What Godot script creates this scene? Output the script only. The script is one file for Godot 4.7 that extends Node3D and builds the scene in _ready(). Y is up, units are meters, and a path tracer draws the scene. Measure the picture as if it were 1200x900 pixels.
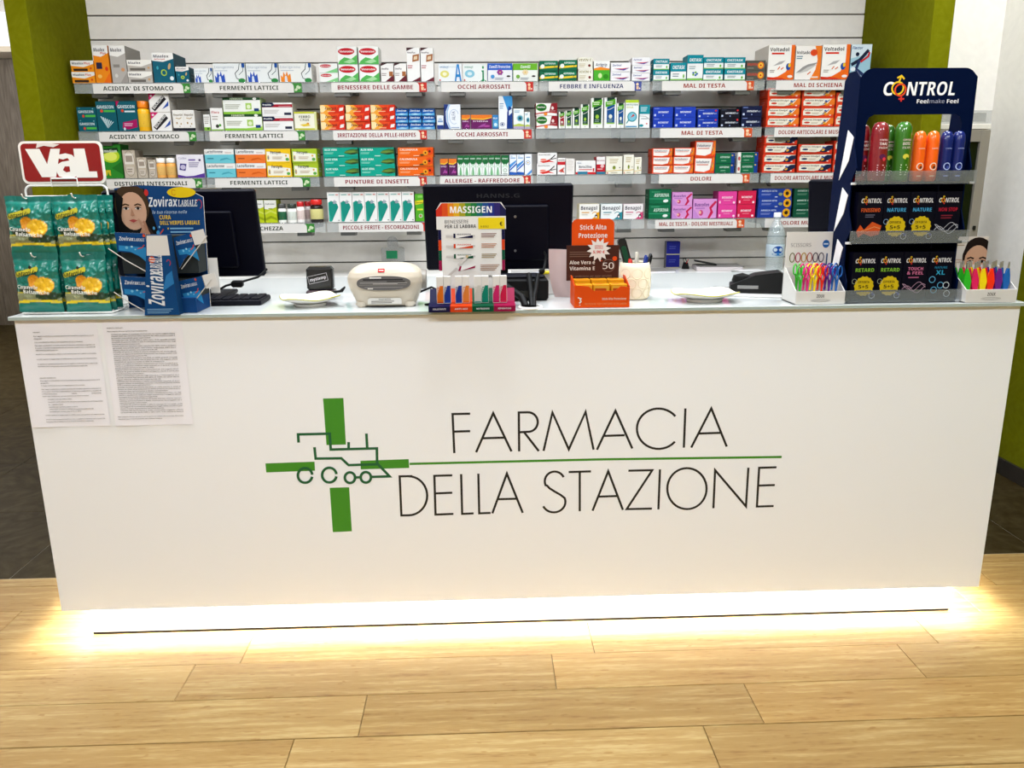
extends Node3D
# A pharmacy service counter in front of a slatted wall of medicine shelves.

const T := 0.9655            # top of the counter glass
const SHELF_Y := [1.6953, 1.5097, 1.3241, 1.1366]
const SHELVES := [
	[0, -1.744, -1.252, -1.670, -1.313, -1.286, "ACIDITA' DI STOMACO", "g", "upper stomach acidity shelf"],
	[0, -1.265, -0.775, -1.229, -0.872, -0.840, "FERMENTI LATTICI", "g", "top ferments shelf"],
	[0, -0.768, -0.302, -0.720, -0.366, -0.335, "BENESSERE DELLE GAMBE", "r", "leg wellness shelf"],
	[0, -0.290, 0.118, -0.276, 0.071, 0.099, "OCCHI ARROSSATI", "r", "top red eyes shelf"],
	[0, 0.124, 0.579, 0.162, 0.516, 0.544, "FEBBRE E INFLUENZA", "b", "fever and flu shelf"],
	[0, 0.590, 1.057, 0.629, 0.982, 1.011, "MAL DI TESTA", "o", "top headache shelf"],
	[0, 1.064, 1.497, 1.103, 1.457, 1.489, "MAL DI SCHIENA", "o", "back pain shelf"],
	[1, -1.753, -1.250, -1.671, -1.310, -1.281, "ACIDITA' DI STOMACO", "g", "lower stomach acidity shelf"],
	[1, -1.247, -0.784, -1.226, -0.867, -0.840, "FERMENTI LATTICI", "g", "second ferments shelf"],
	[1, -0.774, -0.304, -0.725, -0.369, -0.341, "IRRITAZIONE DELLA PELLE-HERPES", "r", "skin irritation shelf"],
	[1, -0.299, 0.102, -0.286, 0.060, 0.092, "OCCHI ARROSSATI", "r", "second red eyes shelf"],
	[1, 0.109, 0.586, 0.000, 0.000, 0.000, "", "", "unsigned cough shelf"],
	[1, 0.593, 1.056, 0.628, 0.982, 1.016, "MAL DI TESTA", "o", "second headache shelf"],
	[1, 1.070, 1.490, 1.110, 1.468, 1.501, "DOLORI ARTICOLARI E MUSCOLARI", "o", "upper joint pain shelf"],
	[2, -1.682, -1.261, -1.665, -1.304, -1.276, "DISTURBI INTESTINALI", "g", "intestinal disorders shelf"],
	[2, -1.257, -0.793, -1.222, -0.863, -0.832, "FERMENTI LATTICI", "g", "third ferments shelf"],
	[2, -0.775, -0.312, -0.733, -0.376, -0.348, "PUNTURE DI INSETTI", "r", "insect bites shelf"],
	[2, -0.296, 0.098, -0.291, 0.059, 0.088, "ALLERGIE - RAFFREDDORE", "r", "allergy and cold shelf"],
	[2, 0.113, 0.574, 0.000, 0.000, 0.000, "", "", "unsigned sore throat shelf"],
	[2, 0.596, 1.058, 0.630, 0.988, 1.017, "DOLORI", "o", "plain pain shelf"],
	[2, 1.065, 1.487, 1.107, 1.465, 1.498, "DOLORI ARTICOLARI E MUSCOLARI", "o", "lower joint pain shelf"],
	[3, -1.257, -0.781, -1.218, -0.859, -0.827, "STITICHEZZA", "g", "bottom constipation shelf"],
	[3, -0.774, -0.325, -0.725, -0.369, -0.343, "PICCOLE FERITE - ESCORIAZIONI", "r", "small wounds shelf"],
	[3, 0.120, 0.574, 0.000, 0.000, 0.000, "", "", "unsigned throat lozenge shelf"],
	[3, 0.587, 1.055, 0.620, 0.974, 1.007, "MAL DI TESTA - DOLORI MESTRUALI", "o", "menstrual pain shelf"],
	[3, 1.059, 1.472, 1.096, 1.453, 1.487, "DOLORI MUSCOLARI", "o", "bottom muscle pain shelf"],
]
const PRODUCTS := [
	["upper stomach acidity shelf", "maalox_p", "orange and white antacid carton", -1.755, 0.091, 0.0430, 2, 1, 0.085],
	["upper stomach acidity shelf", "maalox_to", "tall orange antacid carton", -1.661, 0.061, 0.1419, 1, 1, 0.085],
	["upper stomach acidity shelf", "maalox_tg", "tall grey antacid carton", -1.597, 0.063, 0.1417, 1, 1, 0.150],
	["upper stomach acidity shelf", "maalox_g", "grey and white antacid carton", -1.532, 0.098, 0.0437, 2, 1, 0.085],
	["upper stomach acidity shelf", "maalox_t", "teal and white antacid carton", -1.431, 0.085, 0.1142, 1, 1, 0.150],
	["upper stomach acidity shelf", "maalox_t", "small teal antacid carton", -1.343, 0.054, 0.0612, 1, 1, 0.120],
	["top ferments shelf", "entero_b", "short white and blue ferments carton", -1.270, 0.074, 0.0560, 1, 1, 0.085],
	["top ferments shelf", "entero_b", "white ferments carton with blue corner", -1.194, 0.129, 0.0733, 1, 1, 0.100],
	["top ferments shelf", "entero_b2", "second white ferments carton with blue corner", -1.062, 0.128, 0.0728, 1, 1, 0.100],
	["top ferments shelf", "entero_o", "white ferments carton with orange corner", -0.930, 0.132, 0.0724, 1, 1, 0.100],
	["leg wellness shelf", "veno_s", "small white carton with red oval", -0.770, 0.076, 0.0359, 2, 1, 0.085],
	["leg wellness shelf", "veno", "white and green carton with red oval", -0.691, 0.080, 0.0675, 2, 1, 0.085],
	["leg wellness shelf", "veno", "white and green carton with red oval in second stack", -0.607, 0.082, 0.0673, 2, 1, 0.085],
	["leg wellness shelf", "flebo_s", "squat white carton with brown corner", -0.521, 0.053, 0.0710, 1, 1, 0.085],
	["leg wellness shelf", "flebo_s", "second squat white carton with brown corner", -0.466, 0.050, 0.0708, 1, 1, 0.085],
	["leg wellness shelf", "flebo", "tall white carton with brown picture", -0.414, 0.054, 0.1300, 1, 1, 0.085],
	["leg wellness shelf", "flebo", "second tall white carton with brown picture", -0.358, 0.053, 0.1298, 1, 1, 0.085],
	["top red eyes shelf", "imid_a", "white carton with large blue letter A", -0.287, 0.097, 0.0688, 1, 1, 0.085],
	["top red eyes shelf", "imid_i", "white carton with large green letter i", -0.187, 0.097, 0.0684, 1, 1, 0.085],
	["top red eyes shelf", "fuill_b", "blue topped eye drops carton with flower", -0.087, 0.102, 0.0693, 1, 1, 0.085],
	["top red eyes shelf", "fuill_g", "green topped eye drops carton with flowers", 0.017, 0.101, 0.0690, 1, 1, 0.085],
	["fever and flu shelf", "asp_c", "green carton with yellow band", 0.126, 0.076, 0.0392, 2, 1, 0.085],
	["fever and flu shelf", "asp_c", "green carton with yellow band in second stack", 0.205, 0.074, 0.0407, 2, 1, 0.085],
	["fever and flu shelf", "vivin", "white carton with olive lettering", 0.283, 0.062, 0.0454, 2, 1, 0.085],
	["fever and flu shelf", "actigrip", "white carton with green lower half", 0.348, 0.067, 0.0776, 1, 1, 0.085],
	["fever and flu shelf", "zerinol", "white carton with red and blue swoosh", 0.417, 0.083, 0.0354, 2, 1, 0.085],
	["fever and flu shelf", "zerinol", "white carton with red-blue swoosh in taller stack", 0.505, 0.077, 0.0300, 3, 1, 0.085],
	["top headache shelf", "oki", "teal and white headache carton", 0.594, 0.066, 0.0423, 2, 1, 0.085],
	["top headache shelf", "oki", "single teal and white headache carton", 0.665, 0.066, 0.0690, 1, 1, 0.085],
	["top headache shelf", "oki_t", "tall teal and white carton with flower", 0.734, 0.067, 0.0992, 1, 1, 0.085],
	["top headache shelf", "oki", "wide teal and white carton", 0.803, 0.083, 0.0449, 2, 1, 0.085],
	["top headache shelf", "oki", "wide teal and white carton in last stack", 0.889, 0.088, 0.0447, 2, 1, 0.085],
	["top headache shelf", "brufen", "dark grey carton with orange target", 0.980, 0.081, 0.0385, 2, 1, 0.085],
	["back pain shelf", "voltadol", "tall white plaster carton with orange edge", 1.069, 0.111, 0.1362, 1, 1, 0.170],
	["back pain shelf", "voltadol_f", "white plaster carton with grey patch picture", 1.183, 0.108, 0.1323, 1, 1, 0.100],
	["back pain shelf", "voltadol", "second tall white plaster carton with orange edge", 1.293, 0.116, 0.1375, 1, 1, 0.120],
	["back pain shelf", "dicloreum", "pale blue carton with running figure", 1.413, 0.086, 0.1372, 1, 1, 0.085],
	["lower stomach acidity shelf", "gavi", "small dark teal carton", -1.757, 0.077, 0.0476, 2, 1, 0.085],
	["lower stomach acidity shelf", "gavi_a", "dark teal carton with white burst", -1.678, 0.080, 0.1173, 1, 1, 0.085],
	["lower stomach acidity shelf", "gavi_b", "dark teal carton with magenta patch", -1.596, 0.082, 0.1182, 1, 1, 0.085],
	["lower stomach acidity shelf", "biocheta", "white carton with magenta corner and black slanted band", -1.462, 0.082, 0.0734, 2, 1, 0.085],
	["lower stomach acidity shelf", "riopan", "white carton with drops and black foot", -1.375, 0.090, 0.0822, 1, 1, 0.085],
	["second ferments shelf", "tub_w", "tiny white carton with green foot", -1.250, 0.027, 0.0638, 1, 1, 0.085],
	["second ferments shelf", "tub_w2", "small white carton with red lettering", -1.221, 0.051, 0.0887, 1, 1, 0.085],
	["second ferments shelf", "yovis", "white and green carton", -1.168, 0.154, 0.0644, 2, 1, 0.085],
	["second ferments shelf", "prolife", "white carton with dark red band", -1.011, 0.124, 0.0542, 2, 1, 0.085],
	["second ferments shelf", "yellowg", "cream carton with yellow green frame", -0.883, 0.092, 0.0721, 1, 1, 0.085],
	["skin irritation shelf", "foille", "red and orange cream carton", -0.774, 0.099, 0.0328, 3, 1, 0.085],
	["skin irritation shelf", "foille", "red and orange cream carton in middle stack", -0.672, 0.100, 0.0326, 3, 1, 0.085],
	["skin irritation shelf", "foille", "red and orange cream carton in last stack", -0.570, 0.100, 0.0324, 3, 1, 0.085],
	["skin irritation shelf", "aciclin", "small glossy blue carton", -0.468, 0.052, 0.0275, 3, 1, 0.085],
	["skin irritation shelf", "aciclin", "small glossy blue carton in middle stack", -0.414, 0.053, 0.0274, 3, 1, 0.085],
	["skin irritation shelf", "aciclin", "small glossy blue carton in last stack", -0.360, 0.053, 0.0273, 3, 1, 0.085],
	["second red eyes shelf", "alfa_s", "tiny white carton with blue foot", -0.299, 0.028, 0.0550, 1, 1, 0.085],
	["second red eyes shelf", "alfa", "white carton with blue curved edge", -0.269, 0.069, 0.0980, 1, 1, 0.085],
	["second red eyes shelf", "iride", "narrow purple carton with orange top", -0.198, 0.037, 0.0564, 1, 1, 0.085],
	["second red eyes shelf", "iride", "wide purple carton with orange top", -0.159, 0.088, 0.0560, 1, 1, 0.085],
	["second red eyes shelf", "collirio", "tiny light blue carton", -0.069, 0.024, 0.0557, 1, 1, 0.085],
	["second red eyes shelf", "opti", "tall white carton with blue base", -0.044, 0.058, 0.1291, 1, 1, 0.085],
	["second red eyes shelf", "eye", "white carton with printed eye", 0.017, 0.045, 0.0799, 1, 1, 0.085],
	["second red eyes shelf", "eye", "narrow white carton with printed eye", 0.063, 0.024, 0.0663, 1, 1, 0.085],
	["unsigned cough shelf", "bisolvon", "white and dark red carton with green badge", 0.111, 0.090, 0.0503, 2, 1, 0.085],
	["unsigned cough shelf", "sedatus_r", "small slim syrup carton with red panel", 0.205, 0.027, 0.0662, 1, 1, 0.085],
	["unsigned cough shelf", "sedatus_g", "second slim syrup carton with dark green panel", 0.233, 0.028, 0.0700, 1, 1, 0.085],
	["unsigned cough shelf", "sedatus_g", "third slim syrup carton with dark green panel", 0.263, 0.032, 0.0786, 1, 1, 0.085],
	["unsigned cough shelf", "sedatus_g", "fourth slim syrup carton with dark green panel", 0.297, 0.036, 0.0951, 1, 1, 0.085],
	["unsigned cough shelf", "sedatus_g", "tallest syrup carton with dark green panel", 0.339, 0.052, 0.1199, 1, 1, 0.085],
	["unsigned cough shelf", "sedatus_b", "tall syrup carton with blue panel", 0.394, 0.052, 0.1213, 1, 1, 0.085],
	["unsigned cough shelf", "sedatus_b", "shorter syrup carton with blue panel", 0.447, 0.033, 0.0990, 1, 1, 0.085],
	["unsigned cough shelf", "fluimu", "white carton with green top and magnifier", 0.482, 0.057, 0.1108, 1, 1, 0.085],
	["unsigned cough shelf", "tealw", "white carton with teal top", 0.542, 0.044, 0.0914, 1, 1, 0.085],
	["second headache shelf", "moment", "bright blue headache carton", 0.598, 0.084, 0.0412, 2, 1, 0.085],
	["second headache shelf", "moment", "bright blue headache carton in second stack", 0.691, 0.090, 0.0414, 2, 1, 0.085],
	["second headache shelf", "moment_s", "deep blue headache carton with red dot", 0.786, 0.088, 0.0369, 2, 1, 0.085],
	["second headache shelf", "moment_k", "black blue headache carton with red dot", 0.882, 0.083, 0.0375, 2, 1, 0.085],
	["second headache shelf", "moment_n", "navy headache carton", 0.971, 0.086, 0.0423, 2, 1, 0.085],
	["upper joint pain shelf", "voltaren", "red and cream gel carton", 1.076, 0.140, 0.0386, 4, 1, 0.100],
	["upper joint pain shelf", "voltaren", "red and cream gel carton in middle stack", 1.223, 0.140, 0.0385, 4, 1, 0.100],
	["upper joint pain shelf", "voltaren", "red and cream gel carton in last stack", 1.367, 0.127, 0.0455, 3, 1, 0.100],
	["intestinal disorders shelf", "imod", "green carton with light yellow glow", -1.686, 0.088, 0.1365, 1, 1, 0.085],
	["intestinal disorders shelf", "sachet", "beige carton with white label", -1.595, 0.052, 0.1128, 1, 1, 0.085],
	["intestinal disorders shelf", "sachet", "smaller beige carton with white label", -1.541, 0.042, 0.0831, 1, 1, 0.085],
	["intestinal disorders shelf", "sachet", "smallest beige carton with white label", -1.497, 0.035, 0.0737, 1, 1, 0.085],
	["intestinal disorders shelf", "codex", "white and purple carton", -1.377, 0.111, 0.0928, 1, 1, 0.085],
	["third ferments shelf", "lacto_b", "light blue and white carton", -1.260, 0.121, 0.0566, 2, 1, 0.085],
	["third ferments shelf", "lacto_o", "orange and white carton", -1.136, 0.123, 0.0561, 2, 1, 0.085],
	["third ferments shelf", "ferz_y", "white and yellow carton", -1.010, 0.103, 0.0569, 2, 1, 0.085],
	["third ferments shelf", "ferz_g", "white and yellow green carton", -0.903, 0.104, 0.0565, 2, 1, 0.085],
	["insect bites shelf", "aloe", "teal gel carton with aloe leaves", -0.773, 0.145, 0.0389, 3, 1, 0.085],
	["insect bites shelf", "aloe", "teal gel carton with aloe leaves in second stack", -0.625, 0.145, 0.0385, 3, 1, 0.085],
	["insect bites shelf", "calend", "orange gel carton with flowers", -0.467, 0.148, 0.0382, 3, 1, 0.085],
	["allergy and cold shelf", "react", "small purple carton with orange top", -0.292, 0.034, 0.0678, 1, 1, 0.085],
	["allergy and cold shelf", "react", "second small purple carton with orange top", -0.256, 0.035, 0.0675, 1, 1, 0.085],
	["allergy and cold shelf", "rino", "slim green and white spray carton", -0.219, 0.182, 0.0804, 1, 7, 0.085],
	["allergy and cold shelf", "rino_o", "slim green and white carton with green ring", -0.035, 0.032, 0.0796, 1, 1, 0.085],
	["allergy and cold shelf", "vicks", "slim white carton with blue slanted stripes", -0.001, 0.031, 0.0828, 1, 1, 0.085],
	["allergy and cold shelf", "vicks", "second slim white carton with blue slanted stripes", 0.030, 0.031, 0.0826, 1, 1, 0.085],
	["allergy and cold shelf", "vicks_o", "slim white carton with blue ring", 0.063, 0.031, 0.0847, 1, 1, 0.085],
	["unsigned sore throat shelf", "bronch", "white carton with red bird shape", 0.116, 0.083, 0.0445, 2, 1, 0.085],
	["unsigned sore throat shelf", "bronch_s", "slim white carton with red band", 0.201, 0.034, 0.0675, 1, 1, 0.085],
	["unsigned sore throat shelf", "plain_w", "slim plain white carton", 0.237, 0.038, 0.0651, 1, 1, 0.085],
	["unsigned sore throat shelf", "borocil", "wide white carton with red and blue foot", 0.278, 0.085, 0.0563, 1, 1, 0.085],
	["unsigned sore throat shelf", "borocil_s", "white and red carton with blue foot", 0.366, 0.038, 0.0717, 1, 1, 0.085],
	["unsigned sore throat shelf", "herbal", "ivory carton with green berry", 0.406, 0.071, 0.0727, 1, 1, 0.085],
	["unsigned sore throat shelf", "herbal", "tall slim ivory carton with green berry", 0.480, 0.045, 0.0791, 1, 1, 0.085],
	["unsigned sore throat shelf", "herbal", "short slim ivory carton with green berry", 0.526, 0.032, 0.0685, 1, 1, 0.085],
	["plain pain shelf", "voltadv", "red and white tablet carton", 0.602, 0.087, 0.0344, 3, 1, 0.085],
	["plain pain shelf", "voltadv", "red and white tablet carton in second stack", 0.691, 0.088, 0.0350, 3, 1, 0.085],
	["plain pain shelf", "voltadv", "larger red and white tablet carton", 0.781, 0.088, 0.0663, 2, 1, 0.085],
	["plain pain shelf", "dkgreen", "dark green and blue carton", 0.871, 0.083, 0.0406, 2, 1, 0.085],
	["plain pain shelf", "dkgreen2", "dark green and blue carton with white flap", 0.965, 0.089, 0.0422, 2, 1, 0.085],
	["lower joint pain shelf", "voltaren2", "red cream and navy gel carton", 1.074, 0.142, 0.0382, 4, 1, 0.100],
	["lower joint pain shelf", "voltaren2", "red cream and navy gel carton in middle stack", 1.223, 0.148, 0.0386, 3, 1, 0.100],
	["lower joint pain shelf", "voltaren2", "red cream and navy gel carton in last stack", 1.377, 0.114, 0.0432, 3, 1, 0.100],
	["bottom constipation shelf", "dulco", "yellow green and white carton", -1.087, 0.051, 0.0942, 1, 1, 0.085],
	["bottom constipation shelf", "dulco", "second yellow green and white carton", -1.034, 0.051, 0.0937, 1, 1, 0.085],
	["small wounds shelf", "cerotti", "white and teal plaster carton", -0.770, 0.365, 0.1230, 1, 7, 0.085],
	["small wounds shelf", "greenbox", "bright green and yellow carton", -0.402, 0.041, 0.1141, 1, 1, 0.085],
	["unsigned throat lozenge shelf", "benagol_y", "white lozenge carton with yellow swirl", 0.295, 0.088, 0.0651, 1, 1, 0.085],
	["unsigned throat lozenge shelf", "benagol_t", "white lozenge carton with teal swirl", 0.388, 0.093, 0.0641, 1, 1, 0.085],
	["unsigned throat lozenge shelf", "benagol_p", "white lozenge carton with pink swirl", 0.485, 0.086, 0.0632, 1, 1, 0.085],
	["menstrual pain shelf", "asp_g", "dark green tablet carton", 0.595, 0.095, 0.0621, 2, 1, 0.085],
	["menstrual pain shelf", "busco", "pink and lilac carton with flower", 0.693, 0.089, 0.0555, 2, 1, 0.085],
	["menstrual pain shelf", "busco", "wide pink carton with flower", 0.785, 0.104, 0.0816, 1, 1, 0.085],
	["menstrual pain shelf", "moment_p", "hot pink carton", 0.893, 0.081, 0.0563, 2, 1, 0.085],
	["menstrual pain shelf", "moment_r", "crimson carton", 0.976, 0.080, 0.0569, 2, 1, 0.085],
	["bottom muscle pain shelf", "arnica_b", "navy gel carton with sunflower", 1.065, 0.147, 0.0405, 3, 1, 0.085],
	["bottom muscle pain shelf", "arnica_g", "dark green gel carton with sunflower", 1.220, 0.147, 0.0404, 3, 1, 0.085],
]
const LETTERS := [
	[[-0.2103, 0.5581, -0.2121, 0.6730, -0.1631, 0.6731], [-0.2111, 0.6217, -0.1642, 0.6222]],
	[[-0.1487, 0.5593, -0.0989, 0.6733, -0.0489, 0.5597], [-0.1287, 0.6004, -0.0687, 0.6011]],
	[[-0.0271, 0.5592, -0.0273, 0.6739, -0.0035, 0.6739, -0.0011, 0.6738, 0.0036, 0.6733, 0.0081, 0.6720, 0.0123, 0.6698, 0.0161, 0.6669, 0.0194, 0.6633, 0.0221, 0.6592, 0.0241, 0.6547, 0.0253, 0.6499, 0.0257, 0.6449, 0.0253, 0.6400, 0.0240, 0.6352, 0.0221, 0.6307, 0.0194, 0.6267, 0.0160, 0.6232, 0.0122, 0.6204, 0.0079, 0.6184, 0.0034, 0.6172, -0.0013, 0.6169, -0.0263, 0.6159], [-0.0133, 0.6166, 0.0285, 0.5590]],
	[[0.0421, 0.5592, 0.0668, 0.6720, 0.1138, 0.5623, 0.1599, 0.6722, 0.1843, 0.5597]],
	[[0.1940, 0.5595, 0.2440, 0.6735, 0.2949, 0.5609], [0.2146, 0.6003, 0.2719, 0.6011]],
	[[0.4143, 0.6540, 0.4072, 0.6613, 0.3991, 0.6674, 0.3901, 0.6721, 0.3806, 0.6755, 0.3707, 0.6773, 0.3607, 0.6776, 0.3509, 0.6762, 0.3415, 0.6733, 0.3329, 0.6690, 0.3251, 0.6633, 0.3185, 0.6564, 0.3132, 0.6484, 0.3093, 0.6397, 0.3070, 0.6303, 0.3063, 0.6207, 0.3072, 0.6109, 0.3098, 0.6013, 0.3139, 0.5921, 0.3195, 0.5837, 0.3264, 0.5761, 0.3344, 0.5697, 0.3433, 0.5646, 0.3528, 0.5609, 0.3628, 0.5588, 0.3729, 0.5583, 0.3829, 0.5594, 0.3925, 0.5621, 0.4013, 0.5664, 0.4093, 0.5720, 0.4161, 0.5789]],
	[[0.4418, 0.6767, 0.4426, 0.5603]],
	[[0.4637, 0.5599, 0.5155, 0.6752, 0.5659, 0.5608], [0.4837, 0.6018, 0.5473, 0.6025]],
	[[-0.3669, 0.3727, -0.3667, 0.4920, -0.3387, 0.4919, -0.3393, 0.4914, -0.3321, 0.4904, -0.3252, 0.4882, -0.3185, 0.4850, -0.3124, 0.4808, -0.3068, 0.4756, -0.3020, 0.4695, -0.2979, 0.4628, -0.2948, 0.4554, -0.2925, 0.4476, -0.2913, 0.4395, -0.2911, 0.4312, -0.2919, 0.4229, -0.2937, 0.4149, -0.2965, 0.4071, -0.3002, 0.3998, -0.3047, 0.3932, -0.3101, 0.3873, -0.3160, 0.3823, -0.3226, 0.3782, -0.3295, 0.3753, -0.3367, 0.3734, -0.3441, 0.3727, -0.3669, 0.3727]],
	[[-0.2179, 0.4917, -0.2687, 0.4913, -0.2691, 0.3729, -0.2176, 0.3737], [-0.2690, 0.4380, -0.2193, 0.4389]],
	[[-0.1926, 0.4948, -0.1926, 0.3731, -0.1597, 0.3739]],
	[[-0.1437, 0.4952, -0.1435, 0.3735, -0.1106, 0.3742]],
	[[-0.1057, 0.3725, -0.0626, 0.4933, -0.0180, 0.3719], [-0.0889, 0.4159, -0.0339, 0.4161]],
	[[0.0997, 0.4788, 0.0963, 0.4845, 0.0919, 0.4893, 0.0865, 0.4930, 0.0806, 0.4954, 0.0743, 0.4964, 0.0680, 0.4959, 0.0620, 0.4940, 0.0566, 0.4907, 0.0521, 0.4863, 0.0486, 0.4808, 0.0464, 0.4747, 0.0456, 0.4682, 0.0462, 0.4616, 0.0481, 0.4552, 0.0520, 0.4544, 0.0594, 0.4459, 0.0741, 0.4356, 0.0914, 0.4247, 0.1032, 0.4146, 0.1049, 0.4085, 0.1053, 0.4023, 0.1046, 0.3961, 0.1026, 0.3902, 0.0995, 0.3848, 0.0954, 0.3801, 0.0905, 0.3763, 0.0848, 0.3735, 0.0787, 0.3718, 0.0723, 0.3713, 0.0659, 0.3720, 0.0598, 0.3738, 0.0540, 0.3768, 0.0489, 0.3807, 0.0447, 0.3855, 0.0414, 0.3910]],
	[[0.1139, 0.4940, 0.1780, 0.4946], [0.1457, 0.4943, 0.1472, 0.3731]],
	[[0.1844, 0.3733, 0.2275, 0.4940, 0.2728, 0.3738], [0.2015, 0.4168, 0.2569, 0.4175]],
	[[0.2855, 0.4942, 0.3543, 0.4942, 0.2837, 0.3761, 0.3575, 0.3759]],
	[[0.3764, 0.4963, 0.3765, 0.3728]],
	[[0.5144, 0.4341, 0.5132, 0.4440, 0.5106, 0.4536, 0.5067, 0.4628, 0.5016, 0.4714, 0.4954, 0.4790, 0.4883, 0.4855, 0.4804, 0.4908, 0.4720, 0.4947, 0.4632, 0.4972, 0.4543, 0.4982, 0.4454, 0.4976, 0.4368, 0.4955, 0.4288, 0.4920, 0.4214, 0.4870, 0.4149, 0.4808, 0.4094, 0.4735, 0.4050, 0.4652, 0.4020, 0.4562, 0.4003, 0.4466, 0.4000, 0.4368, 0.4011, 0.4269, 0.4035, 0.4172, 0.4073, 0.4079, 0.4124, 0.3992, 0.4185, 0.3915, 0.4257, 0.3848, 0.4336, 0.3794, 0.4421, 0.3754, 0.4510, 0.3728, 0.4600, 0.3718, 0.4690, 0.3724, 0.4777, 0.3745, 0.4859, 0.3781, 0.4933, 0.3832, 0.4999, 0.3895, 0.5053, 0.3970, 0.5096, 0.4054, 0.5126, 0.4145, 0.5142, 0.4242, 0.5144, 0.4341]],
	[[0.5376, 0.3725, 0.5363, 0.4901, 0.6333, 0.3761, 0.6326, 0.4957]],
	[[0.7147, 0.4949, 0.6640, 0.4945, 0.6656, 0.3747, 0.7149, 0.3751], [0.6637, 0.4400, 0.7137, 0.4404]],
]
const CROSS_BARS := [[-0.5670, 0.7246, -0.5113, 0.7250, -0.5123, 0.5899, -0.5664, 0.5895], [-0.7399, 0.5393, -0.6029, 0.5413, -0.6033, 0.5144, -0.7397, 0.5123], [-0.4746, 0.5410, -0.3391, 0.5431, -0.3387, 0.5166, -0.4751, 0.5155], [-0.5656, 0.4621, -0.5108, 0.4624, -0.5108, 0.3271, -0.5656, 0.3259]]
const TRAIN_LINES := [[-0.6429, 0.5986, -0.6426, 0.6226, -0.5553, 0.6228, -0.5554, 0.5762, -0.4269, 0.5769, -0.4282, 0.5324, -0.3951, 0.4927, -0.4466, 0.4923], [-0.6000, 0.5842, -0.5990, 0.5504, -0.5276, 0.5498, -0.5083, 0.5290, -0.4283, 0.5298], [-0.5043, 0.5972, -0.5055, 0.5771], [-0.4537, 0.6212, -0.4535, 0.5785], [-0.4903, 0.4918, -0.4773, 0.4920], [-0.6119, 0.5030, -0.6124, 0.5077, -0.6139, 0.5120, -0.6162, 0.5158, -0.6192, 0.5189, -0.6228, 0.5213, -0.6268, 0.5227, -0.6311, 0.5231, -0.6354, 0.5226, -0.6395, 0.5210, -0.6433, 0.5186, -0.6465, 0.5153, -0.6491, 0.5114, -0.6510, 0.5071, -0.6519, 0.5024, -0.6519, 0.4977, -0.6511, 0.4932, -0.6493, 0.4890, -0.6467, 0.4854, -0.6435, 0.4825, -0.6397, 0.4804, -0.6356, 0.4794, -0.6313, 0.4793, -0.6271, 0.4802, -0.6230, 0.4821, -0.6194, 0.4848, -0.6163, 0.4883, -0.6140, 0.4924, -0.6125, 0.4969], [-0.5440, 0.5033, -0.5448, 0.5078, -0.5464, 0.5121, -0.5488, 0.5158, -0.5520, 0.5188, -0.5556, 0.5210, -0.5597, 0.5223, -0.5639, 0.5226, -0.5682, 0.5219, -0.5722, 0.5203, -0.5759, 0.5178, -0.5791, 0.5145, -0.5816, 0.5105, -0.5833, 0.5061, -0.5841, 0.5015, -0.5841, 0.4969, -0.5831, 0.4924, -0.5812, 0.4882, -0.5786, 0.4847, -0.5754, 0.4818, -0.5716, 0.4798, -0.5674, 0.4788, -0.5631, 0.4787, -0.5589, 0.4797, -0.5549, 0.4816, -0.5513, 0.4843, -0.5483, 0.4878, -0.5460, 0.4919, -0.5446, 0.4964], [-0.4923, 0.4913, -0.4925, 0.4955, -0.4937, 0.4993, -0.4958, 0.5027, -0.4987, 0.5053, -0.5020, 0.5069, -0.5057, 0.5075, -0.5095, 0.5071, -0.5130, 0.5056, -0.5161, 0.5031, -0.5186, 0.4999, -0.5203, 0.4961, -0.5210, 0.4920, -0.5208, 0.4879, -0.5196, 0.4840, -0.5175, 0.4806, -0.5146, 0.4780, -0.5113, 0.4764, -0.5076, 0.4757, -0.5038, 0.4762, -0.5002, 0.4777, -0.4971, 0.4802, -0.4946, 0.4834, -0.4930, 0.4872, -0.4923, 0.4913], [-0.4476, 0.4913, -0.4479, 0.4955, -0.4491, 0.4993, -0.4512, 0.5027, -0.4541, 0.5053, -0.4574, 0.5069, -0.4611, 0.5076, -0.4649, 0.5071, -0.4684, 0.5056, -0.4715, 0.5031, -0.4740, 0.4999, -0.4757, 0.4961, -0.4764, 0.4920, -0.4761, 0.4879, -0.4749, 0.4840, -0.4728, 0.4806, -0.4699, 0.4780, -0.4665, 0.4764, -0.4628, 0.4757, -0.4591, 0.4762, -0.4555, 0.4777, -0.4524, 0.4802, -0.4499, 0.4834, -0.4483, 0.4872, -0.4476, 0.4913]]
const RULE_LINE := [-0.3372, 0.5288, 0.1955, 0.5303, 0.7273, 0.5261]

var M := {}
var taken := {}
var glyphs := {}
var fonts := {}
var meshes := {}
var rng := RandomNumberGenerator.new()

static func lin(hex) -> Color:
	return (hex as Color) if hex is Color else Color(hex as String).srgb_to_linear()

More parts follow.
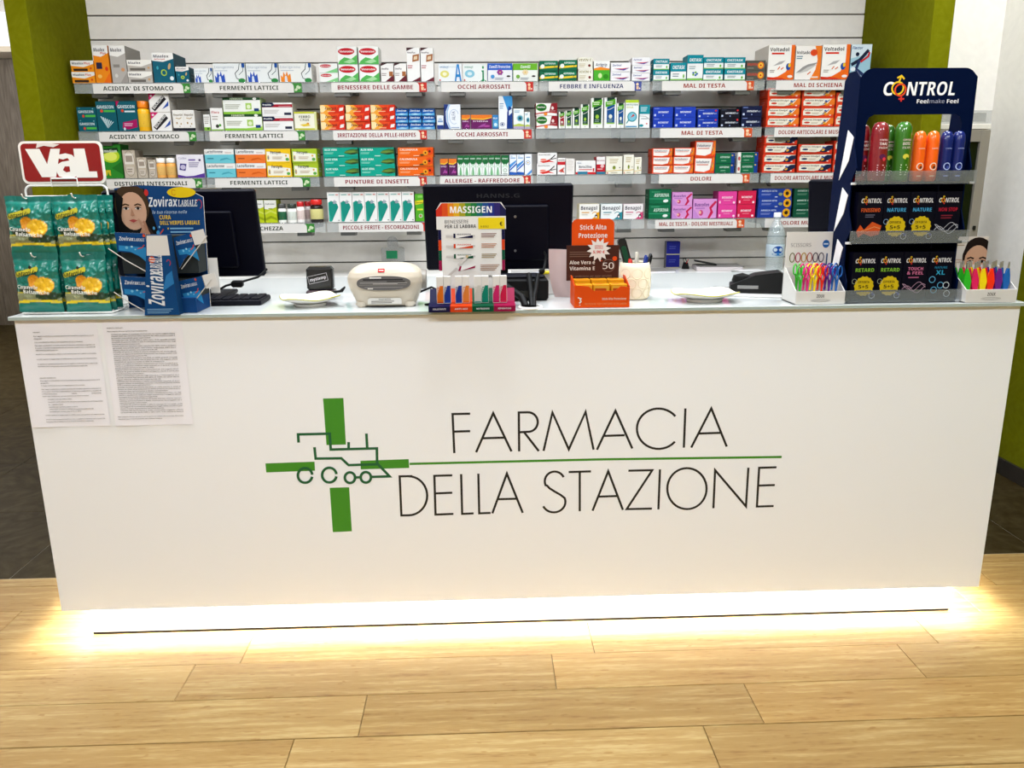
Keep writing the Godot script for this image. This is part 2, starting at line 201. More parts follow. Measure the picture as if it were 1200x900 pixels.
# ---------------------------------------------------------------- mesh collector
class Cv:
	var v := PackedVector3Array()
	var n := PackedVector3Array()
	var c := PackedColorArray()
	var xf := Transform3D()      # canvas plane: origin at its lower left corner
	var w := 1.0
	var h := 1.0
	var lay := 1
	var step := 0.00012
	var warp = null
	var clip := false
	var host
	func _init(p_host): host = p_host
	func plane(t: Transform3D, pw: float, ph: float):
		xf = t; w = pw; h = ph; lay = 1
		return self
	func front(x: float, y: float, z: float, pw: float, ph: float):
		return plane(Transform3D(Basis(), Vector3(x, y, z)), pw, ph)
	func tri(a: Vector3, b: Vector3, d: Vector3, na: Vector3, nb: Vector3, nd: Vector3, col: Color):
		if (b - a).cross(d - a).dot(na + nb + nd) > 0.0:
			var q := b; b = d; d = q
			q = nb; nb = nd; nd = q
		v.append(a); v.append(b); v.append(d)
		n.append(na); n.append(nb); n.append(nd)
		c.append(col); c.append(col); c.append(col)
	func tri3(a, b, d, na, nb, nd, ca: Color, cb: Color, cd: Color):
		if (b - a).cross(d - a).dot(na + nb + nd) > 0.0:
			v.append(a); v.append(d); v.append(b); n.append(na); n.append(nd); n.append(nb); c.append(ca); c.append(cd); c.append(cb)
		else:
			v.append(a); v.append(b); v.append(d); n.append(na); n.append(nb); n.append(nd); c.append(ca); c.append(cb); c.append(cd)
	func flat(a: Vector3, b: Vector3, d: Vector3, nn: Vector3, col: Color): tri(a, b, d, nn, nn, nn, col)
	func quad(a: Vector3, b: Vector3, d: Vector3, e: Vector3, nn: Vector3, col: Color):
		flat(a, b, d, nn, col); flat(a, d, e, nn, col)
	# ---- flat print on the canvas plane, in fractions of its width and height
	func pt(x: float, y: float) -> Vector3:
		var z := lay * step
		if warp != null: z += warp.call(x * w, y * h)
		return xf * Vector3(x * w, y * h, z)
	func p(a: Array, hex):
		var poly := PackedVector2Array()
		for i in range(0, a.size(), 2): poly.append(Vector2(a[i] * w, a[i + 1] * h))
		if clip:
			var cut := Geometry2D.intersect_polygons(poly, PackedVector2Array([Vector2(0, 0), Vector2(w, 0), Vector2(w, h), Vector2(0, h)]))
			if cut.is_empty(): return
			poly = cut[0]
		var idx := Geometry2D.triangulate_polygon(poly)
		var nn := xf.basis.z.normalized()
		var col: Color = host.lin(hex)
		for i in range(0, idx.size(), 3):
			flat(pt(poly[idx[i]].x / w, poly[idx[i]].y / h), pt(poly[idx[i + 1]].x / w, poly[idx[i + 1]].y / h), pt(poly[idx[i + 2]].x / w, poly[idx[i + 2]].y / h), nn, col)
		lay += 1
	func r(x0, y0, x1, y1, hex):
		quad(pt(x0, y0), pt(x1, y0), pt(x1, y1), pt(x0, y1), xf.basis.z.normalized(), host.lin(hex))
		lay += 1
	func e(cx, cy, rx, ry, hex, seg := 18, turn := 0.0):
		var nn := xf.basis.z.normalized(); var col: Color = host.lin(hex)
		var ct := cos(turn); var sn := sin(turn)
		if clip:
			var out := []
			for i in seg:
				var q := Vector2(cos(TAU * i / seg) * rx * w, sin(TAU * i / seg) * ry * h)
				out.append_array([cx + (q.x * ct - q.y * sn) / w, cy + (q.x * sn + q.y * ct) / h])
			p(out, hex)
			return
		for i in seg:
			var a := TAU * i / seg; var b := TAU * (i + 1) / seg
			var q := Vector2(cos(a) * rx * w, sin(a) * ry * h); var s := Vector2(cos(b) * rx * w, sin(b) * ry * h)
			flat(pt(cx, cy), pt(cx + (q.x * ct - q.y * sn) / w, cy + (q.x * sn + q.y * ct) / h), pt(cx + (s.x * ct - s.y * sn) / w, cy + (s.x * sn + s.y * ct) / h), nn, col)
		lay += 1
	func ring(cx, cy, rx, ry, thick, hex, seg := 20, a0 := 0.0, a1 := TAU):
		# thick in metres
		var nn := xf.basis.z.normalized(); var col: Color = host.lin(hex)
		var ax: float = 1.0 - thick / (rx * w); var ay: float = 1.0 - thick / (ry * h)
		for i in seg:
			var a: float = a0 + (a1 - a0) * i / seg; var b: float = a0 + (a1 - a0) * (i + 1) / seg
			quad(pt(cx + cos(a) * rx, cy + sin(a) * ry), pt(cx + cos(b) * rx, cy + sin(b) * ry), pt(cx + cos(b) * rx * ax, cy + sin(b) * ry * ay), pt(cx + cos(a) * rx * ax, cy + sin(a) * ry * ay), nn, col)
		lay += 1
	func line(a: Array, thick: float, hex):
		# a mitred band along points; thick in metres
		var q := []
		for i in range(0, a.size(), 2): q.append(Vector2(a[i] * w, a[i + 1] * h))
		var closed: bool = q.size() > 3 and (q[0] - q[-1]).length() < 0.0006
		var l := []; var rr := []
		for i in q.size():
			var d0: Vector2 = (q[i] - q[i - 1]).normalized() if i > 0 else ((q[0] - q[-2]).normalized() if closed else (q[1] - q[0]).normalized())
			var d1: Vector2 = (q[i + 1] - q[i]).normalized() if i < q.size() - 1 else ((q[1] - q[0]).normalized() if closed else d0)
			var m := (d0 + d1).normalized()
			if m.length() < 0.5: m = d1
			var k: float = thick * 0.5 / maxf(0.34, m.dot(d1))
			var nn2 := Vector2(-m.y, m.x) * k
			l.append(q[i] + nn2); rr.append(q[i] - nn2)
		var nn := xf.basis.z.normalized(); var col: Color = host.lin(hex)
		for i in q.size() - 1:
			quad(pt(l[i].x / w, l[i].y / h), pt(rr[i].x / w, rr[i].y / h), pt(rr[i + 1].x / w, rr[i + 1].y / h), pt(l[i + 1].x / w, l[i + 1].y / h), nn, col)
		lay += 1
	func small(x0, y0, x1, y1, rows: int, hex):
		# rows of print too fine to read
		var dy: float = (y1 - y0) / rows
		for i in rows:
			var cut: float = 1.0 - 0.23 * ((i * 7 + 3) % 4) / 3.0
			r(x0, y0 + dy * i + dy * 0.28, x0 + (x1 - x0) * cut, y0 + dy * i + dy * 0.72, hex)
			lay -= 1
		lay += 1
	func t(s: String, x, y, hh, hex, fw := 0.0, bold := true, serif := false, slant := 0.0, turn := 0.0, al := 0.0, coarse := 2.5):
		# text: lower left corner, capital height and fitted width in fractions
		var g: Dictionary = host.glyph(s, bold, serif, coarse)
		var sy: float = hh * h
		var sx: float = sy if fw <= 0.0 else fw * w / g.width
		var off: float = -al * g.width * sx
		var nn := xf.basis.z.normalized(); var col: Color = host.lin(hex)
		var ct := cos(turn); var sn := sin(turn)
		var q: PackedVector2Array = g.pts
		var out := PackedVector3Array(); out.resize(q.size())
		for i in q.size():
			var a := Vector2(off + q[i].x * sx + q[i].y * sy * slant, q[i].y * sy)
			out[i] = pt(x + (a.x * ct - a.y * sn) / w, y + (a.x * sn + a.y * ct) / h)
		for i in range(0, q.size(), 3): flat(out[i], out[i + 1], out[i + 2], nn, col)
		lay += 1
	# ---- solids
	func box(a: Vector3, b: Vector3, hex, tt := Transform3D()):
		rbox(a, b, 0.0, hex, tt)
	func rbox(a: Vector3, b: Vector3, rad: float, hex, tt := Transform3D()):
		var col: Color = host.lin(hex)
		var cc := (a + b) * 0.5; var s := (b - a) * 0.5
		s = s.abs()
		var k := minf(rad, minf(s.x, minf(s.y, s.z)) * 0.98)
		var ax := [Vector3.RIGHT, Vector3.UP, Vector3.BACK]
		var P := func(sx, sy, sz, keep):
			var o := Vector3(sx * (s.x - (0.0 if keep == 0 else k)), sy * (s.y - (0.0 if keep == 1 else k)), sz * (s.z - (0.0 if keep == 2 else k)))
			return tt * (cc + o)
		for d in 3:
			for g in [-1.0, 1.0]:
				var q := []
				for m in [[-1, -1], [1, -1], [1, 1], [-1, 1]]:
					var sg := [0.0, 0.0, 0.0]
					sg[d] = g; sg[(d + 1) % 3] = m[0]; sg[(d + 2) % 3] = m[1]
					q.append(P.call(sg[0], sg[1], sg[2], d))
				quad(q[0], q[1], q[2], q[3], (tt.basis * (ax[d] * g)).normalized(), col)
		if k <= 0.0: return
		for d in 3:                         # edges along axis d
			var u := (d + 1) % 3; var w2 := (d + 2) % 3
			for gu in [-1.0, 1.0]:
				for gw in [-1.0, 1.0]:
					var sg := [0.0, 0.0, 0.0]
					sg[u] = gu; sg[w2] = gw
					sg[d] = -1.0
					var a0 = P.call(sg[0], sg[1], sg[2], u); var a1 = P.call(sg[0], sg[1], sg[2], w2)
					sg[d] = 1.0
					var b0 = P.call(sg[0], sg[1], sg[2], u); var b1 = P.call(sg[0], sg[1], sg[2], w2)
					var n0: Vector3 = (tt.basis * (ax[u] * gu)).normalized(); var n1: Vector3 = (tt.basis * (ax[w2] * gw)).normalized()
					tri(a0, b0, b1, n0, n0, n1, col); tri(a0, b1, a1, n0, n1, n1, col)
		for gx in [-1.0, 1.0]:
			for gy in [-1.0, 1.0]:
				for gz in [-1.0, 1.0]:
					tri(P.call(gx, gy, gz, 0), P.call(gx, gy, gz, 1), P.call(gx, gy, gz, 2), tt.basis.x.normalized() * gx, tt.basis.y.normalized() * gy, tt.basis.z.normalized() * gz, col)
	func lathe(prof: Array, hex, seg := 24, tt := Transform3D()):
		# prof: radius, height pairs from bottom to top
		var col: Color = host.lin(hex)
		var q := []
		for i in range(0, prof.size(), 2): q.append(Vector2(prof[i], prof[i + 1]))
		for i in q.size() - 1:
			var d: Vector2 = q[i + 1] - q[i]
			if d.length() < 1e-6: continue
			var fn := Vector2(d.y, -d.x).normalized()
			var n0 := fn; var n1 := fn
			if i > 0:
				var d0: Vector2 = (q[i] - q[i - 1]); var f0 := Vector2(d0.y, -d0.x).normalized()
				if f0.dot(fn) > 0.75: n0 = (f0 + fn).normalized()
			if i < q.size() - 2:
				var d2: Vector2 = (q[i + 2] - q[i + 1]); var f2 := Vector2(d2.y, -d2.x).normalized()
				if f2.dot(fn) > 0.75: n1 = (f2 + fn).normalized()
			for k in seg:
				var a := TAU * k / seg; var b := TAU * (k + 1) / seg
				var ca := Vector3(cos(a), 0, sin(a)); var cb := Vector3(cos(b), 0, sin(b))
				var A: Vector3 = tt * (ca * q[i].x + Vector3.UP * q[i].y); var B: Vector3 = tt * (cb * q[i].x + Vector3.UP * q[i].y)
				var D: Vector3 = tt * (cb * q[i + 1].x + Vector3.UP * q[i + 1].y); var E2: Vector3 = tt * (ca * q[i + 1].x + Vector3.UP * q[i + 1].y)
				var nA := (tt.basis * (ca * n0.x + Vector3.UP * n0.y)).normalized(); var nB := (tt.basis * (cb * n0.x + Vector3.UP * n0.y)).normalized()
				var nD := (tt.basis * (cb * n1.x + Vector3.UP * n1.y)).normalized(); var nE := (tt.basis * (ca * n1.x + Vector3.UP * n1.y)).normalized()
				if q[i].x > 1e-6: tri(A, B, D, nA, nB, nD, col)
				if q[i + 1].x > 1e-6: tri(A, D, E2, nA, nD, nE, col)
	func prism(a: Array, z0: float, z1: float, hex, tt := Transform3D(), side = null):
		# flat outline (x, y pairs) given thickness from z0 to z1
		var col: Color = host.lin(hex); var scol: Color = col if side == null else host.lin(side)
		var poly := PackedVector2Array()
		for i in range(0, a.size(), 2): poly.append(Vector2(a[i], a[i + 1]))
		var idx := Geometry2D.triangulate_polygon(poly)
		var nz := tt.basis.z.normalized()
		for i in range(0, idx.size(), 3):
			for zz in [z0, z1]:
				flat(tt * Vector3(poly[idx[i]].x, poly[idx[i]].y, zz), tt * Vector3(poly[idx[i + 1]].x, poly[idx[i + 1]].y, zz), tt * Vector3(poly[idx[i + 2]].x, poly[idx[i + 2]].y, zz), nz if zz == z1 else -nz, col)
		var turn := 1.0 if Geometry2D.is_polygon_clockwise(poly) else -1.0
		for i in poly.size():
			var A := poly[i]; var B := poly[(i + 1) % poly.size()]
			var d := (B - A).normalized()
			var nn := (tt.basis * Vector3(-d.y * turn, d.x * turn, 0)).normalized()
			quad(tt * Vector3(A.x, A.y, z0), tt * Vector3(B.x, B.y, z0), tt * Vector3(B.x, B.y, z1), tt * Vector3(A.x, A.y, z1), nn, scol)
	func tube(path: Array, rad: float, hex, seg := 8, tt := Transform3D()):
		var col: Color = host.lin(hex)
		var prev := []; var pn := []
		var up := Vector3.UP
		for i in path.size():
			var d: Vector3 = (path[mini(i + 1, path.size() - 1)] - path[maxi(i - 1, 0)]).normalized()
			var s := d.cross(up)
			if s.length() < 0.1: s = d.cross(Vector3.RIGHT)
			s = s.normalized(); var u := s.cross(d).normalized()
			up = u
			var cur := []; var cn := []
			for k in seg:
				var a := TAU * k / seg
				var nn: Vector3 = (tt.basis * (s * cos(a) + u * sin(a))).normalized()
				cur.append(tt * (path[i] + (s * cos(a) + u * sin(a)) * rad)); cn.append(nn)
			if i > 0:
				for k in seg:
					var k2 := (k + 1) % seg
					tri(prev[k], prev[k2], cur[k2], pn[k], pn[k2], cn[k2], col); tri(prev[k], cur[k2], cur[k], pn[k], cn[k2], cn[k], col)
			if i == 0 or i == path.size() - 1:
				var nn := (tt.basis * d).normalized() * (-1.0 if i == 0 else 1.0)
				for k in range(1, seg - 1): flat(cur[0], cur[k], cur[k + 1], nn, col)
			prev = cur; pn = cn
	func grid(f: Callable, nu: int, nv: int, colf):
		# f(u, v) -> Vector3, colf: colour or callable(u, v) -> Color
		var pts := []; var nrm := []; var cl := []
		for i in nu + 1:
			for j in nv + 1:
				var u := float(i) / nu; var q := float(j) / nv
				pts.append(f.call(u, q))
				var du: Vector3 = f.call(minf(u + 0.01, 1.0), q) - f.call(maxf(u - 0.01, 0.0), q)
				var dv: Vector3 = f.call(u, minf(q + 0.01, 1.0)) - f.call(u, maxf(q - 0.01, 0.0))
				var nn := du.cross(dv)
				nrm.append(nn.normalized() if nn.length() > 1e-12 else Vector3.UP)
				cl.append(colf.call(u, q) if colf is Callable else host.lin(colf))
		for i in nu:
			for j in nv:
				var a := i * (nv + 1) + j; var b := a + nv + 1
				if (pts[a] - pts[b + 1]).length() < 1e-7: continue
				tri3(pts[a], pts[b], pts[b + 1], nrm[a], nrm[b], nrm[b + 1], cl[a], cl[b], cl[b + 1])
				tri3(pts[a], pts[b + 1], pts[a + 1], nrm[a], nrm[b + 1], nrm[a + 1], cl[a], cl[b + 1], cl[a + 1])
	func mesh() -> ArrayMesh:
		var arr := []; arr.resize(Mesh.ARRAY_MAX)
		arr[Mesh.ARRAY_VERTEX] = v; arr[Mesh.ARRAY_NORMAL] = n; arr[Mesh.ARRAY_COLOR] = c
		var m := ArrayMesh.new(); m.add_surface_from_arrays(Mesh.PRIMITIVE_TRIANGLES, arr)
		return m

func cv() -> Cv: return Cv.new(self)

func glyph(s: String, bold: bool, serif: bool, coarse: float) -> Dictionary:
	var key := "%s|%s|%s|%s" % [s, bold, serif, coarse]
	if glyphs.has(key): return glyphs[key]
	var fk := "%s%s" % [bold, serif]
	if not fonts.has(fk):
		var f := SystemFont.new()
		f.font_names = PackedStringArray(["Droid Serif" if serif else "Droid Sans"])
		f.font_weight = 700 if bold else 400
		fonts[fk] = f
	var tm := TextMesh.new()
	tm.font = fonts[fk]; tm.font_size = 64; tm.pixel_size = 0.01; tm.depth = 0.0; tm.curve_step = coarse
	tm.autowrap_mode = TextServer.AUTOWRAP_OFF
	tm.text = s
	var arr := tm.get_mesh_arrays()
	var vs: PackedVector3Array = arr[Mesh.ARRAY_VERTEX]; var idx = arr[Mesh.ARRAY_INDEX]
	var ns: PackedVector3Array = arr[Mesh.ARRAY_NORMAL]
	var order := PackedInt32Array()
	if idx != null and idx.size() > 0: order = idx
	else:
		for i in vs.size(): order.append(i)
	var base := 0.0; var cap := 0.457
	if s != "H":
		var hg := glyph("H", bold, serif, coarse)
		base = hg.base; cap = hg.cap
	else:
		base = 1e9; var topy := -1e9
		for q in vs: base = minf(base, q.y); topy = maxf(topy, q.y)
		cap = topy - base
	var lo := 1e9; var hi := -1e9
	var pts := PackedVector2Array()
	for i in range(0, order.size(), 3):
		if ns[order[i]].z < 0.5: continue
		for k in 3:
			var q := vs[order[i + k]]
			pts.append(Vector2(q.x, (q.y - base) / cap)); lo = minf(lo, q.x); hi = maxf(hi, q.x)
	for i in pts.size(): pts[i].x = (pts[i].x - lo) / cap
	var g := {"pts": pts, "width": maxf(0.01, (hi - lo) / cap), "base": base, "cap": cap}
	glyphs[key] = g
	return g

# ---------------------------------------------------------------- nodes
func numbered(nm: String) -> String:
	var k: int = taken.get(nm, 0)
	taken[nm] = k + 1
	return nm if k == 0 else "%s_%03d" % [nm, k]
func tag(o: Node, label: String, category: String, group := ""):
	o.set_meta("label", label); o.set_meta("category", category)
	if group != "": o.set_meta("group", group)
	return o
func obj(nm: String, what, mat: Material, parent: Node = null) -> MeshInstance3D:
	var o := MeshInstance3D.new()
	o.mesh = what.mesh() if what is Cv else what
	o.material_override = mat
	if parent == null:
		o.name = numbered(nm); add_child(o)
	else:
		o.name = nm; parent.add_child(o, true)
	return o
func thing(nm: String, label: String, category: String, at := Vector3.ZERO, turn := 0.0, group := "") -> Node3D:
	var o := Node3D.new(); o.name = numbered(nm); add_child(o)
	o.position = at; o.rotation.y = turn
	tag(o, label, category, group)
	return o
func structure(nm: String, what = null, mat: Material = null) -> Node3D:
	var o: Node3D
	if what == null:
		o = Node3D.new(); o.name = nm; add_child(o)
	else: o = obj(nm, what, mat)
	o.set_meta("kind", "structure")
	return o
func mat(nm: String, rough: float, metal := 0.0, spec := 0.5) -> StandardMaterial3D:
	var m := StandardMaterial3D.new()
	m.vertex_color_use_as_albedo = true; m.roughness = rough; m.metallic = metal; m.metallic_specular = spec
	M[nm] = m
	return m
func clear(nm: String, hex: String, alpha: float, rough := 0.08) -> StandardMaterial3D:
	var m := StandardMaterial3D.new()
	var k := Color(hex); k.a = alpha
	m.albedo_color = k; m.transparency = BaseMaterial3D.TRANSPARENCY_ALPHA; m.roughness = rough
	M[nm] = m
	return m
static func rounded(x0: float, y0: float, x1: float, y1: float, rad: float, only_top := false, seg := 6) -> Array:
	var a := []
	var cs := [[x0 + rad, y0 + rad, PI], [x1 - rad, y0 + rad, PI * 1.5], [x1 - rad, y1 - rad, 0.0], [x0 + rad, y1 - rad, PI * 0.5]]
	for i in 4:
		if only_top and i < 2:
			a.append_array([x0 if i == 0 else x1, y0]); continue
		for k in seg + 1:
			var th: float = cs[i][2] + PI * 0.5 * k / seg
			a.append_array([cs[i][0] + cos(th) * rad, cs[i][1] + sin(th) * rad])
	return a

func wood_texture() -> Array:
	# pale oak grain: fine streaks over broad figure, with a few small knots; colour and height
	var big := FastNoiseLite.new(); big.seed = 11; big.frequency = 1.0; big.fractal_octaves = 3
	var fine := FastNoiseLite.new(); fine.seed = 29; fine.frequency = 1.0; fine.fractal_octaves = 2
	var W := 1024; var H := 512
	var im := Image.create(W, H, false, Image.FORMAT_RGB8)
	var light := Color("ab9362"); var mid := Color("957847"); var dark := Color("7c5a30")
	var grain := func(u: float, q: float) -> Vector2:
		var a := big.get_noise_2d(u * 1.6 + 7.0, (q + big.get_noise_2d(u * 3.0, q * 9.0) * 0.006) * 34.0)
		var b := big.get_noise_2d(u * 5.0 + 31.0, q * 70.0)
		var f := fine.get_noise_2d(u * 22.0, q * 230.0)
		return Vector2(clampf(0.52 + a * 0.42 + b * 0.26 + f * 0.18, 0.0, 1.0), fine.get_noise_2d(u * 13.0 + 50.0, q * 46.0))
	for y in H:
		for x in W:
			var u := float(x) / W; var q := float(y) / H
			var g: Vector2 = grain.call(u, q)
			if u > 0.85: g = g.lerp(grain.call(u - 1.0, q), smoothstep(0.85, 1.0, u))   # joins up at the wrap
			var k := mid.lerp(light, smoothstep(0.45, 0.95, g.x)).lerp(dark, smoothstep(0.40, 0.08, g.x) * 0.8)
			if g.y > 0.6: k = k.lerp(Color("7e5a2c"), clampf((g.y - 0.6) * 5.0, 0.0, 0.5))
			im.set_pixel(x, y, k)
	im.generate_mipmaps()
	return [ImageTexture.create_from_image(im)]

func speckle(base: Color, amount: float, sd: int, freq: float) -> ImageTexture:
	var nz := FastNoiseLite.new(); nz.seed = sd; nz.frequency = 1.0; nz.fractal_octaves = 4
	var im := Image.create(256, 256, false, Image.FORMAT_RGB8)
	for y in 256:
		for x in 256:
			var a := TAU * x / 256.0; var b := TAU * y / 256.0
			var q := nz.get_noise_3d(cos(a) * freq + 3.0, sin(a) * freq + cos(b) * freq, sin(b) * freq) * amount
			im.set_pixel(x, y, Color(clampf(base.r + q, 0, 1), clampf(base.g + q, 0, 1), clampf(base.b + q, 0, 1)))
	return ImageTexture.create_from_image(im)

func tri_mat(nm: String, tex: Texture2D, scl: Vector3, rough: float, tint := Color.WHITE) -> StandardMaterial3D:
	var m := StandardMaterial3D.new()
	m.albedo_texture = tex; m.albedo_color = tint; m.roughness = rough
	m.uv1_triplanar = true; m.uv1_world_triplanar = true; m.uv1_scale = scl
	M[nm] = m
	return m

func ceiling_panel(x: float, z: float, label: String, energy: float):
	var o := thing("ceiling_light", label, "ceiling light", Vector3(x, 2.7, z), 0.0, "square ceiling light panels")
	var f := cv()
	for s in [-1.0, 1.0]:
		f.box(Vector3(s * 0.3 - 0.012, -0.022, -0.312), Vector3(s * 0.3 + 0.012, -0.001, 0.312), "e8e8e6")
		f.box(Vector3(-0.288, -0.022, s * 0.3 - 0.012), Vector3(0.288, -0.001, s * 0.3 + 0.012), "e8e8e6")
	obj("frame", f, M.matte, o)
	var d := cv(); d.box(Vector3(-0.287, -0.012, -0.287), Vector3(0.287, -0.003, 0.287), "ffffff")
	obj("diffuser", d, M.lamp, o)
	var l := AreaLight3D.new(); l.name = "panel_glow"
	l.area_size = Vector2(0.56, 0.56); l.light_energy = energy; l.light_color = Color(0.93, 0.962, 1.0)
	l.shadow_enabled = true; l.area_range = 12.0; l.area_attenuation = 2.0
	l.position = Vector3(0, -0.03, 0); l.rotation.x = -PI / 2
	o.add_child(l)

func downlight(x: float, z: float, label: String, energy: float):
	var o := thing("recessed_downlight", label, "ceiling light", Vector3(x, 2.7, z), 0.0, "recessed downlights over the counter")
	var f := cv(); f.lathe([.045, -.001, .062, -.001, .062, -.006, .058, -.009, .048, -.006, .045, -.001], "eceae6", 28); obj("trim_ring", f, M.matte, o)
	var d := cv(); d.lathe([0, -.004, .044, -.004, .044, -.001, 0, -.001], "ffffff", 24); obj("lens", d, M.lamp, o)
	var l := SpotLight3D.new(); l.name = "beam"
	l.light_energy = energy; l.light_color = Color(0.93, 0.962, 1.0); l.light_size = .045; l.spot_angle = 46.0; l.spot_angle_attenuation = .8
	l.spot_range = 10.0; l.spot_attenuation = 2.0; l.shadow_enabled = true
	l.position = Vector3(0, -.02, 0); l.rotation.x = -PI / 2
	o.add_child(l)

func globe_lamp(at: Vector3, energy: float):
	var o := thing("globe_lamp", "white globe lamp hanging in the side passage", "lamp", at)
	var c := cv(); c.lathe([0, -.09, .045, -.078, .078, -.045, .09, 0, .078, .045, .045, .078, .02, .088, 0, .088], "ffffff", 28); obj("globe", c, M.lamp, o)
	c = cv(); c.lathe([0, .088, .022, .088, .022, .105, .004, .11, .004, 2.7 - at.y - .012, .04, 2.7 - at.y - .01, .04, 2.7 - at.y - .001, 0, 2.7 - at.y - .001], "e8e6e2", 18); obj("stem", c, M.gloss, o)
	var l := OmniLight3D.new(); l.name = "globe_glow"; l.light_energy = energy; l.light_color = Color(0.97, 0.975, 1.0); l.light_size = .09; l.omni_range = 12.0; l.omni_attenuation = 2.0; l.shadow_enabled = true
	o.add_child(l)

# ---------------------------------------------------------------- printed fronts of the cartons
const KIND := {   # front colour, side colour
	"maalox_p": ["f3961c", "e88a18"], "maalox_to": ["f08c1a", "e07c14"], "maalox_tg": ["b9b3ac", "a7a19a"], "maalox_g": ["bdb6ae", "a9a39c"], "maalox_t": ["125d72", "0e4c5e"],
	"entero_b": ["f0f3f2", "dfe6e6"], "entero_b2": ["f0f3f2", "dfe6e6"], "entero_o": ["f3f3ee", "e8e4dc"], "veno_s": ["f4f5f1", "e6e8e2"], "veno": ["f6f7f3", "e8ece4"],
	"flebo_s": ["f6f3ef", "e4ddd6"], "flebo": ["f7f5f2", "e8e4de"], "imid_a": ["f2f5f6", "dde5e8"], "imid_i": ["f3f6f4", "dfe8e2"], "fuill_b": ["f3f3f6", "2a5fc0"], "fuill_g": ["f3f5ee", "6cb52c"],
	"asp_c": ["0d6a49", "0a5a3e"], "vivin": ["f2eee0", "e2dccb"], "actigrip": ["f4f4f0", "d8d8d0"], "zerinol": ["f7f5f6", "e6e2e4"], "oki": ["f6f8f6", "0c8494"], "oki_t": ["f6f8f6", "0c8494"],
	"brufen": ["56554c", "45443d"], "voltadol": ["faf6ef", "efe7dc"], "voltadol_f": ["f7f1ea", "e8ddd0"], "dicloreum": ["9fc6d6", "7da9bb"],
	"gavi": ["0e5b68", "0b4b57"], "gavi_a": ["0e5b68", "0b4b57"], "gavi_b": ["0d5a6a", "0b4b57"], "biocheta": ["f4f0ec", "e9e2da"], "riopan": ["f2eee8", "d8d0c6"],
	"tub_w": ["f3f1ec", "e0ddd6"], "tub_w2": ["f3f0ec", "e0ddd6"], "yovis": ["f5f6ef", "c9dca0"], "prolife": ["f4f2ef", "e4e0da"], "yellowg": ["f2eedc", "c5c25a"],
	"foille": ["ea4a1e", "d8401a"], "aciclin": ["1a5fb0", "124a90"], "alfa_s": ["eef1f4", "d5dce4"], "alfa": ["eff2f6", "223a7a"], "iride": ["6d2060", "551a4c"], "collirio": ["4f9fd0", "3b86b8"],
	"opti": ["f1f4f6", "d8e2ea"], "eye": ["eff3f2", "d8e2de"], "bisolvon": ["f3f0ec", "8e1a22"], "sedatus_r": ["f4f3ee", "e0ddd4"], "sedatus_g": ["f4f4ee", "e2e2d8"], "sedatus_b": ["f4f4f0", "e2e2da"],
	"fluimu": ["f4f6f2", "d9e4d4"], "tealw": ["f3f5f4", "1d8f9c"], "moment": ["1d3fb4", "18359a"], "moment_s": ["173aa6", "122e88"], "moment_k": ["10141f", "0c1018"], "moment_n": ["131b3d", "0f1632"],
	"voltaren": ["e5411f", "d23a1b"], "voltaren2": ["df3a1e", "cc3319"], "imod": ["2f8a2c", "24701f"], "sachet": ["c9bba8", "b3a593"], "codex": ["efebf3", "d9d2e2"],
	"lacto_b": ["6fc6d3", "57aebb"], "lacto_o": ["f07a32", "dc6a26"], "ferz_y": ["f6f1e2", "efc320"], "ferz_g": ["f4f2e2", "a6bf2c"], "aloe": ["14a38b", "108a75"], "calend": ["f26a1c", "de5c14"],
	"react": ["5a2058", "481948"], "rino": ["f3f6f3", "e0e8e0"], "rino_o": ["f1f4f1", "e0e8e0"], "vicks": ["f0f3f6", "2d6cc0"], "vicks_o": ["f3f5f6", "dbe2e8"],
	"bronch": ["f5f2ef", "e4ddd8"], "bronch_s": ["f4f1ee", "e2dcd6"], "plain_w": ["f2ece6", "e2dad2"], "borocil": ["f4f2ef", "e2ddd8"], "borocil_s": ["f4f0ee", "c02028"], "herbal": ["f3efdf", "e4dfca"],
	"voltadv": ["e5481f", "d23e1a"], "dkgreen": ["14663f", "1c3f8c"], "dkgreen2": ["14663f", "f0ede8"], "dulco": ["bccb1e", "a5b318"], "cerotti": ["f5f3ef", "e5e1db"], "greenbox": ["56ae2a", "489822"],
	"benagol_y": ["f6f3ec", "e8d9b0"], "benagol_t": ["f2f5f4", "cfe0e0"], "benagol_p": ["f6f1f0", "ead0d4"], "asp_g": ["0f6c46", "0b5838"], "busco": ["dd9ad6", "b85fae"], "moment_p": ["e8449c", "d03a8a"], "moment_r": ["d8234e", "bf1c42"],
	"arnica_b": ["24409a", "1d3480"], "arnica_g": ["155038", "10402c"],
}
